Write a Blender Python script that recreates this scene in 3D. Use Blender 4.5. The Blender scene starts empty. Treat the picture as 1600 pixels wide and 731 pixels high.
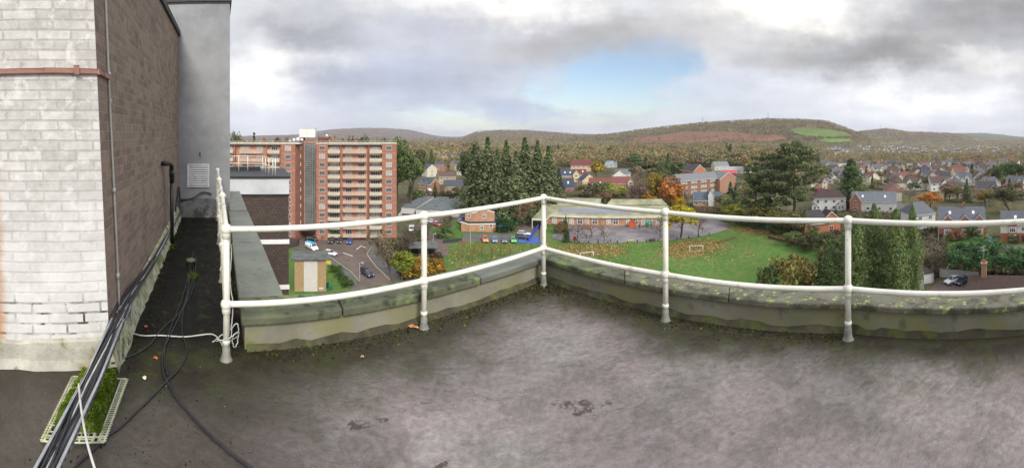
import bpy, math, random
import numpy as np
from mathutils import Vector, Matrix
sc = bpy.context.scene
PI = math.pi
# ------------------------------------------------------------------ camera
F, Y0, H = 613.0, 208.0, 1.72          # pixels per radian, horizon row, eye height above the roof
cd = bpy.data.cameras.new('camera'); cam = bpy.data.objects.new('camera', cd)
sc.collection.objects.link(cam); sc.camera = cam
cam.location = (0, 0, H); cam.rotation_euler = (PI/2, 0, 0)
cd.type = 'PANO'; cd.panorama_type = 'CENTRAL_CYLINDRICAL'
cd.central_cylindrical_range_u_min = -800/F; cd.central_cylindrical_range_u_max = 800/F
cd.central_cylindrical_range_v_min = -(731-Y0)/F; cd.central_cylindrical_range_v_max = Y0/F
cd.central_cylindrical_radius = 1.0
cd.clip_start = 0.05; cd.clip_end = 30000
# ------------------------------------------------------------------ world
SUN_EL, SUN_AZ = math.radians(36), math.radians(148)     # azimuth clockwise from +Y
wd = bpy.data.worlds.new("World"); sc.world = wd; wd.use_nodes = True
nt = wd.node_tree; nt.nodes.clear()
def NN(nt, t, **kw):
    n = nt.nodes.new(t)
    for k, v in kw.items(): setattr(n, k, v)
    return n
class G:
    """small node-graph helper"""
    def __init__(s, nt): s.nt = nt
    def put(s, sock, v):
        if hasattr(v, 'is_output'): s.nt.links.new(v, sock)
        elif isinstance(v, (tuple, list)) and len(v) == 3 and sock.type == 'RGBA': sock.default_value = (*v, 1)
        else: sock.default_value = v
    def m(s, op, a, b=0.0, c=None, clamp=False):
        n = NN(s.nt, 'ShaderNodeMath', operation=op, use_clamp=clamp)
        s.put(n.inputs[0], a); s.put(n.inputs[1], b)
        if c is not None: s.put(n.inputs[2], c)
        return n.outputs[0]
    def mix(s, f, a, b, blend='MIX'):
        n = NN(s.nt, 'ShaderNodeMix', data_type='RGBA', blend_type=blend)
        s.put(n.inputs[0], f); s.put(n.inputs[6], a); s.put(n.inputs[7], b)
        return n.outputs[2]
    def noise(s, vec, scale, detail=4, rough=.55, col=False, dist=0.0):
        n = NN(s.nt, 'ShaderNodeTexNoise')
        if vec is not None: s.nt.links.new(vec, n.inputs['Vector'])
        n.inputs['Scale'].default_value = scale; n.inputs['Detail'].default_value = detail
        n.inputs['Roughness'].default_value = rough; n.inputs['Distortion'].default_value = dist
        return n.outputs['Color' if col else 'Fac']
    def comb(s, x, y, z=0.0):
        n = NN(s.nt, 'ShaderNodeCombineXYZ')
        s.put(n.inputs[0], x); s.put(n.inputs[1], y); s.put(n.inputs[2], z); return n.outputs[0]
    def sep(s, v):
        n = NN(s.nt, 'ShaderNodeSeparateXYZ'); s.nt.links.new(v, n.inputs[0]); return n.outputs
    def ramp(s, f, lo, hi, a=0.0, b=1.0):
        n = NN(s.nt, 'ShaderNodeMapRange', interpolation_type='SMOOTHSTEP')
        s.put(n.inputs[0], f)
        for i, v in enumerate((lo, hi, a, b)): n.inputs[i+1].default_value = v
        return n.outputs[0]
g = G(nt)
tc = NN(nt, 'ShaderNodeTexCoord')
dx, dy, dz = g.sep(tc.outputs['Generated'])
az = g.m('ARCTAN2', dx, dy)
hz = g.m('SQRT', g.m('ADD', g.m('MULTIPLY', dx, dx), g.m('MULTIPLY', dy, dy)))
el = g.m('MINIMUM', g.m('DIVIDE', dz, g.m('MAXIMUM', hz, .001)), 6.0)
# the cloud deck seen in perspective: noise laid out on direction, stretched along the horizon
cv = g.comb(g.m('MULTIPLY', az, 1.6), g.m('MULTIPLY', g.m('POWER', g.m('MAXIMUM', el, 0.0), .8), 4.2), 3.7)
w1 = g.noise(cv, 1.5, 8, .58, col=True); wr = g.sep(w1)
w2 = g.noise(cv, 4.0, 5, .5, col=True); w2r = g.sep(w2)
w3 = g.sep(g.noise(tc.outputs['Generated'], 9.0, 8, .62, col=True))
A = g.m('ADD', az, g.m('ADD', g.m('MULTIPLY', g.m('SUBTRACT', wr[0], .5), .55), g.m('ADD', g.m('MULTIPLY', g.m('SUBTRACT', w2r[0], .5), .10), g.m('MULTIPLY', g.m('SUBTRACT', w3[0], .5), .22))))
E = g.m('ADD', el, g.m('ADD', g.m('ADD', g.m('MULTIPLY', g.m('SUBTRACT', wr[1], .5), .17), g.m('MULTIPLY', g.m('SUBTRACT', w3[1], .5), .10)), g.m('MULTIPLY', g.m('SUBTRACT', w2r[1], .5), .04)))
def blob(cx, cy, sx, sy, amt, p=1.0):
    ca, ce = (cx-800)/F, (Y0-cy)/F
    a = g.m('DIVIDE', g.m('SUBTRACT', A, ca), sx/F); b = g.m('DIVIDE', g.m('SUBTRACT', E, ce), sy/F)
    q = g.m('ADD', g.m('MULTIPLY', a, a), g.m('MULTIPLY', b, b))
    if p != 1.0: q = g.m('POWER', q, p)
    return g.m('MULTIPLY', g.m('EXPONENT', g.m('MULTIPLY', q, -1.0)), amt)
c = g.mix(g.ramp(w2r[2], .3, .75), (.54, .56, .64), (.72, .73, .76))
for cx, cy, sx, sy, amt, col in (
    (640, 125, 165, 75, .9, (.41, .45, .58)),      # blue-grey rain cloud in the middle
    (760, 60, 130, 40, .5, (.50, .52, .59)),
    (410, 105, 80, 75, 1.0, (1.15, 1.14, 1.10)),         # bright left
    (490, 48, 130, 30, 1.0, (.38, .39, .44)),
    (600, 15, 170, 30, .5, (.55, .55, .56)),
    (790, 4, 160, 24, .9, (1.08, 1.05, .99)),
    (930, 60, 125, 36, 1.0, (.40, .39, .395)),
    (1010, 90, 60, 30, .5, (.50, .49, .49)),
    (1130, 60, 150, 45, .6, (.63, .615, .60)),
    (1220, 15, 130, 32, 1.0, (1.2, 1.14, 1.03)),
    (1230, 98, 60, 18, .6, (.47, .46, .45)),
    (1390, 84, 190, 44, 1.1, (.27, .265, .265)),
    (1560, 14, 180, 52, 1.0, (.30, .295, .30)),
    (1460, 62, 50, 24, .5, (.60, .57, .56)),
    (1560, 100, 60, 22, .8, (.85, .83, .80)),
    (1180, 150, 170, 40, .6, (.60, .65, .76)),
    (1420, 155, 150, 36, .95, (1.0, 1.0, 1.01)),
    (1590, 135, 40, 24, .5, (.48, .48, .50)),
    (850, 165, 120, 22, .9, (.42, .50, .68)),        # slate cloud bank under the blue
    (700, 196, 70, 8, .7, (.82, .83, .84)),
    (560, 185, 140, 20, .5, (.58, .61, .72)),
    (450, 178, 120, 30, .5, (.62, .64, .72))):
    c = g.mix(blob(cx, cy, sx, sy, amt), c, col)
lum = g.m('ADD', .38, g.m('ADD', g.m('MULTIPLY', g.noise(cv, 1.8, 5, .5), .60), g.m('MULTIPLY', g.noise(tc.outputs['Generated'], 6.0, 9, .62), .54)))
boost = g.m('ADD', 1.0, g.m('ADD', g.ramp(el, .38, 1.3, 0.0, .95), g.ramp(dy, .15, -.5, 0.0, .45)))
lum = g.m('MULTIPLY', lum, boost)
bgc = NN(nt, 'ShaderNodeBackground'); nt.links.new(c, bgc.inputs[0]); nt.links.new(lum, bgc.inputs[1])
sky = NN(nt, 'ShaderNodeTexSky', sky_type='NISHITA'); sky.sun_disc = False
sky.sun_elevation = SUN_EL; sky.sun_rotation = SUN_AZ; sky.air_density = 1.0; sky.dust_density = .6; sky.ozone_density = 2.0
bgs = NN(nt, 'ShaderNodeBackground'); nt.links.new(sky.outputs[0], bgs.inputs[0]); bgs.inputs[1].default_value = .12
gap = g.m('MAXIMUM', g.m('MAXIMUM', blob(955, 130, 112, 54, 1.45, 1.8), blob(740, 180, 120, 16, .85)), g.m('MAXIMUM', blob(1010, 158, 90, 26, .85), blob(690, 210, 70, 8, .5)))
gap = g.m('MULTIPLY', gap, g.ramp(g.noise(tc.outputs['Generated'], 5.0, 7, .55), .74, .50), clamp=True)
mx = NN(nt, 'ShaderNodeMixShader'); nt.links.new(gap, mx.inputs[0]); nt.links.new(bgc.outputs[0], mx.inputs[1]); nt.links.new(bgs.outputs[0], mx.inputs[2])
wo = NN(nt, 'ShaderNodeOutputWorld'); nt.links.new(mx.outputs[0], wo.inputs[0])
sd = bpy.data.lights.new('sun', 'SUN'); sd.energy = 2.8; sd.angle = math.radians(18); sd.color = (1, .95, .87)
so = bpy.data.objects.new('sun', sd); sc.collection.objects.link(so)
sv = Vector((math.sin(SUN_AZ)*math.cos(SUN_EL), math.cos(SUN_AZ)*math.cos(SUN_EL), math.sin(SUN_EL)))
so.rotation_euler = sv.to_track_quat('Z', 'Y').to_euler(); so.location = (0, -20, 60)
sc.view_settings.view_transform = 'Standard'; sc.view_settings.look = 'None'
sc.view_settings.exposure = 0.32; sc.view_settings.gamma = 1; sc.view_settings.use_curve_mapping = False
sc.cycles.use_denoising = True; sc.cycles.max_bounces = 5; sc.cycles.volume_bounces = 0
sc.cycles.transparent_max_bounces = 6; sc.cycles.volume_step_rate = 5
# ------------------------------------------------------------------ helpers
rng = random.Random(7); nr = np.random.default_rng(11)
GZ = -33.0
TH = (338-800)/F                                     # azimuth of the alley, the direction the building runs
eu = Vector((math.cos(TH), -math.sin(TH), 0)); ev = Vector((math.sin(TH), math.cos(TH), 0))
def UV(u, v, z=0.0): return eu*u + ev*v + Vector((0, 0, z))
def PX(x, D, z=0.0):
    a = (x-800)/F; return Vector((math.sin(a)*D, math.cos(a)*D, z))
def PZ(x, y, z=0.0): return PX(x, (H-z)*F/(y-Y0), z)  # where the sight line meets height z
def uvof(p): return p.dot(eu), p.dot(ev)
CR_L = ([300, 355, 480, 490, 520, 560, 600, 640, 680, 720, 745, 800], [214, 214, 210, 206, 202, 200, 200, 203, 212, 219, 223, 240])
CR_B = ([690, 718, 730, 745, 780, 820, 860, 900, 960, 1100], [240, 223, 212, 206, 204, 204, 207, 210, 212, 230])
CR_C = ([820, 900, 960, 1000, 1050, 1100, 1150, 1200, 1250, 1290, 1320, 1345, 1400], [235, 216, 210, 204, 198, 193, 190, 187, 188, 190, 200, 210, 235])
CR_D = ([1280, 1320, 1345, 1385, 1420, 1480, 1510, 1540, 1600, 1700], [225, 209, 205, 201, 206, 208, 213, 220, 226, 230])
CR_E = ([1400, 1470, 1540, 1570, 1600, 1640, 1800], [230, 208, 208, 211, 215, 218, 226])
RIDGES = ((CR_L, 5200, 2600), (CR_B, 3300, 1500), (CR_C, 2100, 900), (CR_D, 3600, 1400), (CR_E, 5800, 1800))
def sm(t): t = np.clip(t, 0, 1); return t*t*(3-2*t)
def terrain(xp, D):
    """ground height at azimuth (as column xp) and distance D"""
    xp = np.asarray(xp, float); D = np.asarray(D, float)
    xp, D = np.broadcast_arrays(xp, D)
    right = sm((xp-1150)/150)
    zr = np.interp(D, [0, 260, 600, 1200, 2000, 9000], [-33, -33, -43, -60, -62, -70])
    zl = np.interp(D, [0, 260, 500, 1200, 2000, 9000], [-33, -33, -30, -38, -45, -70])
    z = zl*(1-right)+zr*right
    for (cx, cy), Dk, w in RIDGES:
        yc = np.interp(xp, cx, cy); zk = H + (Y0-yc)*Dk/F
        edge = sm((xp-cx[0])/40+.5)*sm((cx[-1]-xp)/40+.5)
        b = np.where(D < Dk, sm((D-(Dk-w))/w), 1-.35*sm((D-Dk)/w))*edge
        zz = z + (zk-z)*b
        z = np.maximum(z, zz)
    return z
def ground(x, y):
    """first distance at which the ground is met along the sight line through column x, row y"""
    D = np.geomspace(40, 7000, 900); z = terrain(x, D); yy = Y0 + (H-z)*F/D
    i = np.argmax(yy <= y); 
    return (float(D[i]), float(z[i])) if yy[i] <= y else (6000.0, -50.0)
def PG(x, y, dz=0.0):
    if y > 290: return PZ(x, y, GZ) + Vector((0, 0, dz))
    D, z = ground(x, y); return PX(x, D, z+dz)
def tz(p):
    D = math.hypot(p[0], p[1]); return float(terrain(800+F*math.atan2(p[0], p[1]), D))
class MB:
    def __init__(s, T=None): s.v=[]; s.f=[]; s.mi=[]; s.uv=[]; s.sm=[]; s.T=T or (lambda x,y,z: Vector((x,y,z))); s.m=0; s.smooth=False
    def P(s, *p): s.v.append(s.T(*p)); return len(s.v)-1
    def face(s, idx, uv=None): s.f.append(tuple(idx)); s.mi.append(s.m); s.uv.append(uv); s.sm.append(s.smooth)
    def quad(s, pts, uv=None): s.face([s.P(*p) for p in pts], uv)
    def box(s, x0, x1, y0, y1, z0, z1, rot=0.0, o=(0,0), uvm=True):
        c, n = math.cos(rot), math.sin(rot); q = []
        for z in (z0, z1):
            for x, y in ((x0,y0),(x1,y0),(x1,y1),(x0,y1)): q.append(s.P(o[0]+x*c-y*n, o[1]+x*n+y*c, z))
        for a in ((0,3,2,1),(4,5,6,7)): s.face([q[i] for i in a])
        for a, L in (((0,1,5,4), (x0,x1)), ((1,2,6,5), (y0,y1)), ((2,3,7,6), (x1,x0)), ((3,0,4,7), (y1,y0))):
            s.face([q[i] for i in a], [(L[0],z0),(L[1],z0),(L[1],z1),(L[0],z1)])
    def prism(s, pts, z0, z1):
        n = len(pts); b = [s.P(x,y,z0) for x,y in pts]; t = [s.P(x,y,z1) for x,y in pts]
        s.face(b[::-1]); s.face(t); L = 0
        for i in range(n):
            j = (i+1)%n; l = math.hypot(pts[j][0]-pts[i][0], pts[j][1]-pts[i][1])
            s.face([b[i],b[j],t[j],t[i]], [(L,z0),(L+l,z0),(L+l,z1),(L,z1)]); L += l
    def tube(s, path, r, n=8, cap=True):
        path = [Vector(s.T(*p)) for p in path]; T = s.T; s.T = lambda x,y,z: Vector((x,y,z))
        rs = r if isinstance(r, (list, tuple)) else [r]*len(path); rings = []; ref = None
        for i, p in enumerate(path):
            d = (path[min(i+1,len(path)-1)]-path[max(i-1,0)]).normalized()
            if ref is None: ref = d.orthogonal().normalized()
            ref = (ref - d*ref.dot(d)); ref = ref.normalized() if ref.length > 1e-6 else d.orthogonal().normalized()
            b = d.cross(ref)
            rings.append([s.P(*(p + (ref*math.cos(2*PI*k/n)+b*math.sin(2*PI*k/n))*rs[i])) for k in range(n)])
        sm0 = s.smooth; s.smooth = n >= 5
        for a, b in zip(rings, rings[1:]):
            for k in range(n): s.face([a[k],a[(k+1)%n],b[(k+1)%n],b[k]])
        s.smooth = sm0
        if cap: s.face(rings[0][::-1]); s.face(rings[-1])
        s.T = T
    def lathe(s, c, prof, n=16):
        rings = [[s.P(c[0]+r*math.cos(2*PI*k/n), c[1]+r*math.sin(2*PI*k/n), c[2]+z) for k in range(n)] for r, z in prof]
        sm0 = s.smooth; s.smooth = True
        for a, b in zip(rings, rings[1:]):
            for k in range(n): s.face([a[k],a[(k+1)%n],b[(k+1)%n],b[k]])
        s.smooth = sm0
        s.face(rings[0][::-1]); s.face(rings[-1])
    def ball(s, c, r, n=14, sz=1.0):
        s.lathe(c, [(r*math.sin(PI*(k+.15)/8.3), -r*sz*math.cos(PI*(k+.15)/8.3)) for k in range(9)], n)
    def build(s, name, mats, parent=None, bevel=0.0):
        me = bpy.data.meshes.new(name); o = bpy.data.objects.new(name, me)
        off = Vector(parent.location) if parent is not None and parent.get('worldbuilt') else Vector((0,0,0))
        if parent is not None and not parent.get('worldbuilt') and parent.parent is not None and parent.parent.get('worldbuilt'): off = Vector(parent.parent.location)
        me.from_pydata([tuple(Vector(p)-off) for p in s.v], [], s.f)
        if not isinstance(mats, (list, tuple)): mats = [mats]
        for m in mats: me.materials.append(m)
        me.polygons.foreach_set('material_index', s.mi); me.polygons.foreach_set('use_smooth', s.sm)
        if any(u is not None for u in s.uv):
            ul = me.uv_layers.new(name='UVMap').data; k = 0
            for f, u in zip(s.f, s.uv):
                for j in range(len(f)): ul[k].uv = u[j] if u else (0,0); k += 1
        me.update(); sc.collection.objects.link(o)
        if parent is not None: o.parent = parent
        if bevel:
            b = o.modifiers.new('bevel', 'BEVEL'); b.width = bevel; b.segments = 2; b.limit_method = 'ANGLE'; b.angle_limit = .6
        return o
def tag(o, label, cat, group=None, kind=None):
    if label: o['label'] = label
    if cat: o['category'] = cat
    if group: o['group'] = group
    if kind: o['kind'] = kind
    return o
def thing(name, label, cat, loc=(0,0,0), group=None, world=False):
    o = bpy.data.objects.new(name, None); sc.collection.objects.link(o); o.location = loc; o.empty_display_size = .2
    tag(o, label, cat, group)
    if world: o['worldbuilt'] = 1
    return o
def kids(o): return [c for c in KID.get(o.name, [])]
KID = {}
def index_kids():
    KID.clear()
    for o in bpy.data.objects:
        if o.parent: KID.setdefault(o.parent.name, []).append(o)
def dup(o, parent=None, tint=None):
    """copy a thing, its parts and sub-parts; tint maps a part name to its colour"""
    c = o.copy(); sc.collection.objects.link(c); c.parent = parent
    st = o.name.split('.')[0]
    if tint and st in tint: c.color = (*tint[st], 1)
    for ch in KID.get(o.name, []): dup(ch, c, tint)
    return c
def leafmesh(name, P, N, size, mats, asp=1.0, extra=None, cols=None, seed=0):
    """P centres, N facing directions -> small quads as one mesh (extra: an MB of limbs in material 1)"""
    r = np.random.default_rng(seed); n = len(P); P = np.asarray(P, float); N = np.asarray(N, float)
    N = N + r.normal(0, .55, N.shape); N /= np.linalg.norm(N, axis=1)[:, None]+1e-9
    R = r.normal(0, 1, N.shape); A = np.cross(N, R); A /= np.linalg.norm(A, axis=1)[:, None]+1e-9; B = np.cross(N, A)
    sz = (np.asarray(size)*r.uniform(.6, 1.3, n))[:, None]*.5
    V = np.empty((n, 4, 3)); k = .35*r.uniform(.5, 1.2, (n, 1))
    V[:, 0] = P-A*sz*asp; V[:, 1] = P-B*sz*k*2+N*sz*.15; V[:, 2] = P+A*sz*asp; V[:, 3] = P+B*sz*k*2-N*sz*.1
    V = V.reshape(-1, 3); nv = len(V); ev_ = []; ef = []; em = 0
    if extra is not None and extra.v:
        ev_ = np.array([tuple(p) for p in extra.v]); V = np.vstack([V, ev_]); ef = extra.f
    me = bpy.data.meshes.new(name); me.vertices.add(len(V)); me.vertices.foreach_set('co', V.ravel())
    loops = np.arange(nv); starts = np.arange(n)*4; 
    el_ = [i+nv for f in ef for i in f]; es = []; t = nv
    for f in ef: es.append(t); t += len(f)
    loops = np.concatenate([loops, np.array(el_, int)]) if ef else loops
    starts = np.concatenate([starts, np.array(es, int)]) if ef else starts
    me.loops.add(len(loops)); me.loops.foreach_set('vertex_index', loops.astype(np.int32))
    me.polygons.add(len(starts)); me.polygons.foreach_set('loop_start', starts.astype(np.int32))
    for m in (mats if isinstance(mats, (list, tuple)) else [mats]): me.materials.append(m)
    if ef: me.polygons.foreach_set('material_index', np.concatenate([np.zeros(n, int), np.ones(len(ef), int)]).astype(np.int32))
    if cols is not None:
        at = me.color_attributes.new('Col', 'FLOAT_COLOR', 'POINT'); cc = np.ones((len(V), 4), np.float32)
        cc[:nv, :3] = np.repeat(cols, 4, axis=0); at.data.foreach_set('color', cc.ravel())
    me.update(calc_edges=True); me.validate(); return me
# ------------------------------------------------------------------ materials
def mat(name, col=(.5,.5,.5), rough=.85, n=(3.0,.18), bump=None, tint=False, spec=.3, metal=0.0, n2=None, stain=None, attr=None):
    m = bpy.data.materials.new(name); m.use_nodes = True; nt = m.node_tree; nt.nodes.clear(); q = G(nt)
    out = NN(nt, 'ShaderNodeOutputMaterial'); b = NN(nt, 'ShaderNodeBsdfPrincipled'); nt.links.new(b.outputs[0], out.inputs[0])
    co = NN(nt, 'ShaderNodeTexCoord').outputs['Object']
    c = (*col, 1)
    if tint: c = NN(nt, 'ShaderNodeObjectInfo').outputs['Color']
    if attr: c = NN(nt, 'ShaderNodeVertexColor', layer_name=attr).outputs[0]
    if n:
        f = q.noise(co, n[0], 5, .6)
        k = q.ramp(f, .25, .75, 1-n[1], 1+n[1]); c = q.mix(1.0, c, q.comb(k, k, k), 'MULTIPLY')
    if stain:                                       # (colour, scale, threshold low, high, amount)
        s_ = q.ramp(q.noise(co, stain[1], 7, .65), stain[2], stain[3], 0.0, stain[4]); c = q.mix(s_, c, stain[0])
    if n2:
        s_ = q.ramp(q.noise(co, n2[1], 6, .6), n2[2], n2[3], 0.0, n2[4]); c = q.mix(s_, c, n2[0])
    q.put(b.inputs['Base Color'], c)
    b.inputs['Roughness'].default_value = rough; b.inputs['Metallic'].default_value = metal; b.inputs['Specular IOR Level'].default_value = spec
    if bump:
        bn = NN(nt, 'ShaderNodeBump'); bn.inputs['Strength'].default_value = bump[1]; bn.inputs['Distance'].default_value = bump[2] if len(bump) > 2 else .01
        nt.links.new(q.noise(co, bump[0], 6, .65), bn.inputs['Height']); nt.links.new(bn.outputs[0], b.inputs['Normal'])
    return m
def leafmat(name, tint=True, attr=None, trans=.25, var=.5, clump=.35, cs=.45):
    m = bpy.data.materials.new(name); m.use_nodes = True; nt = m.node_tree; nt.nodes.clear(); q = G(nt)
    out = NN(nt, 'ShaderNodeOutputMaterial'); d = NN(nt, 'ShaderNodeBsdfDiffuse'); t = NN(nt, 'ShaderNodeBsdfTranslucent')
    c = NN(nt, 'ShaderNodeVertexColor', layer_name=attr).outputs[0] if attr else NN(nt, 'ShaderNodeObjectInfo').outputs['Color']
    geo = NN(nt, 'ShaderNodeNewGeometry'); co = NN(nt, 'ShaderNodeTexCoord').outputs['Object']
    k = q.m('MULTIPLY', q.ramp(geo.outputs['Random Per Island'], 0, 1, 1-var, 1+var), q.ramp(q.noise(co, cs, 3), .3, .7, 1-clump, 1+clump))
    hue = NN(nt, 'ShaderNodeHueSaturation'); q.put(hue.inputs['Hue'], q.ramp(q.noise(co, cs*2.2, 2), .2, .8, .47, .53)); q.put(hue.inputs['Color'], c)
    c = q.mix(1.0, hue.outputs[0], q.comb(k, k, k), 'MULTIPLY')
    nt.links.new(c, d.inputs[0]); nt.links.new(c, t.inputs[0]); mx = NN(nt, 'ShaderNodeMixShader'); mx.inputs[0].default_value = trans
    nt.links.new(d.outputs[0], mx.inputs[1]); nt.links.new(t.outputs[0], mx.inputs[2]); nt.links.new(mx.outputs[0], out.inputs[0])
    return m
def brickmat(name, c1, c2, mortar, bw=.225, rh=.075, ms=.010, rough=.85, patch=None, low=None, bump=.5, top=None, streak=None):
    """bricks laid out on the face's own UV in metres"""
    m = bpy.data.materials.new(name); m.use_nodes = True; nt = m.node_tree; nt.nodes.clear(); q = G(nt)
    out = NN(nt, 'ShaderNodeOutputMaterial'); b = NN(nt, 'ShaderNodeBsdfPrincipled'); nt.links.new(b.outputs[0], out.inputs[0])
    tcn = NN(nt, 'ShaderNodeTexCoord'); uv = tcn.outputs['UV']; co = tcn.outputs['Object']
    ux, uy, _ = q.sep(uv); wn = q.sep(q.noise(co, 9, 3, .6, col=True))
    vec = q.comb(q.m('ADD', ux, q.m('MULTIPLY', q.m('SUBTRACT', wn[0], .5), .012)), q.m('ADD', uy, q.m('MULTIPLY', q.m('SUBTRACT', wn[1], .5), .010)))
    br = NN(nt, 'ShaderNodeTexBrick'); nt.links.new(vec, br.inputs['Vector'])
    for k, v in (('Scale', 1.0), ('Mortar Size', ms), ('Mortar Smooth', .25), ('Bias', -.1), ('Brick Width', bw), ('Row Height', rh)): br.inputs[k].default_value = v
    q.put(br.inputs['Color1'], c1); q.put(br.inputs['Color2'], c2); mcol = mortar
    if low:   # open dark joints in the lowest courses
        lo = q.m('MULTIPLY', q.ramp(uy, low[1]+.08, low[1]-.03), q.ramp(q.noise(co, 5, 4), .42, .55))
        mcol = q.mix(lo, (*mortar, 1), low[0])
    q.put(br.inputs['Mortar'], mcol)
    c = br.outputs['Color']
    f = q.noise(co, 14, 6, .7); k = q.ramp(f, .25, .75, .84, 1.14); c = q.mix(1.0, c, q.comb(k, k, k), 'MULTIPLY')
    for p in (patch or ()):
        c = q.mix(q.ramp(q.noise(co, p[1], 7, .68), p[2], p[3], 0, p[4]), c, p[0])
    if top: c = q.mix(q.m('MULTIPLY', q.ramp(uy, top[1], top[2]), q.ramp(q.noise(co, 3.0, 6, .7), .3, .7, .25, 1.0)), c, top[0])
    if low:
        lo2 = q.m('MULTIPLY', q.m('MULTIPLY', q.ramp(uy, low[1]+.06, low[1]-.04), q.ramp(q.noise(co, 6, 6), .50, .60, 0, .9)), br.outputs['Fac'])
        c = q.mix(lo2, c, low[0])
    if streak:
        s1 = q.m('MULTIPLY', q.ramp(q.m('ABSOLUTE', q.m('ADD', q.m('SUBTRACT', ux, streak[1]), q.m('MULTIPLY', q.m('SUBTRACT', wn[0], .5), .06))), streak[2], 0.0), q.ramp(uy, streak[3], streak[3]-.3))
        c = q.mix(q.m('MULTIPLY', s1, .75), c, streak[0])
    nt.links.new(c, b.inputs['Base Color']); b.inputs['Roughness'].default_value = rough; b.inputs['Specular IOR Level'].default_value = .25
    h = q.m('ADD', q.m('MULTIPLY', br.outputs['Fac'], -1.0), q.m('MULTIPLY', q.noise(co, 60, 5, .7), .35))
    bn = NN(nt, 'ShaderNodeBump'); bn.inputs['Strength'].default_value = bump; bn.inputs['Distance'].default_value = .006
    nt.links.new(h, bn.inputs['Height']); nt.links.new(bn.outputs[0], b.inputs['Normal'])
    return m
M = {}
M['white_wash'] = brickmat('whitewashed_brick', (.63,.615,.58), (.48,.465,.43), (.46,.445,.415), .255, .0755, .009, .8,
    patch=(((.36,.34,.31), 2.6, .48, .66, .45), ((.80,.79,.75), 9, .54, .64, .5), ((.26,.25,.19), 11, .60, .72, .6)), low=((.03,.028,.02), .46), top=((.74,.73,.70), 1.7, .5), streak=((.45,.20,.05), .0, .085, 1.9))
M['dark_brick'] = brickmat('dark_brick', (.31,.222,.168), (.20,.148,.115), (.29,.25,.21), .225, .0755, .006, .85,
    patch=(((.20,.165,.14), 1.3, .5, .7, .5), ((.07,.058,.05), 3.1, .5, .7, .5), ((.36,.33,.30), 16, .66, .74, .5)))
M['wing_brick'] = brickmat('wing_brick', (.10,.07,.055), (.07,.05,.042), (.045,.038,.034), .23, .15, .02, .9, bump=.2)
M['render_grey'] = mat('grey_render', (.275,.28,.285), .8, (1.1,.16), (40,.35,.004), stain=((.17,.174,.178), 2.0, .44, .70, .6), n2=((.36,.365,.37), 4, .55, .72, .45))
M['render_low'] = mat('stained_render', (.17,.17,.165), .75, (4,.3), (30,.5,.006), stain=((.03,.03,.027), 3, .42, .6, .85), n2=((.35,.35,.34), 7, .6, .7, .5))
M['plinth'] = mat('cement_plinth', (.46,.44,.37), .85, (5,.25), (30,.7,.012), stain=((.24,.21,.10), 3.6, .42, .58, .85), n2=((.06,.055,.035), 7, .52, .62, .85))
M['fillet'] = mat('mossy_fillet', (.46,.45,.31), .85, (5,.25), (22,.8,.012), stain=((.16,.19,.045), 4.2, .45, .62, .85), n2=((.05,.055,.03), 11, .55, .66, .8))
M['foot'] = mat('mossy_fillet_strip', (.060,.055,.034), .9, (5,.4), (30,.8,.01), stain=((.085,.10,.025), 6, .5, .62, .8))
M['parapet'] = mat('parapet_render', (.215,.205,.155), .7, (2.5,.25), (26,.4,.006), stain=((.20,.195,.075), 1.9, .40, .62, .8), n2=((.06,.05,.04), 5, .54, .68, .6))
M['coping'] = mat('lichened_concrete', (.105,.112,.068), .75, (2.2,.35), (38,.7,.008), stain=((.18,.24,.07), 3.4, .50, .62, .7), n2=((.035,.042,.022), 7, .50, .62, .85))
M['coping_lichen'] = mat('lichen_coping', (.13,.125,.09), .8, (2.2,.35), (38,.8,.008), stain=((.30,.38,.10), 15, .57, .62, .9), n2=((.045,.043,.028), 7, .5, .62, .75))
M['coping_wet'] = mat('wet_grey_concrete', (.135,.145,.115), .45, (3,.25), (38,.4,.006), stain=((.13,.155,.09), 3.0, .50, .7, .6), n2=((.05,.055,.05), 9, .6, .7, .7))
M['rail_paint'] = mat('cream_gloss_paint', (.66,.65,.555), .42, (5,.10), (22,.45,.004), spec=.45, stain=((.40,.37,.22), 11, .58, .70, .7), n2=((.22,.13,.06), 34, .66, .72, .8))
M['sleeve'] = mat('bitumen_sleeve', (.20,.195,.165), .7, (9,.35), (40,.6,.006))
M['brown_paint'] = mat('brown_painted_metal', (.33,.17,.13), .5, (9,.15), (50,.2,.003))
M['white_plastic'] = mat('grey_white_plastic', (.42,.42,.38), .5, (8,.12))
M['black_pipe'] = mat('black_plastic', (.022,.022,.024), .35, (6,.3), (30,.2,.003), spec=.5)
M['cable'] = mat('black_cable', (.018,.018,.022), .38, (9,.3), spec=.5)
M['grey_cable'] = mat('grey_cable', (.42,.41,.38), .5, (12,.2))
M['galv'] = mat('galvanised_steel', (.42,.44,.46), .38, (15,.2), (40,.2,.003), metal=.7, spec=.5)
M['crate'] = mat('cream_plastic', (.46,.46,.32), .55, (10,.2), stain=((.22,.24,.08), 9, .5, .65, .7))
M['moss'] = mat('moss', (.085,.125,.012), .95, (12,.5), (70,1.0,.02), spec=.1, stain=((.03,.045,.01), 16, .45, .62, .8), n2=((.24,.26,.16), 24, .62, .68, .7))
M['moss_leaf'] = leafmat('moss_tufts', trans=.15, var=.6, clump=.4, cs=14)
M['litter'] = leafmat('dead_leaf_flakes', trans=.0, var=.7, clump=.3, cs=6)
M['cap_dark'] = mat('dark_metal_cap', (.05,.045,.045), .6, (5,.2))
M['vent_white'] = mat('louvre_paint', (.55,.56,.56), .5, (8,.12), stain=((.25,.25,.24), 12, .55, .7, .6))
M['shadow_void'] = mat('dark_duct', (.02,.02,.02), .9, None)
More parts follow.
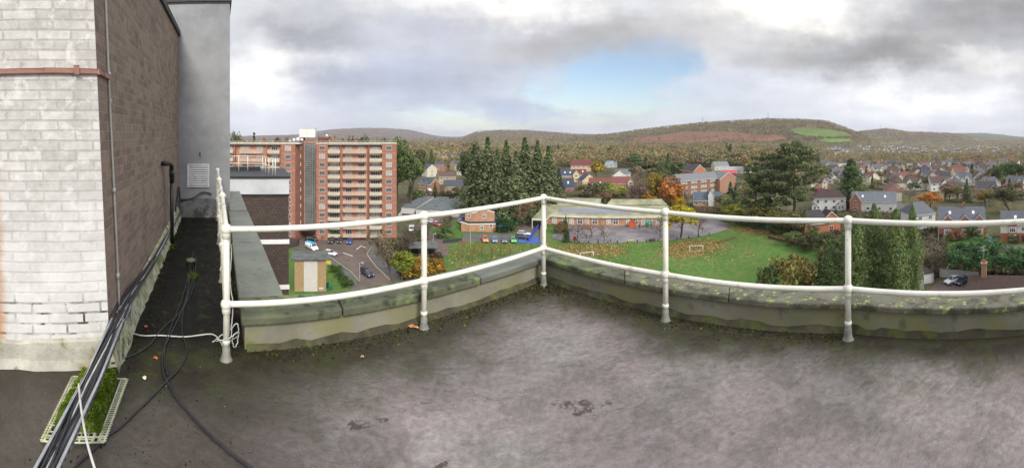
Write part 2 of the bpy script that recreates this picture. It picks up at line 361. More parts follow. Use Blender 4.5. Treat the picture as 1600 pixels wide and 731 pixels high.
# -- town
M['wall_tint'] = mat('house_wall', tint=True, n=(1.2,.14), rough=.9)
M['roof_tint'] = mat('house_roof', tint=True, n=(1.6,.2), rough=.75, bump=(5,.5,.03))
M['car_tint'] = mat('car_paint', tint=True, n=None, rough=.25, spec=.6)
M['tower_brick'] = mat('red_brick', (.31,.145,.10), .9, (.9,.16), (9,.3,.02), stain=((.26,.10,.06), .5, .5, .7, .4))
M['tower_brick_pale'] = mat('orange_brick', (.42,.22,.155), .9, (.9,.14))
M['balcony'] = mat('cream_balcony_panel', (.47,.42,.33), .8, (1.1,.2), stain=((.34,.29,.21), 1.3, .5, .68, .6))
M['white_frame'] = mat('white_window_frame', (.75,.75,.73), .5, (3,.06))
M['glass'] = mat('window_glass', (.05,.06,.065), .08, (1.4,.6), spec=.9)
M['glass_lit'] = mat('curtained_glass', (.34,.35,.33), .2, (1.4,.35), spec=.8)
M['glass_dark'] = mat('dark_glass', (.03,.035,.04), .15, None, spec=.8)
M['concrete'] = mat('pale_concrete', (.50,.49,.46), .85, (2,.18))
M['flat_roof'] = mat('grey_flat_roof', (.10,.105,.10), .7, (.6,.3), stain=((.06,.075,.04), .8, .5, .65, .6))
M['dark_roof'] = mat('dark_felt_roof', (.028,.03,.032), .6, (.6,.3))
M['garage_roof'] = mat('garage_roof', (.11,.125,.125), .7, (.5,.35))
M['fascia_grey'] = mat('weathered_fascia', (.50,.51,.52), .8, (.7,.14), stain=((.36,.37,.38), 1.2, .5, .7, .5))
M['sand_brick'] = brickmat('sand_brick', (.40,.26,.12), (.30,.19,.085), (.25,.20,.13), .45, .22, .03, .9, bump=.2)
M['brown_wood'] = mat('brown_timber', (.06,.045,.038), .85, (2,.3))
M['door_panel'] = mat('pale_door_panel', (.50,.46,.42), .7, (1,.06))
M['school_roof'] = mat('mossy_school_roof', (.27,.26,.17), .8, (.12,.25), stain=((.16,.17,.08), .3, .45, .6, .7))
M['school_brick'] = mat('school_brick', (.42,.23,.14), .9, (.8,.18))
M['cream_fascia'] = mat('cream_fascia', (.58,.57,.42), .8, (.4,.12))
M['solar'] = mat('solar_panel', (.16,.17,.21), .3, (.5,.1), spec=.6)
M['asphalt'] = mat('town_asphalt', (.125,.095,.08), .85, (.12,.22), (3,.3,.02), stain=((.075,.065,.06), .3, .5, .65, .6))
M['playground'] = mat('playground_asphalt', (.18,.165,.17), .45, (.1,.2), stain=((.10,.085,.085), .22, .46, .62, .7))
M['path'] = mat('pale_path', (.105,.098,.092), .85, (.4,.2))
M['kerb'] = mat('kerb_stone', (.32,.31,.28), .85, (.8,.2))
M['paint_white'] = mat('road_paint', (.62,.60,.56), .8, (3,.2))
M['paint_yellow'] = mat('yellow_road_paint', (.45,.33,.10), .8, (3,.25))
M['blue_paint'] = mat('blue_paint', (.05,.10,.32), .6, (1,.15))
M['tyre'] = mat('rubber', (.02,.02,.02), .8, None)
M['rim'] = mat('alloy', (.45,.45,.46), .35, None, metal=.6)
M['lamp'] = mat('headlamp_glass', (.75,.76,.76), .15, None, spec=.8)
M['red_lamp'] = mat('tail_lamp', (.35,.02,.02), .2, None, spec=.8)
M['steel'] = mat('grey_steel', (.32,.33,.33), .6, None)
M['tint'] = mat('painted_tint', tint=True, n=(2,.12), rough=.7)
M['bark'] = mat('bark', (.10,.08,.06), .95, (3,.4), (12,.6,.03))
M['bark_pale'] = mat('pale_bark', (.17,.145,.12), .95, (3,.3))
M['leaf'] = leafmat('foliage'); M['leaf_wood'] = leafmat('woodland_foliage', attr='Col', trans=.15, var=.35, clump=.2, cs=.02)
M['needle'] = leafmat('needles', trans=.12, var=.5, clump=.3, cs=.35)
M['grass'] = mat('grass', (.078,.148,.033), .95, (.06,.25), (2.5,.5,.05), spec=.1, stain=((.11,.13,.042), .12, .45, .62, .8), n2=((.045,.10,.02), .9, .45, .65, .6))
# ================================================================== ROOF FOREGROUND
def roof_material():
    m = bpy.data.materials.new('wet_roof_felt'); m.use_nodes = True; nt = m.node_tree; nt.nodes.clear(); q = G(nt)
    out = NN(nt, 'ShaderNodeOutputMaterial'); b = NN(nt, 'ShaderNodeBsdfPrincipled'); nt.links.new(b.outputs[0], out.inputs[0])
    tcn = NN(nt, 'ShaderNodeTexCoord'); co = tcn.outputs['Object']; uv = tcn.outputs['UV']; u, v, _ = q.sep(uv)
    w = q.sep(q.noise(co, 1.1, 6, .6, col=True)); wf = q.sep(q.noise(co, 5, 5, .65, col=True))
    uu = q.m('ADD', u, q.m('ADD', q.m('MULTIPLY', q.m('SUBTRACT', w[0], .5), 1.1), q.m('MULTIPLY', q.m('SUBTRACT', wf[0], .5), .25)))
    vv = q.m('ADD', v, q.m('ADD', q.m('MULTIPLY', q.m('SUBTRACT', w[1], .5), 1.1), q.m('MULTIPLY', q.m('SUBTRACT', wf[1], .5), .25)))
    big = q.noise(co, .9, 5, .55); mid = q.noise(co, 3.2, 7, .62); fine = q.noise(co, 22, 6, .7)
    c = q.mix(q.ramp(big, .38, .62), (.182,.150,.142), (.174,.161,.145))
    c = q.mix(q.ramp(mid, .47, .60, 0, .6), c, (.105,.094,.082))
    c = q.mix(q.ramp(q.noise(co, 1.9, 8, .72, dist=.9), .54, .66, 0, .5), c, (.225,.215,.205))
    k = q.ramp(fine, .28, .72, .74, 1.26); c = q.mix(1.0, c, q.comb(k, k, k), 'MULTIPLY')
    # the alley side and the corner by the brick wall stay wet and dark
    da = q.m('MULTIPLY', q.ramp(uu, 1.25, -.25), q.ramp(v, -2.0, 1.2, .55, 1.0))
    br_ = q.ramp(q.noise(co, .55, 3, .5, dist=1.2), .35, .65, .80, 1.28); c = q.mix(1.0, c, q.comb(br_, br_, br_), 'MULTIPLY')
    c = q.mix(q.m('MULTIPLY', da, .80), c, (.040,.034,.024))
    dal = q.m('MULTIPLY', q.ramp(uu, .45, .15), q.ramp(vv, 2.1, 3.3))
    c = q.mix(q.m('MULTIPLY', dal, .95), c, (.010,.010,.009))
    # algae along the foot of the parapet
    e1 = q.ramp(q.m('SUBTRACT', 3.11, vv), 1.0, .22); e1 = q.m('MULTIPLY', e1, q.ramp(v, 3.3, 3.0))
    d2 = q.m('SUBTRACT', 3.42, uu); d3 = q.m('SUBTRACT', q.m('MULTIPLY', q.m('SUBTRACT', 3.42, uu), .961), q.m('MULTIPLY', q.m('SUBTRACT', -.13, vv), .277))
    e2 = q.ramp(q.m('MINIMUM', d2, d3), .82, .20)
    e = q.m('MAXIMUM', e1, e2)
    c = q.mix(q.m('MULTIPLY', e, .90), c, q.mix(q.ramp(mid, .4, .6), (.026,.021,.014), (.038,.038,.018)))
    c = q.mix(q.m('MULTIPLY', q.m('MULTIPLY', q.m('MAXIMUM', e, q.m('MULTIPLY', dal, .6)), q.ramp(q.noise(co, 9, 6, .7), .54, .64)), .75), c, (.045,.056,.014))
    # pale grit specks
    vo = NN(nt, 'ShaderNodeTexVoronoi'); vo.inputs['Scale'].default_value = 17; nt.links.new(co, vo.inputs['Vector'])
    sp = q.m('MULTIPLY', q.ramp(vo.outputs['Distance'], .10, .05), q.ramp(q.sep(vo.outputs['Color'])[0], .90, .91))
    c = q.mix(q.m('MULTIPLY', sp, .6), c, (.42,.40,.35))
    # rusty puddle stains
    for (pu, pv, su, sv_) in ((1.05, 2.2, .12, .02), (2.0, 1.55, .04, .07), (1.0, 1.55, .07, .02)):
        a = q.m('DIVIDE', q.m('SUBTRACT', uu, pu), su*2.6); d = q.m('DIVIDE', q.m('SUBTRACT', vv, pv), sv_*2.6)
        c = q.mix(q.m('MULTIPLY', q.m('MULTIPLY', q.ramp(q.m('ADD', q.m('MULTIPLY', a, a), q.m('MULTIPLY', d, d)), 1.1, .5), q.ramp(q.noise(co, 12, 5, .7), .48, .55)), .85), c, (.035,.018,.012))
    nt.links.new(c, b.inputs['Base Color'])
    wet = q.ramp(q.noise(co, 1.5, 7, .65), .42, .60)
    ro = q.m('SUBTRACT', .50, q.m('MULTIPLY', wet, .26)); ro = q.m('SUBTRACT', ro, q.m('MULTIPLY', q.m('MULTIPLY', dal, q.ramp(q.noise(co, 2.2, 5, .6), .40, .55)), .22))
    nt.links.new(q.m('MAXIMUM', q.m('ADD', ro, q.m('MULTIPLY', dal, .12)), .08), b.inputs['Roughness']); nt.links.new(q.m('SUBTRACT', .5, q.m('MAXIMUM', q.m('MULTIPLY', dal, .46), q.m('MAXIMUM', q.m('MULTIPLY', e, .38), q.m('MULTIPLY', da, .28)))), b.inputs['Specular IOR Level'])
    # wrinkled felt: stretched waves plus fine grit
    st = NN(nt, 'ShaderNodeMapping'); st.inputs['Scale'].default_value = (1.0, 1.6, 1.0); st.inputs['Rotation'].default_value = (0, 0, .5); nt.links.new(co, st.inputs[0])
    wr_ = q.noise(st.outputs[0], 4.2, 4, .5, dist=1.4); wr2 = q.noise(co, 1.6, 4, .5)
    hgt = q.m('ADD', q.m('MULTIPLY', wr_, .030), q.m('ADD', q.m('MULTIPLY', wr2, .11), q.m('MULTIPLY', q.noise(co, 60, 5, .75), .010)))
    bn = NN(nt, 'ShaderNodeBump'); bn.inputs['Strength'].default_value = .85; bn.inputs['Distance'].default_value = .55
    nt.links.new(hgt, bn.inputs['Height']); nt.links.new(bn.outputs[0], b.inputs['Normal'])
    return m
M['roof'] = roof_material()
POST = [(.075, 2.98), (3.285, 2.98), (3.275, -.13), (2.81, -1.74), (2.33, -3.40)]
def off(pts, d, sgn=1):
    """mitred offset of a polyline, positive = outwards (left-hand side is the roof)"""
    out = []
    for i, p in enumerate(pts):
        ds = []
        if i: ds.append(Vector((p[0]-pts[i-1][0], p[1]-pts[i-1][1])).normalized())
        if i < len(pts)-1: ds.append(Vector((pts[i+1][0]-p[0], pts[i+1][1]-p[1])).normalized())
        ns = [Vector((-q[1], q[0])) for q in ds]; n = sum(ns, Vector((0,0))).normalized()
        out.append((p[0]+n[0]*d/n.dot(ns[0]), p[1]+n[1]*d/n.dot(ns[0])))
    return out
deck = MB(UV)
n = 60
deck.quad([(-9,-8,0),(3.6,-8,0),(3.6,3.3,0),(-9,3.3,0)], [(-9,-8),(3.6,-8),(3.6,3.3),(-9,3.3)])
deck.quad([(-9,3.3,0),(.4,3.3,0),(.4,9.6,0),(-9,9.6,0)], [(-9,3.3),(.4,3.3),(.4,9.6),(-9,9.6)])
tag(deck.build('roof', M['roof']), 'wet purple-grey felt flat roof with dark algae along its edges', 'roof', kind='structure')
# the block under the roof
bb = MB(UV)
for a in ((-9, 3.40, -3, 3.30), (-9, .55, 3.30, 9.6)): bb.box(a[0], a[1], a[2], a[3], GZ, -.01)
tag(bb.build('building', M['wing_brick']), 'dark brick block carrying the wet flat roof in front', 'building')
# ---- parapet
pr = thing('parapet_wall', 'low rendered parapet with mossy concrete coping along the roof edge behind the cream railing', 'parapet', UV(.3, 3.2), world=True)
wp = off(POST, .13); wo_ = off(POST, .42)
w = MB(UV); ft = MB(UV)
L = lambda p, q, t: (p[0]+(q[0]-p[0])*t, p[1]+(q[1]-p[1])*t)
wi_ = off(POST, .09)
for i in range(1, 4):
    a, b_, c_, d_ = wp[i], wp[i+1], wo_[i+1], wo_[i]; n_ = 24; e_ = random.Random(i)
    w.quad([(*a, -.01), (*b_, -.01), (*b_, .205), (*a, .205)]); w.quad([(*d_, -.4), (*c_, -.4), (*c_, .2), (*d_, .2)])
    hs = [e_.uniform(.03, .065) for _ in range(n_+1)]
    for k in range(n_):
        t0, t1 = k/n_, (k+1)/n_; A0, A1 = L(a, b_, t0), L(a, b_, t1); I0, I1 = L(wi_[i], wi_[i+1], t0), L(wi_[i], wi_[i+1], t1); s0, s1 = L(A0, I0, .04), L(A1, I1, .04)
        ft.quad([(*I0, .001), (*I1, .001), (*s1, hs[k+1]), (*s0, hs[k])])
w.box(.225, wp[1][0], 3.112, 3.40, -.01, .205)
e_ = random.Random(9); hs = [e_.uniform(.03, .065) for _ in range(25)]
for k in range(24): x0, x1 = .24+3.16*k/24, .24+3.16*(k+1)/24; ft.quad([(x0,3.07,.001),(x1,3.07,.001),(x1,3.108,hs[k+1]),(x0,3.108,hs[k])])
w.box(.225, .56, 3.402, 9.6, -.4, .205)
w.build('wall', M['parapet'], pr); ft.build('foot_fillet', M['foot'], pr)
def slab(poly, z0, z1, m_, drop=.0):
    s = MB(UV); cx = sum(p[0] for p in poly)/len(poly); cy = sum(p[1] for p in poly)/len(poly)
    s.prism(poly, z0, z1); return s.build('coping_slab', m_, pr, bevel=.012)
ci = off(POST, .085); cm = off(POST, .44)
def lin(p, q, t): return (p[0]+(q[0]-p[0])*t, p[1]+(q[1]-p[1])*t)
# left run, corner mitres, right run, bent end
slab([(.195,3.065),(1.02,3.065),(1.06,3.42),(.60,3.47),(.195,3.47)], .205, .272, M['coping'])
slab([(1.028,3.065),(2.45,3.065),(2.49,3.42),(1.068,3.42)], .203, .274, M['coping'])
slab([(2.458,3.065),ci[1],cm[1],(2.498,3.42)], .205, .271, M['coping_wet'])
k0 = [0, .34, .67, 1]
for j in range(3):
    a, b_ = k0[j]+(.0015 if j else 0), k0[j+1]
    slab([lin(ci[1],ci[2],a), lin(ci[1],ci[2],b_), lin(cm[1],cm[2],b_), lin(cm[1],cm[2],a)], .203+.001*j, .264-.003*j, M['coping' if j == 0 else 'coping_lichen'])
for j in (2, 3): slab([lin(ci[j],ci[j+1],.003), ci[j+1], cm[j+1], lin(cm[j],cm[j+1],.003)], .204, .262-.002*j, M['coping_lichen'])
slab([(.195,3.475),(.60,3.475),(.60,5.2),(.205,5.2)], .205, .273, M['coping_wet'])
slab([(.215,5.208),(.60,5.208),(.59,7.3),(.225,7.3)], .203, .270, M['coping_wet'])
slab([(.24,7.308),(.575,7.308),(.575,9.6),(.26,9.6)], .205, .30, M['coping_wet'])
# ---- railing
rl = thing('guard_railing', 'cream painted tubular guard railing with two rails and ball joints round the roof edge', 'railing', UV(1.7, 2.98), world=True)
ZT, ZB = .99, .42
AL = [(.070, 4.55), (.045, 6.1), (.025, 7.75)]
def post(u, v, top=ZT):
    p = MB(UV); p.tube([(u,v,.03),(u+.003,v,.5),(u,v,top-.01)], .0255, 12); po = p.build('post', M['rail_paint'], rl)
    P_ = UV(u, v)
    for z in (ZB, top):
        b = MB(); b.ball((P_.x,P_.y,z), .044, 14); b.build('ball_joint', M['rail_paint'], rl)
        b = MB(); b.lathe((P_.x,P_.y,z-.07), [(.026,0),(.033,.004),(.034,.05),(.03,.06)], 14); b.build('socket', M['rail_paint'], rl)
    b = MB(); b.lathe((P_.x,P_.y,.12), [(.026,0),(.031,.003),(.031,.028),(.026,.032)], 14); b.build('collar', M['rail_paint'], rl)
    s = MB(); s.lathe((P_.x,P_.y,-.004), [(.055,0),(.044,.010),(.037,.03),(.032,.06),(.030,.10),(.0275,.102)], 14); s.build('base_sleeve', M['sleeve'], rl)
posts = [(.075,2.98),(1.745,2.985),(3.285,2.98),(3.285,1.49),(3.275,-.13),(2.81,-1.74)] + AL
for u, v in posts: post(u, v)
def rail(a, b, z):
    r = MB(UV); k = 9; pts = []
    for i in range(k+1):
        t = i/k; pts.append((a[0]+(b[0]-a[0])*t, a[1]+(b[1]-a[1])*t, z - .006*math.sin(PI*t)))
    r.tube(pts, .0235, 12, cap=False); r.build('rail', M['rail_paint'], rl)
chain = [posts[0], posts[1], posts[2], posts[3], posts[4], posts[5], (2.33,-3.40)]
for a, b in zip(chain, chain[1:]):
    for z in (ZB, ZT): rail(a, b, z)
chain = [posts[0]] + AL
for a, b in zip(chain, chain[1:]):
    for z in (ZB, ZT): rail(a, b, z)
for v_, z in ((3.9,ZT),(4.8,ZT),(5.3,ZT),(6.6,ZT),(3.7,ZB),(5.0,ZB),(6.5,ZB)):     # ties wrapped round the alley rails
    u_ = .075-(v_-2.98)*.0105; tw = MB(UV)
    tw.tube([(u_+.03*math.sin(k*1.3), v_+.006*k, z+.03*math.cos(k*1.3)) for k in range(14)], .008, 5)
    tw.build('cord_tie', M['white_plastic'], rl)
# ---- brick plant room with whitewashed front
C0 = Vector((-.79, 2.85)); fd = Vector((-.903, -.429)); lean = Vector((-.964, -.267))*.046
WH = 3.75
pb = thing('brick_plant_room', 'tall brick roof housing with a whitewashed front and a bare brown brick side', 'brick wall', UV(-.79, 2.85), world=True)
fw = MB(UV); zs = [0, .6, 1.2, 1.8, 2.4, 3.0, WH]
for z0, z1 in zip(zs, zs[1:]):
    a0, a1 = C0+lean*z0, C0+lean*z1; b0, b1 = a0+fd*4.2, a1+fd*4.2
    fw.quad([(*b0,z0),(*a0,z0),(*a1,z1),(*b1,z1)], [(-4.2+.82,z0),(.82,z0),(.82,z1),(-4.2+.82,z1)])
fw.build('whitewashed_wall', M['white_wash'], pb)
dw = MB(UV); L1 = 5.3
for z0, z1 in zip(zs, zs[1:]):
    a0, a1 = C0+lean*z0, C0+lean*z1
    for k in range(6):
        t0, t1 = k/6, (k+1)/6; e0 = Vector((-.79, 8.15))
        p = [a0.lerp(e0, t0), a0.lerp(e0, t1), a1.lerp(e0, t1), a1.lerp(e0, t0)]
        dw.quad([(*p[0],z0),(*p[1],z0),(*p[2],z1),(*p[3],z1)], [(L1*t0,z0),(L1*t1,z0),(L1*t1,z1),(L1*t0,z1)])
dw.quad([(-.79,8.15,0),(-.79,9.6,0),(-.79,9.6,WH),(-.79,8.15,WH)], [(L1,0),(L1+1.45,0),(L1+1.45,WH),(L1,WH)])
dw.build('brown_brick_wall', M['dark_brick'], pb)
tp = MB(UV); a = C0+lean*WH; b = a+fd*4.2
tp.prism([(a[0]+.03,a[1]-.02),(-.75,8.08),(-.75,9.6),(-6,9.6),(b[0]-1,b[1]+.0),(b[0],b[1]-.03)][::-1], WH, WH+.11)
tp.build('roof_edge', M['cap_dark'], pb)
pl = MB(UV); nrm = Vector((.429, -.903)); k = 34; fr = random.Random(5)
prof = []
for i in range(k+1):
    t = i/k*4.2 - .06; j = fr.uniform(-.012, .012)
    p0 = C0+fd*t; prof.append([(*(p0+nrm*.001), .185+j), (*(p0+nrm*(.026+j*.5)), .17+j), (*(p0+nrm*(.042+j)), .06), (*(p0+nrm*(.075+j)), .001)])
pl.smooth = True
for A_, B_ in zip(prof, prof[1:]):
    for r in range(3): pl.quad([B_[r+1], A_[r+1], A_[r], B_[r]])
pl.smooth = False
pl.face([pl.P(*p) for p in prof[0]])
pl.build('plinth', M['plinth'], pb)
fl = MB(UV); k = 60; prof = []
for i in range(k+1):
    v = 2.72 + i/k*5.4; j = fr.uniform(-.013, .013); e = .05*math.exp(-(v-2.72)*3)
    prof.append([(-.795, v, .235+j), (-.775+j*.4, v, .225+j), (-.735+j*.6+e*.3, v, .09), (-.70+j+e*.2, v, .0005)])
fl.smooth = True
for A_, B_ in zip(prof, prof[1:]):
    for r in range(3): fl.quad([A_[r+1], B_[r+1], B_[r], A_[r]])
fl.smooth = False
fl.face([fl.P(*p) for p in prof[0]][::-1]); fl.build('cement_fillet', M['fillet'], pb)
# brown conductor strap round the corner
def onfront(t, z, o=.02): p = C0+lean*z+fd*t+nrm*o; return (p[0], p[1], z)
def onside(t, z, o=.02): p = (C0+lean*z).lerp(Vector((-.79,8.15)), t/L1); return (p[0]+o, p[1], z)
st = thing('metal_strap', 'pinkish brown painted conduit strap running level across the whitewashed bricks and round the corner', 'conduit', UV(-1.2, 2.6, 2.17), world=True)
s = MB(UV)
def ribbon(pf, pts, h, o0, o1):
    for (t0, z0), (t1, z1) in zip(pts, pts[1:]):
        q = [pf(t0,z0-h,o0), pf(t1,z1-h,o0), pf(t1,z1+h,o0), pf(t0,z0+h,o0)]; r = [pf(t0,z0-h,o1), pf(t1,z1-h,o1), pf(t1,z1+h,o1), pf(t0,z0+h,o1)]
        i = [s.P(*p) for p in q+r]
        for f in ((4,5,6,7),(3,2,6,7),(0,1,5,4),(0,3,7,4),(1,2,6,5)): s.face([i[x] for x in f])
zs_ = 2.175
ribbon(onfront, [(4,zs_-.02),(1.2,zs_-.015),(.82,zs_),(.4,zs_+.008),(0,zs_+.006)], .019, .004, .026)
ribbon(onside, [(-.02,zs_+.006),(.10,zs_+.004),(.27,zs_-.0)], .019, .004, .026)
s.build('strap', M['brown_paint'], st, bevel=.005)
for t in (.77, .155):
    c_ = MB(UV); s = c_
    ribbon(onfront, [(t+.02,zs_+.012),(t-.02,zs_+.012)], .034, .024, .038); c_.build('clip', M['brown_paint'], st, bevel=.004)
# thin pale conduit up the brown bricks
tc_ = MB(UV); tc_.tube([onside(.27+.008*math.sin(z*2.3), z, .014) for z in np.linspace(.25, WH, 24)], .0095, 8)
for z in (.55, 1.25, 1.98, 2.2, 2.9): tc_.m = 0; tc_.tube([onside(.27, z-.02, .014), onside(.27, z+.02, .014)], .016, 8)
tag(tc_.build('conduit', M['white_plastic']), 'thin pale vertical conduit clipped to the brown brick side wall', 'conduit')
# black soil pipe with elbow
sp = thing('waste_pipe', 'black plastic waste pipe elbowing out of the brown brick wall down to the alley', 'pipe', UV(-.69, 6.05), world=True)
s = MB(UV); s.tube([(-.80,5.75,1.27),(-.72,5.80,1.27),(-.695,5.86,1.265),(-.69,5.95,1.25),(-.69,6.02,1.21),(-.69,6.05,1.14),(-.69,6.05,.95)], .036, 12); s.build('elbow', M['black_pipe'], sp)
s = MB(UV); s.tube([(-.69,6.05,1.0),(-.685,6.04,0.0)], .030, 12); s.build('downpipe', M['black_pipe'], sp)
s = MB(UV); s.tube([(-.69,6.05,1.15),(-.69,6.05,1.04)], .040, 12); s.build('collar', M['black_pipe'], sp); s = MB(UV); s.tube([(-.775,5.765,1.27),(-.735,5.785,1.27)], .041, 12); s.build('collar', M['black_pipe'], sp)
# ---- grey rendered tower
gt = thing('ventilation_tower', 'smooth grey rendered tower block closing the far end of the narrow roof alley', 'tower', UV(-.3, 8.15), world=True)
s = MB(UV); s.box(-1.6, .283, 8.15, 9.55, 0, 4.42); s.build('wall', M['render_grey'], gt)
s = MB(UV); s.box(-1.62, .30, 8.13, 9.6, 4.42, 4.45); s.box(-1.63, .32, 8.11, 9.62, 4.45, 4.52); s.build('cap', M['cap_dark'], gt)
s = MB(UV); s.quad([(-.79,8.145,.37),(.26,8.145,.37),(.26,8.02,.34),(-.79,8.02,.34)][::-1]); s.quad([(-.79,7.98,0),(.26,7.98,0),(.26,8.02,.34),(-.79,8.02,.34)]); s.quad([(.26,7.98,0),(.26,8.145,0),(.26,8.145,.37),(.26,8.02,.34)])
s.build('kerb_upstand', M['render_low'], gt)
vn = MB(UV); vu0, vu1, vz0, vz1 = -.605, -.145, .60, 1.08
for a in ((vu0,vu1,vz0,vz0+.03),(vu0,vu1,vz1-.03,vz1),(vu0,vu0+.035,vz0+.03,vz1-.03),(vu1-.035,vu1,vz0+.03,vz1-.03)): vn.box(a[0],a[1],8.115,8.148,a[2],a[3])
vf = vn.build('louvre_vent', M['vent_white'], gt)
s = MB(UV); s.box(vu0+.035, vu1-.035, 8.142, 8.147, vz0+.03, vz1-.03); s.build('duct_opening', M['shadow_void'], vf)
s = MB(UV)
for i in range(9):
    z = vz0+.045+i*.046; s.quad([(vu0+.035,8.118,z),(vu1-.035,8.118,z),(vu1-.035,8.140,z+.034),(vu0+.035,8.140,z+.034)]); s.quad([(vu0+.035,8.118,z),(vu1-.035,8.118,z),(vu1-.035,8.118,z+.008),(vu0+.035,8.118,z+.008)])
s.build('slats', M['vent_white'], vf)
s = MB(UV); s.tube([(-.34,8.15,1.32),(-.34,8.10,1.32),(-.34,8.085,1.31),(-.34,8.08,1.25)], .012, 8); s.lathe(UV(-.34,8.12,1.30), [(.02,0),(.03,.01),(.03,.03),(.02,.04)], 10) if False else None
s.build('hook', M['black_pipe'], gt)
# ---- cables, tray, crate
cab = []
def cable(name, pts, r, mk, label, cat='cable', group=None, jit=.004, n=8, sub=8):
    P_ = [Vector(p) for p in pts]; out = []; fr = random.Random(len(label)*13+len(cab))
    for i in range(len(P_)-1):
        p0, p1, p2, p3 = P_[max(i-1,0)], P_[i], P_[i+1], P_[min(i+2,len(P_)-1)]
        for k in range(sub):
            t = k/sub; out.append(.5*((2*p1)+(p2-p0)*t+(2*p0-5*p1+4*p2-p3)*t*t+(3*p1-p0-3*p2+p3)*t**3) + Vector((fr.uniform(-jit,jit), fr.uniform(-jit,jit), 0)))
    out.append(P_[-1]); s = MB(); s.tube([tuple(p) for p in out], r, n); o = s.build(name, M[mk]); cab.append(o)
    return tag(o, label, cat, group)
def G0(x, y, z=.012): return PZ(x, y, z)
# galvanised tray: free-standing near end, then fixed along the wall foot
trp = [(-.705,1.45,.25),(-.712,2.2,.265),(-.735,3.0,.30),(-.742,4.2,.215),(-.748,5.5,.15),(-.752,7.9,.09)]
tr = thing('cable_tray', 'galvanised perforated steel cable tray leading from the wall foot across the mossy block', 'cable tray', UV(-.71, 1.6), world=True)
def tray(p, q, name, wide=.052):
    s = MB(UV); d = Vector(q)-Vector(p); L = d.length; up = Vector((0,0,1)); dn = d.normalized(); sd_ = dn.cross(up).normalized()
    def loc(a, b, c): r = Vector(p)+dn*a+sd_*b+up*c; return tuple(r)
    s2 = MB(lambda a,b,c: UV(*loc(a,b,c)))
    s2.box(0, L, -wide, wide, 0, .003); s2.box(0, L, -wide, -wide+.003, .003, .034); s2.box(0, L, wide-.003, wide, .003, .034)
    s2.box(0, L, -wide+.003, -wide+.014, .031, .034); s2.box(0, L, wide-.014, wide-.003, .031, .034)
    o = s2.build(name, M['galv'], tr)
    s3 = MB(lambda a,b,c: UV(*loc(a,b,c))); k = int(L/.045)
    for i in range(k):
        for sd in (-1, 1):
            a = .02+i*.045; y_ = sd*(wide+.0006); s3.quad([(a,y_,.012),(a+.022,y_,.012),(a+.022,y_,.020),(a,y_,.020)])
    s3.build('slots', M['shadow_void'], o)
tray(trp[0], trp[1], 'tray_length'); tray(trp[1], (-.733,2.86,.294), 'tray_length')
for a, b in zip(trp[2:], trp[3:]): tray(a, b, 'tray_length', .03)
s = MB(UV); s.box(-.79,-.69,3.02,3.14,.24,.30); s.build('wall_bracket', M['galv'], tr, bevel=.004)
fr = random.Random(3)
for i in range(9):
    o_ = (i-4)*.0095; pts = []
    for k, (u, v, z) in enumerate([(-.70,1.3,.25)]+trp[:3]+[(-.738,3.4,.29)]+trp[3:]):
        pts.append(UV(u+o_*(1 if k < 4 else .7)+fr.uniform(-.024,.024), v, z+.012+fr.uniform(0,.022)+(.01 if k > 3 else 0)))
    mk = 'cable' if i != 4 else 'grey_cable'
    lab = 'black cable bundled in the galvanised tray along the wall foot' if mk == 'cable' else 'grey cable among the black ones in the galvanised tray'
    cable('bundled_cable', pts, .005+fr.uniform(0,.0022), mk, lab, group='cables bundled in the tray' if mk == 'cable' else None, jit=.0025)
cable('cable', [G0(*p) for p in ((302,392),(297,430),(290,470),(272,512),(256,545),(254,575),(262,598),(282,630),(310,662),(345,695),(400,738))], .0075, 'cable', 'thick black cable curving from the alley out across the open roof', jit=.002)
cable('cable', [G0(*p) for p in ((305,395),(300,440),(288,478),(284,515),(292,545),(284,570),(262,594),(225,632),(187,668),(165,684),(108,738))], .006, 'cable', 'black cable looping through the alley then back past the cream crate', jit=.002)
cable('cable', [G0(*p) for p in ((307,400),(301,450),(281,488),(255,512),(232,540),(205,556),(172,566))]+[UV(-.73,2.8,.05), UV(-.74,2.95,.2)], .0065, 'cable', 'black cable rising from the alley floor to the wall corner', jit=.002)
cable('cable', [G0(*p) for p in ((300,398),(293,436),(283,470),(262,525),(256,560),(262,586))], .006, 'cable', 'thin black cable lying beside the thick one in the alley', jit=.003)
cable('cable', [UV(-.735,3.35,.3), UV(-.71,3.28,.12), G0(200,516), G0(220,524), G0(250,524), G0(290,526), G0(330,522), UV(.03,3.22,.012), UV(.06,3.05,.03)], .006, 'grey_cable', 'pale grey cable crossing the alley floor to the foot of the railing post', jit=.002)
cable('cord', [UV(.10,3.0,.93), UV(.115,3.01,.8), UV(.105,3.0,.6), UV(.125,3.01,.40), UV(.115,2.99,.2), UV(.14,3.0,.08), UV(.17,3.02,.14), UV(.16,3.0,.26), UV(.11,3.0,.22), UV(.04,3.01,.17), UV(-.03,3.04,.10)], .0045, 'white_plastic', 'white cord hanging in loops beside the corner railing post', 'cord', jit=.004)
cable('cord', [UV(.0,3.02,.12), UV(.09,2.94,.18), UV(.17,3.0,.20), UV(.15,3.06,.12), UV(.07,3.05,.10), UV(0,3.0,.15), UV(.10,2.95,.14)], .0045, 'white_plastic', 'knot of white cord coiled round the foot of the corner post', 'cord', jit=.006)
cable('cable', [UV(-.78,7.2,.12), UV(-.77,7.7,.42), UV(-.76,7.95,.62), UV(-.74,8.0,.38), UV(-.62,8.0,.36), UV(-.45,8.05,.40), UV(-.28,8.1,.50), UV(-.1,8.08,.47)], .016, 'cable', 'thick black cable bending up from the wall foot onto the grey tower ledge', jit=.003)
pt = [PZ(123,600,.33), PZ(127,640,.34), PZ(136,690,.32), PZ(150,738,.30)]
cable('stick', pt, [.006]*25, 'grey_cable', 'pale grey rod lying across the cables in the tray', 'rod', jit=.0)
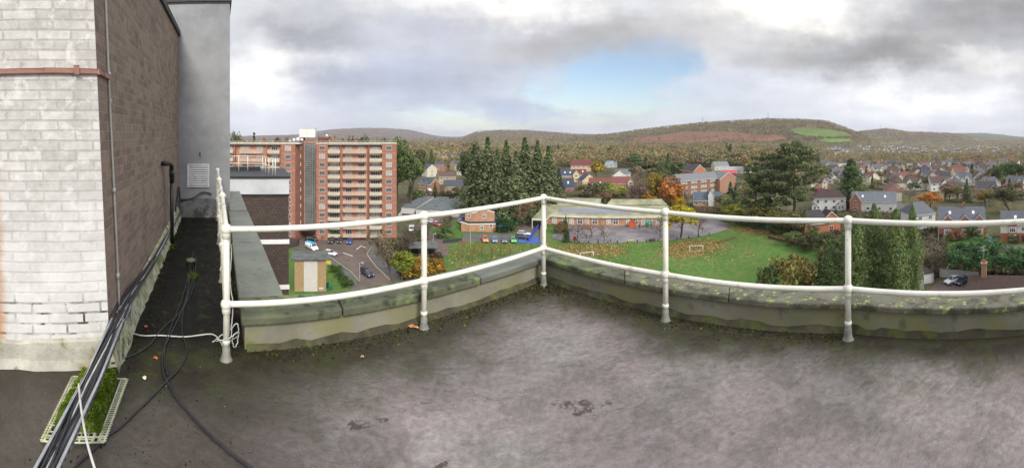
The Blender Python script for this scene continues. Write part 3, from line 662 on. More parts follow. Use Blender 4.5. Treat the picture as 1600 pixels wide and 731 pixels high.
# crate grid
cg = thing('plastic_crate', 'cream plastic grid base lying under the mossy block', 'crate', PZ(130,640), world=True)
c4 = [PZ(114,588,.02), PZ(198,592,.02), PZ(162,691,.02), PZ(64,689,.02)]
def bil(a, b, z=0.0): return (c4[0]*(1-a)*(1-b)+c4[1]*a*(1-b)+c4[2]*a*b+c4[3]*(1-a)*b)+Vector((0,0,z))
s = MB()
for a in (0, .045, .80, .90, 1.0): s.tube([bil(a, t) for t in np.linspace(0,1,6)], .0055, 6)
for b in (0, .93, 1.0): s.tube([bil(t, b) for t in np.linspace(0,1,6)], .0055, 6)
s.build('rim', M['crate'], cg)
s = MB()
for i in range(30):
    b = (i+.5)/30; s.tube([bil(-.03, b), bil(.07, b)], .0032, 4); s.tube([bil(.90, b), bil(1.035, b)], .0036, 4)
for i in range(9): a = .05+i*.11; s.tube([bil(a, .86), bil(a, 1.0)], .005, 5)
for i in range(12): s.tube([bil(.045, (i+.5)/12), bil(.80, (i+.5)/12)], .0035, 4)
s.build('grid_bars', M['crate'], cg)
# moss covered block
mbk = thing('mossy_block', 'block thickly covered with bright green moss under the cable tray', 'mossy block', PZ(130,630), world=True)
def mtop(a, b):
    e = min(1, a*5, (1-a)*5, b*5, (1-b)*5); e = max(e, 0); h = .13*math.sqrt(max(0, 1-(1-e)**2))
    return h
s = MB(); s.smooth = True; na, nb = 22, 34; ids = {}
b4 = [PZ(128,594,.02), PZ(184,596,.02), PZ(158,678,.02), PZ(84,672,.02)]
for i in range(na+1):
    for j in range(nb+1):
        a, b = i/na, j/nb; p = b4[0]*(1-a)*(1-b)+b4[1]*a*(1-b)+b4[2]*a*b+b4[3]*(1-a)*b
        ids[i,j] = s.P(p.x+fr.uniform(-.004,.004), p.y+fr.uniform(-.004,.004), .012+mtop(a,b)*(1+.22*math.sin(a*9+b*7)*math.cos(b*13))+fr.uniform(-.006,.006)*(1 if 0<i<na and 0<j<nb else 0))
for i in range(na):
    for j in range(nb): s.face([ids[i,j], ids[i,j+1], ids[i+1,j+1], ids[i+1,j]])
s.build('block', M['moss'], mbk)
def tufts(name, pts, size, parent=None, mk='moss_leaf', col=(.13,.19,.02), up=.9, seed=3):
    N = np.tile([0,0,up], (len(pts),1)); off_ = Vector(parent.location) if parent is not None else Vector((0,0,0))
    me = leafmesh(name, np.array(pts)-np.array(off_), N, size, M[mk], seed=seed); o = bpy.data.objects.new(name, me); sc.collection.objects.link(o)
    o.color = (*col, 1); o.parent = parent; return o
pts = []
for _ in range(5200):
    a, b = fr.random(), fr.random(); p = b4[0]*(1-a)*(1-b)+b4[1]*a*(1-b)+b4[2]*a*b+b4[3]*(1-a)*b
    if math.sin(a*17+b*5)*math.cos(b*21-a*4) > .62: continue
    pts.append((p.x, p.y, .014+mtop(a,b)*(1+.22*math.sin(a*9+b*7)*math.cos(b*13))+fr.uniform(0,.008)))
tufts('moss', pts, .012, mbk)
# loose moss and leaf litter
pts = []; lit = []
for _ in range(2600):
    v = fr.uniform(3.0, 8.0); u = .2-abs(fr.gauss(0,.16)) if fr.random() < .55 else -.68+abs(fr.gauss(0,.10))
    lit.append(tuple(UV(u, v, .004+fr.uniform(0,.008))))
for _ in range(2600):
    t = fr.random()
    if t < .45: u = fr.uniform(.3, 3.3); v = 3.07-abs(fr.gauss(0,.10))
    elif t < .8: u = 3.36-abs(fr.gauss(0,.10)); v = fr.uniform(-.1, 3.05)
    else: u = 3.36-abs(fr.gauss(0,.22)); v = 3.05-abs(fr.gauss(0,.22))
    (pts if fr.random() < .5 else lit).append(tuple(UV(u, v, .004+fr.uniform(0,.006))))
for _ in range(260): lit.append(tuple(UV(fr.uniform(-1.0,.2), fr.uniform(1.2,3.0), .004)))
tag(tufts('moss', pts, .022, None, col=(.055,.068,.016)), 'loose green moss along the foot of the parapet', 'moss', kind='stuff')
tag(tufts('leaf_litter', lit, .016, None, 'litter', (.035,.028,.018)), 'dark wet leaf litter on the alley floor and roof edges', 'leaf litter', kind='stuff')
pts = [tuple(p) for p in (UV(-.28+fr.gauss(0,.03), 4.7+fr.gauss(0,.06), fr.uniform(.003,.02)) for _ in range(400))]+[tuple(UV(-.67+fr.gauss(0,.03), 5.9+fr.gauss(0,.08), fr.uniform(.003,.02))) for _ in range(300)]
tag(tufts('moss', pts, .02, None, col=(.07,.11,.015)), 'green moss round the roof outlet and the foot of the black pipe', 'moss', kind='stuff')
s = MB(); p = UV(-.33, 5.05); s.lathe((p.x,p.y,0), [(.055,0),(.055,.07),(.062,.07),(.062,.09),(.045,.10)], 12)
tag(s.build('roof_outlet', mat('green_stained_outlet', (.10,.12,.06), .8, (8,.4))), 'short green-stained vent stub standing in the wet alley', 'roof outlet')
def leaf(x, y, size, col, label, rot):
    p = PZ(x, y, .012); s = MB(); k = 9; s.smooth = True; r0 = []
    c = s.P(p.x, p.y, p.z+.012)
    for i in range(k):
        a = 2*PI*i/k; r = size*(1 if i % 2 else .62)*(1.25 if i == 0 else 1)
        r0.append(s.P(p.x+math.cos(a+rot)*r, p.y+math.sin(a+rot)*r*.75, .006+.014*((i*7) % 3)/2))
    for i in range(k): s.face([c, r0[i], r0[(i+1) % k]])
    o = s.build('fallen_leaf', M['tint']); o.color = (*col, 1); tag(o, label, 'leaf')
leaf(643, 509, .038, (.50,.23,.09), 'curled tan leaf lying left of the second railing post', .3)
leaf(650, 511, .026, (.55,.28,.12), 'small tan leaf touching the post-side leaf by the parapet', 1.4)
leaf(228, 510, .020, (.42,.10,.04), 'red-brown leaf on the dark alley floor beside the grey cable', .6)
leaf(243, 559, .022, (.45,.12,.05), 'orange leaf on the dark roof between the looping cables', 2.0)
leaf(226, 590, .024, (.55,.50,.40), 'pale curled leaf on the dark roof above the cream crate', 1.0)
leaf(566, 557, .016, (.45,.26,.14), 'small brown leaf below the parapet between the first two posts', 1.9)
# ---- lower wing of the block seen past the tower
wg = thing('lower_brick_wing', 'lower dark brick wing with a pale fascia and small roof railing beyond the alley parapet', 'building', PX(395, 23.2, GZ), world=True)
aw = (400-800)/F; WX = lambda s_, t, z: Vector((math.sin(aw)*(23+t)+math.cos(aw)*s_, math.cos(aw)*(23+t)-math.sin(aw)*s_, z))
s = MB(WX); s.box(-9, 1.93, 0, 5.2, GZ, -1.95); s.build('wall', M['wing_brick'], wg)
s = MB(WX); s.box(-9, 1.95, -.05, 5.2, -1.85, -.93); s.build('fascia', M['fascia_grey'], wg)
s = MB(WX); s.box(-9, 2.02, -.12, 5.3, -.928, -.80); s.box(-9, 1.97, -.08, 0, -1.95, -1.852); s.box(-9, .3, 3.4, 3.7, -.80, -.55); s.build('roof', M['dark_roof'], wg)
for z in (-4.78, -7.45, -10.1): s = MB(WX); s.box(-9, 1.96, -.04, -.002, z, z+.26); s.build('string_course', M['white_frame'], wg)
wr = thing('roof_railing', 'small cream roof railing on top of the lower brick wing', 'railing', WX(-1, 2, -.8), world=True)
s = MB(WX); rp = [(-8,3.2),(-6,3.2),(-4,3.2),(-1.15,3.2),(-.55,3.2),(.45,3.0),(.62,2.2),(.80,1.4),(1.02,.7),(1.15,.3)]
s = MB(WX)
for x, y in rp[2:]: s = MB(WX); s.tube([(x,y,-.80),(x,y,.18)], .028, 6); s.build('post', M['rail_paint'], wr)
for z in (.18, -.30): s = MB(WX); s.tube([(x,y,z) for x, y in rp], .024, 6); s.build('rail', M['rail_paint'], wr)
# ================================================================== LAND
def terrain_mesh():
    xs = np.concatenate([np.linspace(-1100, -60, 40), np.arange(-50, 1701, 4.0), np.linspace(1720, 2750, 40)])
    Ds = np.concatenate([[1.0], np.geomspace(45, 6900, 220)])
    Z = terrain(xs[None, :], Ds[:, None]); A_ = (xs-800)/F
    X = np.sin(A_)[None]*Ds[:, None]; Y = np.cos(A_)[None]*Ds[:, None]
    r = np.random.default_rng(4)
    far = sm((Ds-900)/800)[:, None]
    Z = Z + far*r.normal(0, 1, Z.shape)*np.minimum(3.0, Ds[:, None]*.0011)
    n, m_ = len(Ds), len(xs); V = np.stack([X, Y, Z], -1).reshape(-1, 3)
    idx = np.arange(n*m_).reshape(n, m_); f = np.stack([idx[:-1,:-1], idx[:-1,1:], idx[1:,1:], idx[1:,:-1]], -1).reshape(-1, 4)[:, ::-1]
    me = bpy.data.meshes.new('terrain'); me.vertices.add(len(V)); me.vertices.foreach_set('co', V.ravel())
    me.loops.add(f.size); me.loops.foreach_set('vertex_index', f.ravel().astype(np.int32)); me.polygons.add(len(f)); me.polygons.foreach_set('loop_start', (np.arange(len(f))*4).astype(np.int32))
    # land cover: soil and scrub near, autumn wood, bracken and pasture on the hill
    XX = np.broadcast_to(xs[None], Z.shape); DD = np.broadcast_to(Ds[:, None], Z.shape); YP = Y0+(H-Z)*F/DD
    C = np.zeros(Z.shape+(3,)); C[:] = (.10, .095, .05)
    def put(mask, col): C[mask] = col
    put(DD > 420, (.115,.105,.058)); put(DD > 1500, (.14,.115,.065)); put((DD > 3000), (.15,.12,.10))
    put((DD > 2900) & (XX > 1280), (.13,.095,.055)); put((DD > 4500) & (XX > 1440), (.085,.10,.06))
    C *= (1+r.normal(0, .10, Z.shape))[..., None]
    at = me.color_attributes.new('Col', 'FLOAT_COLOR', 'POINT'); cc = np.ones((n*m_, 4), np.float32); cc[:, :3] = C.reshape(-1, 3); at.data.foreach_set('color', cc.ravel())
    me.materials.append(M['land']); me.update(calc_edges=True); me.polygons.foreach_set('use_smooth', [True]*len(f))
    o = bpy.data.objects.new('terrain', me); sc.collection.objects.link(o); return tag(o, 'autumn valley floor rising to wooded hills', 'terrain', kind='structure')
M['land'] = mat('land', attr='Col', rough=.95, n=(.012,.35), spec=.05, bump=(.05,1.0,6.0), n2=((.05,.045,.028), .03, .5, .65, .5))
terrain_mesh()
# fields and bracken on the hill: sheets following the slope
def hillpatch(name, poly, col, label, kind='structure', dz=3.0, mk=None, Dmin=700):
    """a sheet lying on the hillside within the outline"""
    from mathutils.geometry import tessellate_polygon
    x0, x1 = min(p[0] for p in poly), max(p[0] for p in poly); y0_, y1_ = min(p[1] for p in poly), max(p[1] for p in poly)
    def inside(x, y):
        c = False
        for i in range(len(poly)):
            (ax, ay), (bx, by) = poly[i], poly[i-1]
            if (ay > y) != (by > y) and x < (bx-ax)*(y-ay)/(by-ay)+ax: c = not c
        return c
    s = MB(); ids = {}; st_x, st_y = 4.0, .8
    nx, ny = int((x1-x0)/st_x)+1, int((y1_-y0_)/st_y)+1
    for i in range(nx):
        for j in range(ny):
            x, y = x0+i*st_x, y0_+j*st_y
            if not inside(x+st_x/2, y+st_y/2): continue
            q = []
            for a, b in ((0,0),(1,0),(1,1),(0,1)):
                k = (i+a, j+b)
                if k not in ids:
                    D, z = ground(x0+k[0]*st_x, y0_+k[1]*st_y); ids[k] = s.P(*PX(x0+k[0]*st_x, D, z+dz))
                q.append(ids[k])
            s.face(q)
    s.sm = [True]*len(s.f)
    o = s.build(name, mk or mat(name+'_cover', col, .95, (.01,.2), spec=.05)); return tag(o, label, name.replace('_', ' '), kind=kind)
hillpatch('field', [(1236,204),(1262,201),(1290,203),(1322,209),(1330,214),(1300,216),(1262,214),(1240,209)], (.105,.155,.045), 'bright green pasture high on the wooded hill')
hillpatch('field', [(1280,219),(1300,218),(1326,219),(1334,222),(1300,225),(1282,223)], (.11,.17,.045), 'lower green pasture beneath the larger hill field')
hillpatch('bracken', [(985,224),(990,217),(1030,212),(1080,206),(1130,206),(1165,209),(1215,213),(1240,218),(1200,223),(1150,221),(1090,224),(1040,225)], (.17,.088,.062), 'red-brown bracken slope on the main hill', dz=2.0)
hillpatch('field', [(1500,218.5),(1540,217.5),(1600,218.5),(1660,219),(1600,221),(1510,221)], (.13,.17,.06), 'pale green strip of pasture below the far right ridge')
# ---- flat ground sheets near the block
def sheet(name, pts, m_, dz, label, cat=None, kind='structure', px=True):
    P_ = [PG(x, y, dz) if px else Vector((x, y, GZ+dz)) for x, y in pts]; s = MB(); s.face([s.P(*p) for p in P_][::-1])
    o = s.build(name, m_); return tag(o, label, cat or name, kind=kind)
def smoothpts(pts, k=5):
    out = []; n = len(pts)
    for i in range(n):
        p0, p1, p2, p3 = [Vector(pts[(i+j) % n]) for j in (-1,0,1,2)]
        for t in range(k):
            t /= k; out.append(tuple(.5*((2*p1)+(p2-p0)*t+(2*p0-5*p1+4*p2-p3)*t*t+(3*p1-p0-3*p2+p3)*t**3)))
    return out
sheet('lawn', [(440,500),(440,360),(600,352),(640,372),(700,360),(800,352),(900,345),(1180,345),(1260,372),(1290,392),(1330,430),(1330,500)], M['grass'], .02, 'green grass between the flats and the playground')
sheet('car_park', [(446,372),(480,365),(560,362),(640,366),(660,345),(640,326),(626,318),(700,318),(740,326),(760,338),(735,352),(706,364),(700,400),(672,402),(668,378),(610,385),(585,378),(572,396),(588,418),(612,440),(630,460),(560,470),(560,437),(548,424),(527,409),(504,392),(470,386),(446,381)], M['asphalt'], .05, 'brown-grey tarmac of the car park and road below the red brick flats', 'car park')
sheet('pavement', [(586,379),(610,386),(626,402),(640,425),(650,460),(632,460),(612,439),(588,417),(573,397)], M['path'], .12, 'dark pavement beside the car park road')
sheet('pavement', [(504,396),(528,411),(548,427),(562,450),(568,474),(545,474),(548,450),(528,424),(500,402)], M['path'], .09, 'narrow path along the grass bank beside the road', 'pavement')
sheet('pavement', [(446,381),(470,386),(500,392),(500,397),(468,391),(446,386)], M['path'], .09, 'path in front of the sandy brick outbuilding', 'pavement')
sheet('road', [(690,374),(708,362),(760,361),(850,362),(852,377),(800,379),(740,377),(700,381)], M['path'], .06, 'grey access road with parked cars beyond the lawn', 'road')
sheet('road', [(740,345),(760,330),(830,322),(862,325),(850,345),(845,362),(812,362),(800,350)], M['asphalt'], .055, 'brown tarmac yard beside the school', 'road')
sheet('playground', smoothpts([(862,372),(905,379),(960,380),(1020,377),(1075,372),(1115,365),(1138,357),(1136,349),(1110,343),(1060,340),(960,342),(870,345),(872,362)]), M['playground'], .08, 'wet grey school playground behind the yellow tree')
sheet('road', [(1440,470),(1460,445),(1490,425),(1520,440),(1600,446),(1680,450),(1680,500)], M['asphalt'], .04, 'garage yard below the dark green trees', 'road')
sheet('road', [(1396,300),(1420,330),(1440,352),(1470,372),(1472,430),(1440,430),(1420,380),(1400,340)], M['path'], .05, 'lane between the white house and the garages', 'road')
sheet('road', [(1484,385),(1560,381),(1640,385),(1690,392),(1690,402),(1600,396),(1520,392)], M['asphalt'], .05, 'dark residential road in front of the bay-windowed houses', 'road')
sheet('lawn', [(1476,366),(1545,366),(1552,380),(1480,384)], M['grass'], .06, 'small front lawn of the bay-windowed house', 'lawn')
sheet('lawn', [(1556,372),(1660,374),(1670,386),(1556,382)], M['grass'], .06, 'front gardens of the right-hand bay-windowed houses', 'lawn')
sheet('lawn', [(690,345),(722,345),(730,360),(720,376),(692,374),(670,360)], M['grass'], .075, 'rough grass verge beside the brick caretaker house', 'lawn')
sheet('lawn', [(722,361),(800,359),(806,364),(740,366)], M['grass'], .085, 'strip of grass in front of the brick caretaker house', 'lawn')
def stripe(name, a, b, w, m_, dz, label):
    p, q = PG(*a), PG(*b); d = (q-p); d.z = 0; n_ = Vector((-d.y, d.x, 0)).normalized()*w/2; up = Vector((0,0,dz)); s = MB()
    s.face([s.P(*(t+up)) for t in (p-n_, q-n_, q+n_, p+n_)]); return tag(s.build(name, m_), label, 'road marking', kind='structure')
stripe('road_marking', (536,395), (551,400.5), .35, M['paint_white'], .07, 'white centre dash on the car park road')
stripe('road_marking', (566,385), (573,388), .4, M['paint_white'], .07, 'white dash at the car park junction')
stripe('road_marking', (557,390), (565,384), .3, M['paint_white'], .07, 'white give-way dash beside the junction')
stripe('road_marking', (574,399), (587,417), .2, M['paint_yellow'], .075, 'yellow line along the kerb of the road')
stripe('road_marking', (587,417), (610,439), .2, M['paint_yellow'], .075, 'yellow line along the lower road kerb')
for a, b in (((573,397),(588,417)), ((588,417),(612,439)), ((586,379),(573,397)), ((527,410),(548,425)), ((548,425),(561,440)), ((504,393),(527,410))):
    p, q = PG(*a), PG(*b); s = MB(); d = (q-p); an = math.atan2(d.y, d.x); s.box(0, d.length, -.08, .08, GZ+.02, GZ+.17, an, (p.x,p.y)); tag(s.build('kerb', M['kerb']), 'pale kerb edging the car park road', 'kerb', kind='structure')
# fallen leaves under the playground trees, stony retaining edge
def scatter_poly(poly, n_, r):
    x0, x1 = min(p[0] for p in poly), max(p[0] for p in poly); y0_, y1_ = min(p[1] for p in poly), max(p[1] for p in poly); out = []
    while len(out) < n_:
        x, y = r.uniform(x0,x1), r.uniform(y0_,y1_); c = False
        for i in range(len(poly)):
            (ax, ay), (bx, by) = poly[i], poly[i-1]
            if (ay > y) != (by > y) and x < (bx-ax)*(y-ay)/(by-ay)+ax: c = not c
        if c: out.append((x, y))
    return out
fr = random.Random(9)
pl_ = []
for poly, k in (([(872,386),(905,381),(960,383),(985,392),(960,399),(900,402),(872,396)], 2400), ([(1035,386),(1060,378),(1110,374),(1135,379),(1128,390),(1095,400),(1050,404),(1035,398)], 3200),
    ([(1090,350),(1140,352),(1200,362),(1250,374),(1290,388),(1270,388),(1210,372),(1150,360)], 3800), ([(860,380),(1140,375),(1200,395),(1150,420),(950,420),(862,400)], 1100), ([(690,378),(860,380),(860,410),(700,420)], 1500), ([(1190,350),(1290,370),(1300,392),(1260,385)], 1200)):
    for x, y in scatter_poly(poly, k, fr):
        p = PG(x+fr.gauss(0,9), y+fr.gauss(0,2.2), .06); pl_.append(tuple(p))
o = tufts('fallen_leaves', pl_, .42, None, 'litter', (.30,.16,.07), up=1.6); tag(o, 'orange-brown leaves fallen over the grass round the playground', 'fallen leaves', kind='stuff')
# ================================================================== BUILDINGS
def V2(x, y): return Vector((x, y, 0))
def win_mesh(name, w, h, d=.08, bars=1, cross=0, glass='glass', fr_=.07):
    """a window centred on x, standing on z=0, facing -y: frame (slot 0) and pane (slot 1)"""
    s = MB(); s.m = 0; a = w/2
    s.box(-a, a, -d, 0, 0, fr_); s.box(-a, a, -d, 0, h-fr_, h); s.box(-a, -a+fr_, -d, 0, fr_, h-fr_); s.box(a-fr_, a, -d, 0, fr_, h-fr_)
    for i in range(bars): x = -a+w*(i+1)/(bars+1); s.box(x-fr_*.4, x+fr_*.4, -d*.9, 0, fr_, h-fr_)
    if cross: s.box(-a+fr_, a-fr_, -d*.85, 0, h*cross-fr_*.35, h*cross+fr_*.35)
    s.m = 1; s.quad([(-a+fr_, -d*.4, fr_), (a-fr_, -d*.4, fr_), (a-fr_, -d*.4, h-fr_), (-a+fr_, -d*.4, h-fr_)])
    me = s.build(name, [M['white_frame'], M[glass]]); m_ = me.data; bpy.data.objects.remove(me); return m_
def inst(name, me, parent, loc, rz=0.0, col=None):
    o = bpy.data.objects.new(name, me); sc.collection.objects.link(o); o.parent = parent; o.location = loc; o.rotation_euler = (0,0,rz)
    if col: o.color = (*col, 1)
    return o
# ---- the red brick tower of flats
azt = (560-800)/F
tw_ = thing('apartment_tower', 'eleven storey red brick flats with cream balconies and a glazed stair strip', 'tower block', (math.sin(azt)*127, math.cos(azt)*127, GZ))
tw_.rotation_euler = (0, 0, -azt)
def TB(): return MB(lambda x, y, z: Vector((x, y, z-GZ)))
TOP, FH = -1.75, 2.72
fl_z = [TOP-.55-FH*(i+1)+.35 for i in range(11)]          # floor levels, top storey first
s = TB(); s.box(-13.7, -9.9, 0, 13, GZ, TOP); s.box(7.6, 12.4, 0, 13, GZ, TOP); s.box(-13.8, 12.3, 1.6, 13, GZ, TOP-.01)
s.box(-18.5, -13.71, 4.0, 12.9, GZ, TOP+1.0); s.box(-19.3, -18.51, 4.2, 12, GZ, TOP-.02)
s.quad([(-20.0,-4,GZ),(-18.3,4.1,GZ),(-18.3,4.1,TOP),(-20.0,-4,TOP)]); s.quad([(-24.5,-4,GZ),(-20,-4,GZ),(-20,-4,TOP),(-24.5,-4,TOP)]); s.quad([(-49,-2.4,GZ),(-24.49,-2.4,GZ),(-24.49,-2.4,TOP),(-49,-2.4,TOP)])
s.quad([(-24.5,-2.4,GZ),(-24.5,-4,GZ),(-24.5,-4,TOP),(-24.5,-2.4,TOP)]); s.box(-49, -18.4, -2.3, 9, TOP-.02, TOP); s.box(-49, -20, 9, 9.2, GZ, TOP)
s.build('wall', M['tower_brick'], tw_)
s = TB(); 
for (a, b, y) in ((-9.9, 7.6, 1.595), (-47, -24.5, -2.41)): s.quad([(a,y,GZ),(b,y,GZ),(b,y,TOP-.1),(a,y,TOP-.1)])
s.build('balcony_back_wall', M['tower_brick_pale'], tw_)
s = TB(); s.box(-13.8, 12.5, -.1, 13, TOP, TOP+.16); s.box(-50, -18.6, -4.1, 9, TOP, TOP+.16); s.build('roof_slab', M['concrete'], tw_)
for z in fl_z:
    for a, b, y in ((-13.72, -9.9, -.004), (7.6, 12.42, -.004), (-24.5, -20, -4.004)): s = TB(); s.quad([(a,y,z-.12),(b,y,z-.12),(b,y,z+.06),(a,y,z+.06)]); s.build('floor_band', M['tower_brick_pale'], tw_)
# roof railing
s = TB()
for a, b, y in ((-13.7, 12.4, -.02), (-49, -20.1, -3.9)):
    k = int((b-a)/1.4)
    for i in range(k+1): x = a+(b-a)*i/k; s.box(x-.035, x+.035, y, y+.06, TOP+.16, TOP+1.0)
    for z in (.5, .95): s.box(a, b, y, y+.06, TOP+z, TOP+z+.07)
    s.box(a, b, y+.01, y+.04, TOP+.16, TOP+.42)
    for i in range(3, k, 6): x = a+(b-a)*i/k; s.box(x-.12, x+.12, y+.3, y+.6, TOP+.16, TOP+1.1)
s.build('roof_railing', M['balcony'], tw_)
wA = win_mesh('window', 1.9, 1.45, bars=2, cross=0, glass='glass'); wB = win_mesh('window', 1.9, 1.45, bars=1, glass='glass_lit')
wC = win_mesh('window', .55, 1.3, bars=0, glass='glass_lit'); bw1 = win_mesh('window', 3.0, 1.9, bars=3, glass='glass'); bw2 = win_mesh('window', 2.1, 1.9, bars=2, glass='glass_lit'); bw3 = win_mesh('window', 2.1, 1.9, bars=2, glass='glass'); bw4 = win_mesh('window', 3.0, 1.9, bars=4, glass='glass_lit')
fr = random.Random(21); panel_cols = [(.50,.45,.34),(.46,.42,.33),(.55,.50,.40)]
pink = mat('pink_balcony_panel', (.48,.32,.24), .85, (1,.15))
bal_side = TB(); bal_side.box(-2.0, 2.0, -.95, 0, GZ-.12, GZ+.06); bal_side.box(-2.0, 2.0, -.95, -.88, GZ+.06, GZ+1.02); bal_side.box(-2.0,-1.93,-.88,0,GZ+.06,GZ+1.02); bal_side.box(1.93,2.0,-.88,0,GZ+.06,GZ+1.02)
o_ = bal_side.build('balcony', M['balcony']); me_side = o_.data; bpy.data.objects.remove(o_)
bal_mid = TB(); bal_mid.m = 0; bal_mid.box(-3.85, 3.85, -.9, 0, GZ-.12, GZ+.06)
for k in range(4): bal_mid.m = 1; x = -3.85+k*1.925; bal_mid.box(x+.04, x+1.885, -.9, -.84, GZ+.06, GZ+.98)
bal_mid.m = 0; bal_mid.box(-3.85, 3.85, -.92, -.82, GZ+.98, GZ+1.04)
o_ = bal_mid.build('balcony', [M['balcony'], pink]); me_mid = o_.data; bpy.data.objects.remove(o_)
nwin = 0
for i, z in enumerate(fl_z):
    zz = z-GZ
    for x, y in ((-11.8, 0), (9.9, 0), (-22.3, -4)): inst('window', fr.choice([wA, wA, wB]), tw_, (x, y-.002, zz+.85))
    inst('window', wC, tw_, (-19.0, .9-.02, zz+.9), math.radians(78))
    inst('window', wC, tw_, (12.403, 6, zz+.9), PI/2)
    for cx, me in ((-7.9, me_side), (5.6, me_side), (-1.55+.35, me_mid)):
        inst('balcony', me, tw_, (cx, .25 if me is me_side else .6, zz))
    inst('balcony_door', fr.choice([bw1, bw4]), tw_, (-7.9, 1.57, zz+.1)); inst('balcony_door', fr.choice([bw1, bw1, bw4]), tw_, (5.6, 1.57, zz+.1))
    for x in (-3.2, .9): inst('balcony_door', fr.choice([bw2, bw2, bw3]), tw_, (x, 1.57, zz+.1))
    if i < 3:
        for cx, me in ((-42.6, me_side), (-27, me_side), (-34.5, me_mid)): inst('balcony', me, tw_, (cx, -3.5, zz))
        for x in (-42.6, -27.0, -37, -32): inst('balcony_door', fr.choice([bw2, bw3, bw4]), tw_, (x, -2.44, zz+.1))
s = TB()
for x in (-5.75, 3.4, -10.0): s.box(x-.11, x+.11, .0 if x > -9.9 else .5, 1.6, GZ+2, TOP-.1)
for x in (-24.7, -29.4, -40.2): s.box(x-.12, x+.12, -3.5, -2.4, GZ+2, TOP-.1)
s.build('balcony_fin_walls', M['tower_brick'], tw_)
s = TB(); s.box(-9.9, 7.6, .1, 1.6, TOP-.28, TOP-.05); s.box(-46, -24.5, -3.8, -2.4, TOP-.28, TOP-.05); s.build('balcony_canopy', M['concrete'], tw_)
# stair strip
s = TB(); s.m = 1; s.quad([(-17.9,3.98,-29.5),(-14.6,3.98,-29.5),(-14.6,3.98,TOP+.2),(-17.9,3.98,TOP+.2)]); s.m = 0
for i in range(6): x = -17.9+i*.66; s.box(x-.06, x+.06, 3.88, 3.97, -29.5, TOP+.2)
k = 40
for i in range(k+1): z = -29.5+(TOP+29.7)*i/k; s.box(-17.9, -14.6, 3.9, 3.972, z-.035, z+.035)
s.build('stair_glazing', [mat('grey_mullions', (.40,.41,.40), .6, (.3,.3)), M['glass']], tw_)
s = TB(); s.box(-19.5, -14.4, -.5, 3.9, -30.4, -30.1); s.build('entrance_canopy', M['dark_roof'], tw_)
# roof plant
s = TB(); s.box(-20.0, -14.6, 5, 8.6, .3, 3.2); s.build('plant_housing', mat('cream_panels', (.72,.70,.62), .7, (.5,.06)), tw_)
s = TB(); s.box(-20.1, -14.5, 4.9, 8.7, 3.2, 3.33)
for x in (-20.0, -17.3, -14.6): s.box(x-.07, x+.07, 4.9, 4.99, .3, 3.2)
s.box(-20.0,-14.6,4.93,4.985,1.6,1.72); s.build('housing_frame', M['concrete'], tw_)
s = TB(); s.box(-13.7, -10.2, 5, 9, TOP+.16, .3); s.box(-20.0, -18.52, 5, 9, TOP, .3); s.build('plant_room', mat('dark_brick_plant', (.13,.055,.04), .9, (.8,.2)), tw_)
for x, z, r in ((-21.6,-.55,.55),(-20.2,-.45,.75),(-18.9,-.5,.5),(-23,-.9,.35),(-10.5,.9,.45)):
    s = MB(); s.smooth = True; s.tube([(0,0,0),(0,-.12,0),(0,-.22,0)], [r*.3, r*.8, r], 12); s.tube([(0,0,-.1),(0,.1,-.8)], .04, 5)
    inst('satellite_dish', s.build('satellite_dish', M['white_frame']).data, tw_, (x, 3.4, z-GZ))
for o in [o for o in sc.objects if o.name.startswith('satellite_dish') and o.parent is None]: bpy.data.objects.remove(o)
# entrance steps and low wall
s = TB()
for i in range(9): s.box(-26+i*.45, -22+i*.45, -12+i*.45, -6, GZ, GZ+.22*(i+1))
s.box(-22.3, -21.9, -12, -7.5, GZ, GZ+2.6) if False else None
s.build('entrance_steps', M['brown_wood'], tw_)
# ---- sandy brick outbuilding
p = PX(485, 86, GZ); ob = thing('brick_outbuilding', 'sandy brick outbuilding with a tall pale panel and a dark flat roof', 'outbuilding', p); ob.rotation_euler = (0,0,-(485-800)/F)
s = MB(); s.box(-3.5, -1.45, 0, 4.6, 0, 6.9); s.box(1.55, 3.45, 0, 4.6, 0, 6.9); s.box(-1.45, 1.55, .12, 4.6, 0, 6.9); s.build('wall', M['sand_brick'], ob)
s = MB(); s.box(-1.44, 1.54, .02, .10, 0, 6.7); s.build('door_panel', M['door_panel'], ob)
s = MB(); s.box(-4.3, 4.1, -.5, 5.6, 6.9, 7.25); s.build('roof', M['flat_roof'], ob, bevel=.04)
s = MB(); s.box(-1.44, 1.54, -.02, .10, 6.7, 6.88); s.box(1.9, 2.9, -.05, -.002, .5, .9); s.build('lintel', M['concrete'], ob)
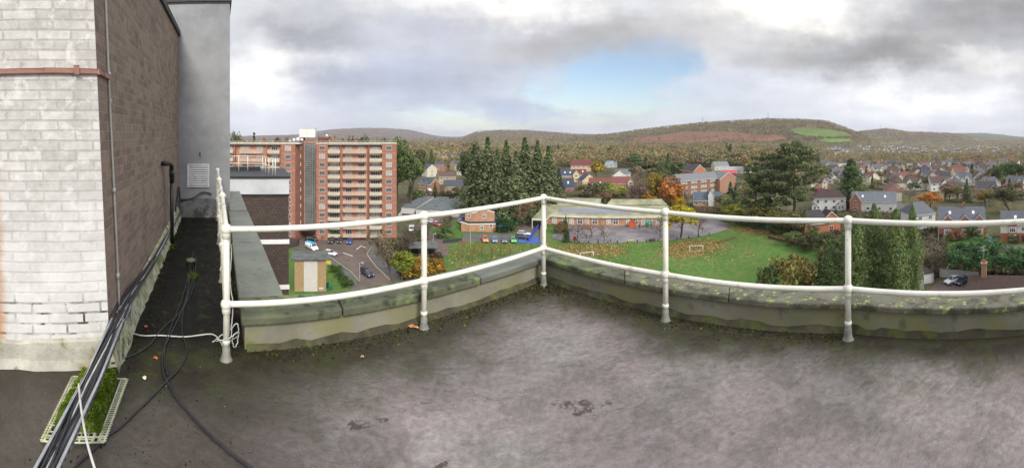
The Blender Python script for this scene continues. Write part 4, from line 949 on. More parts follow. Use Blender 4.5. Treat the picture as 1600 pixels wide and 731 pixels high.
# ---- houses
def house(x, y, w, d, eh, rh, rot=0.0, wall=(.55,.50,.38), roof=(.06,.065,.075), hip=0.0, wins=(3,2), gablew=True, name='house', label='', cat='house', chim=0, over=.35, group=None, bays=0, D=None, z=None, frame='plain', skyl=0, glass='glass', doorcol=None):
    """front faces the viewer when rot is 0; x, y say where the foot of its front stands in the photograph"""
    if D is None: D, z = (H-GZ)*F/(y-Y0), GZ
    if D > 258 or y <= 290: D, z = ground(x, y)
    t = thing(name, label, cat, PX(x, D, z), group); t.rotation_euler = (0, 0, -(x-800)/F+rot)
    s = MB(); a = w/2
    s.quad([(-a,0,-.8),(a,0,-.8),(a,0,eh),(-a,0,eh)]); s.quad([(a,d,-.8),(-a,d,-.8),(-a,d,eh),(a,d,eh)])
    for sx in (-a, a):
        if hip: s.quad([(sx,d,-.8),(sx,0,-.8),(sx,0,eh),(sx,d,eh)][::(1 if sx < 0 else -1)])
        else: s.face([s.P(*q) for q in [(sx,d,-.8),(sx,0,-.8),(sx,0,eh),(sx,d/2,eh+rh),(sx,d,eh)][::(1 if sx < 0 else -1)]])
    o = s.build('wall', M['wall_tint'], t); o.color = (*wall, 1)
    s = MB(); h = hip*w; e = over; ez = eh-e*rh/(d/2); xr = a-h if hip else a+e*.4; xe = a+e if hip else a+e*.4
    for dz in (0,):
        R0, R1 = (-xr,d/2,eh+rh+.12), (xr,d/2,eh+rh+.12); A_, B_, C_, D_ = (-xe,-e,ez+.12), (xe,-e,ez+.12), (xe,d+e,ez+.12), (-xe,d+e,ez+.12)
        s.quad([A_,B_,R1,R0]); s.quad([C_,D_,R0,R1])
        lo = lambda p: (p[0],p[1],p[2]-.14)
        s.quad([lo(A_),lo(B_),B_,A_]); s.quad([lo(C_),lo(D_),D_,C_]); s.quad([lo(B_),lo(A_),lo(R0),lo(R1)]); s.quad([lo(D_),lo(C_),lo(R1),lo(R0)])
        if hip: s.face([s.P(*q) for q in (B_,C_,R1)]); s.face([s.P(*q) for q in (D_,A_,R0)]); s.quad([lo(B_),lo(C_),C_,B_]); s.quad([lo(D_),lo(A_),A_,D_])
        else: s.quad([B_,R1,lo(R1),lo(B_)]); s.quad([R1,C_,lo(C_),lo(R1)]); s.quad([A_,lo(A_),lo(R0),R0]); s.quad([R0,lo(R0),lo(D_),D_])
    r_ = s.build('roof', M['roof_tint'], t); r_.color = (*roof, 1)
    s = MB(); s.box(-a-.05, a+.05, -e-.06, -e+.02, ez-.10, ez+.06)
    if not hip and gablew:
        for sx in (-1, 1):
            xx = sx*(xe+.02); n_ = 1
            for (y0_, z0, y1_, z1) in ((-e, ez+.12, d/2, eh+rh+.12), (d+e, ez+.12, d/2, eh+rh+.12)):
                s.quad([(xx,y0_,z0-.26),(xx,y1_,z1-.26),(xx,y1_,z1+.02),(xx,y0_,z0+.02)])
    s.build('gutter', M['white_frame'], r_)
    for k in range(chim):
        cx = (-a*.55, a*.55)[k] if chim > 1 else a*.1; s = MB(); s.box(cx-.45, cx+.45, d/2-.35, d/2+.35, eh+rh-.5, eh+rh+1.25); s.box(cx-.52, cx+.52, d/2-.42, d/2+.42, eh+rh+1.25, eh+rh+1.4)
        for q in (-.22,.22): s.lathe((cx+q, d/2, eh+rh+1.4), [(.12,0),(.10,.45)], 6)
        c_ = s.build('chimney', M['tint'], r_); c_.color = (.36,.14,.08,1)
    if wins:
        nx, nf = wins; ww = min(1.35, w/nx*.5); me = win_mesh('window', ww, 1.2, bars=1, glass=glass, fr_=.09)
        for f in range(nf):
            for k in range(nx):
                xx = -a+w*(k+.5)/nx
                if f == 0 and doorcol and k == nx//2: continue
                inst('window', me, t, (xx, -.003, .9+f*2.65))
        if d > 5 and not hip:
            for sx in (-1, 1):
                for f in range(nf): inst('window', me, t, (sx*(a+.003), d*.5, .9+f*2.65), sx*PI/2)
    if doorcol:
        nx = wins[0]; xx = -a+w*(nx//2+.5)/nx; s = MB(); s.box(xx-.5, xx+.5, -.06, 0, 0, 2.1); o = s.build('door', M['tint'], t); o.color = (*doorcol,1)
    for k in range(skyl):
        xx = -a+w*(k+.5)/skyl; s = MB(); y_ = d*.25; z_ = eh+rh*.5+.16; sl = rh/(d/2)
        s.quad([(xx-.4,y_-.5,z_-.5*sl),(xx+.4,y_-.5,z_-.5*sl),(xx+.4,y_+.5,z_+.5*sl),(xx-.4,y_+.5,z_+.5*sl)]); s.build('skylight', M['white_frame'], r_)
    return t
def crossgable(t, x, w, d0, eh, rh, front=-.8, depth=3.5, wall=(.6,.5,.3), roof=(.06,.065,.075), win=True, trim=True):
    """a gable projecting forward from the front of house t"""
    a = w/2; s = MB(); s.face([s.P(*q) for q in ((x-a,front,-.5),(x+a,front,-.5),(x+a,front,eh),(x,front,eh+rh),(x-a,front,eh))])
    s.quad([(x+a,front,-.5),(x+a,depth,-.5),(x+a,depth,eh),(x+a,front,eh)]); s.quad([(x-a,depth,-.5),(x-a,front,-.5),(x-a,front,eh),(x-a,depth,eh)])
    o = s.build('gable', M['wall_tint'], t); o.color = (*wall,1)
    s = MB(); e = .25; f0 = front-.25
    for sx in (-1, 1): 
        q = [(x+sx*(a+e),f0,eh-e*rh/a+.1),(x+sx*(a+e),depth,eh-e*rh/a+.1),(x,depth,eh+rh+.1),(x,f0,eh+rh+.1)]; s.quad(q if sx > 0 else q[::-1])
    r_ = s.build('gable_roof', M['roof_tint'], t); r_.color = (*roof,1)
    if trim:
        s = MB()
        for sx in (-1, 1): s.quad([(x+sx*(a+e),f0-.01,eh-e*rh/a-.16),(x,f0-.01,eh+rh-.16),(x,f0-.01,eh+rh+.1),(x+sx*(a+e),f0-.01,eh-e*rh/a+.1)])
        s.build('bargeboard', M['white_frame'], t)
    if win:
        me = win_mesh('window', min(1.5,w*.42), 1.3, bars=1, fr_=.09)
        for f in range(2 if eh > 4 else 1): inst('window', me, t, (x, front-.003, .9+2.65*f))
slate, brown, redr, dkred = (.060,.066,.078), (.095,.065,.052), (.17,.058,.048), (.13,.04,.035)
stone, cream, ochre, brick, white, rbrick = (.42,.32,.20), (.55,.50,.39), (.45,.34,.19), (.32,.155,.10), (.64,.63,.58), (.28,.11,.075)
# left cluster behind the garages
h = house(708, 258, 34, 12, 9, 2.6, .05, ochre, slate, wins=(10,3), label='long ochre apartment block with a grey slate roof behind the estate houses', cat='apartment block', name='apartment_block')
house(686, 268, 10, 8, 6.2, 2.6, -.3, brick, slate, hip=.22, label='small orange brick house with a hipped slate roof below the ochre block', chim=0)
h = house(663, 276, 9, 9, 6, 3.6, -1.1, cream, slate, label='cream house with a pale gable and slate roof beside the tall bushy tree', chim=0)
h = house(663, 302, 9.5, 8, 5.6, 3.0, -.75, brick, slate, wins=(3,2), label='brick house with dormers and a white conservatory behind the garages', chim=0, D=226, z=GZ)
cs = MB(); cs.box(2.0, 6.0, -3.2, -.1, 0, .6); cs.box(2.0,6.0,-3.2,-.1,2.2,2.35); 
for x in np.linspace(2.05,5.95,6): cs.box(x-.05,x+.05,-3.2,-3.1,.6,2.2)
cs.m = 1; cs.quad([(2,-3.15,.6),(6,-3.15,.6),(6,-3.15,2.2),(2,-3.15,2.2)]); cs.m = 0; cs.quad([(2,-3.2,2.35),(6,-3.2,2.35),(5.2,-.1,3.3),(2.8,-.1,3.3)]); cs.quad([(6,-3.2,2.35),(6,-.1,2.35),(5.2,-.1,3.3)]); cs.quad([(2,-.1,2.35),(2,-3.2,2.35),(2.8,-.1,3.3)])
cs.build('conservatory', [M['white_frame'], M['glass']], h)
for xx in (-2.5, 1.5): crossgable(h, xx, 1.8, 0, 6.0, 1.0, .6, 2.6, slate, slate, win=False)
house(699, 288, 12, 8, 5.2, 2.6, .25, stone, brown, wins=(3,2), label='stone house with a brown tiled roof in the left estate')
house(711, 303, 12, 8, 4.4, 3.2, .12, stone, slate, wins=(2,1), label='stone house with a wide dark slate roof nearest the firs')
house(722, 274, 10, 8, 5.4, 3.0, -.5, cream, slate, label='pale house with a steep slate roof half hidden left of the firs')
house(716, 266, 8, 8, 5.4, 2.8, .6, stone, slate, label='smaller stone house behind the steep-roofed pale one')
house(662, 252, 9, 8, 6.6, 3.0, .3, rbrick, dkred, label='red brick house with a red tiled roof left of the slim dark cypress')
for i, (x, rr) in enumerate(((684,.2),(692,-.2),(700,.3))):
    house(x, 245, 9, 9, 5.6, 3.2, rr, rbrick, redr, label=('first','middle','last')[i]+' of three distant red-roofed houses above the ochre block, counted from the left', wins=(2,2))
# centre cluster
h = house(879, 300, 14, 8, 2.6, 5.2, .08, rbrick, (.045,.055,.085), wins=(4,1), skyl=2, label='brick cottage with a large navy slate roof beyond the school')
h = house(887, 284, 15, 8, 4.5, 3.6, .05, ochre, (.045,.055,.085), wins=(4,1), skyl=4, label='navy-roofed house with four skylights behind the brick cottage')
crossgable(h, 6.0, 4.4, 0, 5.2, 3.0, -1.2, 4, (.60,.48,.24), (.045,.055,.085))
h = house(906, 297, 8, 9, 6.0, 3.6, -1.15, (.60,.46,.24), (.045,.055,.085), wins=(2,2), label='yellow stone house with a tall gable and navy roof')
h = house(908, 268, 18, 10, 5.2, 4.6, .0, (.56,.42,.26), dkred, wins=(4,2), chim=2, label='large cream house with a maroon tiled roof behind the navy-roofed ones')
house(905, 277, 11, 6, 2.6, 3.4, .0, (.50,.38,.25), dkred, wins=(3,1), skyl=2, label='low maroon-roofed wing in front of the large cream house')
house(937, 306, 13, 9, 4.2, 5.2, -.10, (.42,.19,.11), redr, wins=(3,1), skyl=1, label='orange brick house with a big red tiled roof behind the school')
h = house(972, 297, 13, 8, 4.2, 3.6, .1, (.40,.20,.12), redr, wins=(3,1), label='red-roofed house beside the bare brown trees')
crossgable(h, 5.2, 3.6, 0, 5, 1.8, -1, 3, cream, redr)
h = house(957, 281, 8, 9, 3.6, 3.4, -1.45, white, (.14,.09,.08), wins=(1,1), label='white gabled bungalow above the red roofs')
house(975, 279, 11, 8, 3.4, 3.2, .35, cream, (.12,.13,.14), wins=(2,1), label='grey slate bungalow right of the white gable')
house(955, 262, 12, 8, 3.2, 3.0, .2, (.4,.42,.42), (.22,.27,.29), wins=(3,1), label='small blue-grey house among the autumn trees uphill of the white gable')
# institution
h = house(1094, 303, 27, 11, 8.6, 3.0, .62, (.24,.135,.085), (.15,.155,.165), wins=None, over=.5, label='three storey brown brick institution with rows of white windows and a grey roof', cat='school building', name='institution', D=222, z=GZ)
me = win_mesh('window', .95, 1.5, bars=0, cross=.5, fr_=.12, glass='glass_lit')
for f in range(3):
    for k in range(4):
        for j in range(3): inst('window', me, h, (-12.2+k*6.6+j*1.45, -.004, .9+f*2.9))
crossgable(h, 17.5, 12, 0, 8.2, 3.6, -3.5, 11, (.34,.19,.12), (.15,.155,.165)); 
h = house(1075, 289, 13, 10, 9.5, 4.2, -.95, (.38,.16,.09), (.06,.05,.05), wins=None, label='tall orange brick gable end left of the institution', cat='building', name='gabled_building', D=243, z=GZ)
h = house(1147, 309, 8, 7, 4.4, 2.8, -1.35, (.30,.18,.12), brown, wins=(1,1), label='small brown brick gabled annex right of the institution', cat='building')
h = house(1106, 322, 14, 8, 2.8, 3.4, .1, (.40,.24,.15), (.075,.095,.12), wins=(4,1), label='low blue-slate lodge with a white gable below the institution', cat='lodge', name='lodge')
crossgable(h, 1.5, 2.6, 0, 5.4, 2.6, -.6, 3, white, (.075,.095,.12), win=False)
h = house(1150, 271, 26, 9, 3.2, 2.2, .0, (.62,.60,.55), (.30,.29,.28), wins=(6,1), label='long pale flat-topped building behind the institution')
h = house(1139, 276, 12, 6, 3.0, 1.6, .0, (.40,.10,.10), (.42,.07,.07), wins=None, label='bright red roofed shed behind the institution', cat='shed')
h = house(1128, 266, 14, 9, 4.2, 3.2, .4, cream, (.16,.18,.19), wins=(3,1), label='grey-roofed house among the conifers behind the institution')
# right side individual houses
h = house(1297, 336, 14.5, 9, 5.8, 3.2, .12, white, (.055,.035,.032), hip=.24, wins=(4,2), chim=0, label='large white semi-detached house with a dark brown hipped roof', D=176, z=GZ)
s = MB(); s.box(-.7,.5,4,5,8.5,10.6); o = s.build('chimney', M['tint'], h); o.color = (.34,.13,.08,1)
for xx, mm in ((4.0, 2.2), (-7.0, 2.4)): crossgable(h, xx, mm, 0, 2.6, 1.0, -1.6, .4, white, (.04,.035,.035))
h = house(1277, 369, 9.0, 9, 4.0, 3.6, .35, (.36,.15,.08), (.045,.042,.045), wins=None, label='orange brick house with dark hipped roof partly behind the playground hedge', D=134, z=GZ, hip=.2)
crossgable(h, 6.0, 7, 0, 4.0, 3.2, 2.0, 8, (.40,.14,.07), (.05,.04,.04))
h = house(1365, 331, 20, 9, 4.6, 3.6, -.05, white, (.13,.14,.155), wins=(4,1), skyl=2, label='grey slate roofed house with an orange gable right of the dark cone tree')
crossgable(h, -8.0, 5.0, 0, 5.0, 3.4, -1.0, 4, (.36,.16,.09), (.13,.14,.155))
h = house(1446, 358, 8.5, 11, 5.6, 3.4, .55, (.62,.62,.58), (.10,.105,.115), hip=.25, wins=(2,2), label='white house with a hipped slate roof above the garages')
def bayhouse(x, y, w, label, wall=(.60,.565,.46), low=(.36,.13,.075)):
    D_ = (H-GZ)*F/(y-Y0)
    h = house(x, y, w, 8.5, 5.8, 3.3, .06, wall, (.10,.105,.12), wins=None, label=label, chim=1, D=D_, z=GZ, skyl=2, name='semi_detached_house')
    s = MB(); s.box(-w/2-.02, w/2+.02, -.12, 0, 0, 2.9); o = s.build('brick_plinth', M['wall_tint'], h); o.color = (*low,1)
    me = win_mesh('window', 1.9, 1.5, d=.1, bars=2, cross=.68, fr_=.12)
    for q in (-w*.30, w*.06, w*.36):
        s = MB(); s.prism([(q-1.3,-.12),(q-.95,-.95),(q+.95,-.95),(q+1.3,-.12)], 0, .75); s.prism([(q-1.3,-.12),(q-.95,-.95),(q+.95,-.95),(q+1.3,-.12)], 2.6, 3.2); s.prism([(q-1.3,-.12),(q-.95,-.95),(q+.95,-.95),(q+1.3,-.12)], 5.1, 5.7)
        o = s.build('bay', M['wall_tint'], h); o.color = (*low,1)
        s = MB(); s.prism([(q-1.2,-.12),(q-.88,-.88),(q+.88,-.88),(q+1.2,-.12)], .75, 2.6); s.prism([(q-1.2,-.12),(q-.88,-.88),(q+.88,-.88),(q+1.2,-.12)], 3.2, 5.1); s.build('bay_frame', M['white_frame'], h)
        inst('window', me, h, (q, -.885, .95)); inst('window', me, h, (q, -.885, 3.4))
        s = MB(); s.face([s.P(*p) for p in ((q-1.5,-1.05,5.6),(q+1.5,-1.05,5.6),(q,-1.05,7.3))]); o = s.build('bay_gable', M['tint'], h); o.color = (.42,.17,.09,1)
        s = MB()
        for sx in (-1,1): s.quad([(q+sx*1.65,-1.2,5.5),(q+sx*1.65,2.0,5.5),(q,2.4,7.4),(q,-1.2,7.4)][::sx]); 
        o = s.build('bay_roof', M['roof_tint'], h); o.color = (.10,.105,.12,1)
        s = MB()
        for sx in (-1,1): s.quad([(q+sx*1.7,-1.22,5.38),(q,-1.22,7.25),(q,-1.22,7.5),(q+sx*1.7,-1.22,5.62)])
        s.build('bargeboard', M['white_frame'], h)
    for q in (-w*.12, w*.21):
        s = MB(); s.box(q-.55, q+.55, -.16, -.02, 0, 2.15); o = s.build('door', M['tint'], h); o.color = (.12,.03,.03,1)
        inst('window', win_mesh('window', 1.1, 1.2, bars=1, fr_=.1), h, (q, -.01, 3.6))
    return h
bayhouse(1503, 369, 16, 'cream and brick semi-detached house with three bay windows behind the small lawn')
bayhouse(1610, 378, 19, 'cream and brick bay-windowed house at the right edge of the picture', (.66,.64,.52))
# near roof with aerial, garages
h = house(1600, 470, 22, 8, 3.0, 3.3, .0, (.36,.18,.11), (.06,.038,.03), wins=None, label='brown tiled roof below the dark green trees at lower right', D=74, z=GZ)
ch = MB(); ch.box(-8.5,-7.5,3.5,4.5,0,8.6); ch.box(-8.65,-7.35,3.4,4.6,8.6,8.9); o = ch.build('chimney', M['tint'], h); o.color = (.30,.18,.12,1)
s = MB(); s.lathe((-8.2,4,8.9), [(.15,0),(.12,.6)], 8); s.lathe((-7.8,4,8.9), [(.15,0),(.12,.5)], 8); o2 = s.build('chimney_pots', M['tint'], o); o2.color = (.34,.16,.09,1)
ae = thing('television_aerial', 'television aerial strapped to the brick chimney of the brown tiled roof', 'aerial', tuple(h.matrix_basis @ Vector((-8.0,4,8.8))), world=False)
s = MB(); s.tube([(0,0,0),(0,0,3.4)], .035, 6); s.build('mast', M['steel'], ae)
s = MB()
for z, L_ in ((3.3, 1.3), (2.6, 1.0)):
    s.tube([(-L_,0,z),(L_*.5,0,z)], .03, 5)
    for i in range(7): x = -L_+i*L_*.24; s.tube([(x,-.4,z),(x,.4,z)], .02, 4)
s.build('antenna_rods', M['steel'], ae)
def garage_row(x0, y0_, x1, y1_, n_, label, w=2.7, d=5.2, roofm='garage_roof', hgt=2.3, group='garage rows beside the flats', doors='white_frame', name='garage_row'):
    p, q = PG(x0, y0_), PG(x1, y1_); dd = q-p; L_ = Vector((dd.x,dd.y,0)).length; t = thing(name, label, 'garages', p, group); t.rotation_euler = (0,0,math.atan2(dd.y,dd.x))
    s = MB(); s.box(0, L_, 0, d, 0, hgt); s.build('wall', M['concrete'], t)
    s = MB()
    k = max(1, int(L_/w))
    for i in range(k): s.box(L_*i/k+.03, L_*(i+1)/k-.03, -.2, d+.1, hgt+.002+(i%2)*.05, hgt+.14+(i%2)*.05)
    s.build('roof', M[roofm], t)
    for i in range(k):
        s = MB(); s.box(L_*(i+.12)/k, L_*(i+.88)/k, -.05, -.003, .02, 2.05); s.build('garage_door', M[doors], t)
    return t
for i, (a, b) in enumerate((((627,333),(660,313)), ((650,336),(684,314.5)), ((672,337),(706,317)), ((694,338),(726,320)))):
    garage_row(b[0], b[1], a[0], a[1], 8, ('leftmost','second','third','rightmost')[i]+' of the four flat-roofed garage rows right of the flats', d=6.0)
garage_row(1392, 452, 1444, 452, 6, 'brown flat-roofed garages below the tall conifers, left block', roofm='brown_wood', group=None, d=6)
garage_row(1428, 447, 1459, 441, 5, 'flat garage block with a white side wall beside the yard', roofm='brown_wood', group=None, d=7)
# caretaker house: two brick blocks with white-edged low roofs
p = PG(748, 360); ch = thing('caretaker_house', 'two storey brick house with zigzag white roof edge and a ground floor wing', 'house', p); ch.rotation_euler = (0,0,-(748-800)/F-.06)
ZIG = [(-5.0,6.9),(-2.0,6.1),(1.8,7.6),(5.6,6.5)]
def zigblock(pts, y0_, y1_, zb, nm):
    s = MB()
    for yy in (y0_, y1_): s.face([s.P(x,yy,z) for x,z in pts]+[s.P(pts[-1][0],yy,zb), s.P(pts[0][0],yy,zb)][::1]) 
    for x in (pts[0], pts[-1]): s.quad([(x[0],y0_,zb),(x[0],y1_,zb),(x[0],y1_,x[1]),(x[0],y0_,x[1])])
    s.build(nm, M['school_brick'], ch)
    s = MB()
    for (xa,za),(xb,zb_) in zip(pts, pts[1:]): s.quad([(xa-.1,y0_-.15,za-.28),(xb,y0_-.15,zb_-.28),(xb,y0_-.15,zb_+.06),(xa-.1,y0_-.15,za+.06)])
    s.build('roof_edge', M['white_frame'], ch)
    s = MB()
    for (xa,za),(xb,zb_) in zip(pts, pts[1:]): s.quad([(xa-.1,y0_-.16,za+.062),(xb+.05,y0_-.16,zb_+.062),(xb+.05,y1_+.1,zb_+.062),(xa-.1,y1_+.1,za+.062)])
    s.build('roof', M['dark_roof'], ch)
zigblock([(-6.0,3.6),(-3.4,2.8),(6.0,3.1)], -2.2, 5, 0, 'ground_floor_wall'); zigblock(ZIG, .8, 7, 2.5, 'upper_wall')
me = win_mesh('window', 1.2, 1.4, bars=1, fr_=.14)
for x, y_, z in ((2.0,.79,4.2),(1.2,-2.21,.8),(4.4,-2.21,1.6),(-3.6,.79,4.3)): inst('window', me, ch, (x, y_, z))
# blue container and sheds by the caretaker house
for x, y, w, h_, lab in ((729,361,2.9,2.1,'blue timber gate screen left of the brick caretaker house'),(776,353,2.6,2.4,'dark blue shed right of the caretaker house'),(727,350,2.6,2.6,'dark blue store behind the left corner of the caretaker house')):
    t = thing('shed', lab, 'shed', PG(x,y)); t.rotation_euler = (0,0,-(x-800)/F+.1)
    s = MB(); s.box(-w/2,w/2,0,2.2,0,h_); o = s.build('wall', M['tint'], t); o.color = (.03,.08,.22,1)
    s = MB(); s.quad([(-w/2-.1,-.15,h_+.01),(w/2+.1,-.15,h_+.01),(w/2+.1,2.3,h_+.35),(-w/2-.1,2.3,h_+.35)]); s.quad([(-w/2-.1,-.15,h_-.1),(w/2+.1,-.15,h_-.1),(w/2+.1,-.15,h_+.01),(-w/2-.1,-.15,h_+.01)]); o = s.build('roof', M['tint'], t); o.color = (.06,.10,.20,1)
    s = MB(); s.box(-.45,.45,-.05,-.003,.02,1.9); o = s.build('door', M['tint'], t); o.color = (.04,.10,.28,1)
t = thing('shed', 'pale grey gabled shed behind the round green hedge', 'shed', PG(780,345)); s = MB(); s.box(-2.6,2.6,0,4,0,2.4); o = s.build('wall', M['tint'], t); o.color = (.45,.5,.55,1)
s = MB(); s.quad([(-2.8,-.2,2.3),(2.8,-.2,2.3),(2.8,2,3.5),(-2.8,2,3.5)]); s.quad([(2.8,4.2,2.3),(-2.8,4.2,2.3),(-2.8,2,3.5),(2.8,2,3.5)]); o = s.build('roof', M['tint'], t); o.color = (.22,.24,.26,1)
# timber shelter on the lawn
t = thing('timber_shelter', 'open dark timber shelter with a grey roof on the lawn near the flats', 'shelter', PG(662,404)); t.rotation_euler = (0,0,-(662-800)/F)
s = MB(); s.quad([(-4.2,-.5,3.1),(4.0,-.5,3.1),(3.6,4.4,3.5),(-3.8,4.4,3.5)]); s.box(-4.2,4.0,-.55,-.45,2.9,3.12); s.quad([(4.0,-.5,2.9),(3.6,4.4,3.3),(3.6,4.4,3.5),(4.0,-.5,3.1)]); s.build('roof', M['flat_roof'], t)
s = MB(); s.box(-3.8,3.4,3.7,3.9,0,3.2); s.box(-3.8,-3.6,0,3.7,0,3.0); s.box(-3.8,3.4,.5,.56,.8,.95); s.box(-3.8,3.4,.5,.56,.3,.45); s.build('back_boards', M['brown_wood'], t)
for x in (-3.6,-1.2,1.2,3.4):
    s = MB(); s.box(x-.09,x+.09,-.1,.08,0,2.95); s.build('post', M['brown_wood'], t)
# ---- school
p = PG(957, 353); sb = thing('school', 'long single storey brick school with mossy pale roofs and cream fascia beyond the playground', 'school', p); azs = (957-800)/F; sb.rotation_euler = (0,0,-azs-.03)
s = MB(); s.box(-28, 22, 0, 18, 0, 3.0); s.box(-24, -6, 17, 30, 0, 4.4); s.build('wall', M['school_brick'], sb)
s = MB(); s.box(-28.8, 22.8, -.6, 0.2, 3.0, 3.9); s.box(-28.9,-23.5,-8,-.6,3.1,3.7); s.box(-24.2,-5.8,16.8,17,4.4,4.9); s.build('fascia', M['cream_fascia'], sb)
s = MB(); s.quad([(-28.8,-.6,3.91),(22.8,-.6,3.91),(22.0,12,5.4),(-28,12,5.4)]); s.quad([(-28,12,5.4),(22,12,5.4),(22,19,4.2),(-28,19,4.2)]); s.quad([(-28.9,-8,3.71),(-23.5,-8,3.71),(-23.5,-.6,3.9),(-28.9,-.6,3.9)]); s.quad([(-24.2,16.8,4.91),(-5.8,16.8,4.91),(-5.8,30,5.3),(-24.2,30,5.3)])
s.quad([(-3,12.1,5.6),(22,12.1,5.6),(20,17,7.2),(-1,17,7.2)]); s.quad([(-1,17,7.2),(20,17,7.2),(22,23,5.6),(-3,23,5.6)])
s.build('roof', M['school_roof'], sb)
s = MB(); s.quad([(-21,2.2,4.30),(6.5,2.2,4.30),(6.5,7.2,4.90),(-21,7.2,4.90)]); s.build('grey_roof_panel', M['solar'], sb)
for x in (-28.8,-23.6):
    s = MB(); s.box(x-.09,x+.09,-7.8,-7.6,0,3.1); s.build('post', M['white_frame'], sb)
me = win_mesh('window', 2.0, 2.3, bars=1, cross=.62, fr_=.16, glass='glass'); me2 = win_mesh('window', 1.5, 2.0, bars=1, cross=.5, fr_=.16, glass='glass_lit')
for i, x in enumerate((-25.5,-22,-18,-15.4,-12.2,-9.6,-6.6,-1.5,1.2,5.9,8.6,11.5,14,17,20)): inst('window', me if i % 2 == 0 else me2, sb, (x, -.005, .5))
s = MB()
for i in range(13): x = 9+i*1.05; s.box(x, x+.12, -4.6, -.6, 3.15, 3.25)
for x in (9,13.5,18,21.7): s.box(x-.07,x+.07,-4.5,-4.36,0,3.15)
s.box(9,22,-4.6,-4.45,3.0,3.15); s.build('canopy_frame', mat('pink_frame', (.50,.36,.30), .6, None), sb)
def local(t, x, y, z=0): return tuple(Matrix.Rotation(t.rotation_euler.z,4,'Z') @ Vector((x,y,z)) + t.location)
t = thing('playhouse', 'bright orange-red playhouse standing against the school wall', 'playhouse', local(sb, 7.3, -2.4)); t.rotation_euler = sb.rotation_euler
s = MB(); s.box(-1.1,1.1,0,1.6,0,1.7); o = s.build('wall', M['tint'], t); o.color = (.62,.11,.03,1)
s = MB()
for sx in (-1,1): s.quad([(sx*1.35,-.2,1.5),(sx*1.35,1.8,1.5),(0,1.8,2.6),(0,-.2,2.6)][::sx])
o = s.build('roof', M['tint'], t); o.color = (.40,.07,.03,1)
s = MB(); s.face([s.P(*q) for q in ((-1.1,-.003,1.7),(1.1,-.003,1.7),(0,-.003,2.5))]); o = s.build('gable', M['tint'], t); o.color = (.62,.11,.03,1)
t = thing('play_tunnel', 'green covered play frame under the school canopy', 'play frame', local(sb, 13.5, -3.0)); t.rotation_euler = sb.rotation_euler
s = MB(); s.prism([(-1.4,0),(1.4,0),(1.4,1.5),(-1.4,1.5)], 1.0, 1.2); s.smooth = True; s.tube([(-1.3,.7,1.3),(1.3,.7,1.3)], .65, 14); o = s.build('cover', M['tint'], t); o.color = (.02,.28,.13,1)
s = MB()
for x in (-1.3,1.3):
    for y in (.1,1.4): s.box(x-.05,x+.05,y-.05,y+.05,0,1.0)
s.build('legs', M['steel'], t)
# goals
for x, y, w, rot, lab in ((1088,394,3.9,.12,'white goal frame on the leaf-strewn grass right of the middle post'),(917,405,3.9,.35,'white goal frame partly hidden behind the lower rail')):
    t = thing('goal', lab, 'goal', PG(x,y)); t.rotation_euler = (0,0,-(x-800)/F+rot); s = MB(); a = w/2
    for sx in (-a,a): s = MB(); s.tube([(sx,0,0),(sx,0,1.9)], .065, 8); s.build('post', M['white_frame'], t)
    s = MB(); s.tube([(-a,0,1.9),(a,0,1.9)], .065, 8); s.build('crossbar', M['white_frame'], t)
    s = MB()
    for sx in (-a,a): s.tube([(sx,0,1.85),(sx,1.1,0.05)], .04, 6)
    s.tube([(-a,1.1,.05),(a,1.1,.05)], .04, 6); s.build('rear_frame', M['white_frame'], t)
# bollards along the playground edge
s = MB(); s.lathe((0,0,0), [(.16,0),(.16,.7),(.12,.85),(.02,.9)], 8); bol = s.build('bollard', M['brown_wood']); tag(bol, 'short dark timber bollard along the playground edge', 'bollard', 'bollards along the playground edge')
edge = [(905,379.6),(920,380),(935,380.4),(950,380.4),(965,380.3),(980,379.8),(996,379),(1010,378),(1028,377),(1042,375.7),(1058,374.2),(1076,372.4),(1092,370),(1108,367)]
for i, (x, y) in enumerate(edge):
    b = bol if i == 0 else bol.copy(); b.location = PG(x,y)
    if i: sc.collection.objects.link(b)
t = thing('bench', 'lime green bench at the playground edge', 'bench', PG(984,378)); s = MB(); s.box(-1.3,1.3,-.3,.3,.45,.55); o = s.build('seat', M['tint'], t); o.color = (.42,.55,.04,1)
for x in (-1.1,1.1):
    s = MB(); s.box(x-.08,x+.08,-.25,.25,0,.45); o = s.build('leg', M['tint'], t); o.color = (.3,.4,.04,1)
t = thing('picnic_table', 'brown timber planter table at the right end of the playground edge', 'table', PG(1019,377.0)); s = MB(); s.box(-1,1,-.6,.6,.6,.7); s.build('top', M['brown_wood'], t)
s = MB(); s.box(-.9,.9,-.5,.5,0,.6); s.build('base', M['brown_wood'], t)
# red post box like bin
t = thing('litter_bin', 'red bin beside the bare playground tree', 'bin', PG(898,376)); s = MB(); s.lathe((0,0,0), [(.42,0),(.45,1.2),(.48,1.22),(.40,1.5),(.1,1.6)], 12); o = s.build('body', M['tint'], t); o.color = (.6,.06,.03,1)
s = MB(); s.box(-.25,.25,-.50,-.40,1.0,1.2); s.build('slot', M['glass_dark'], t)
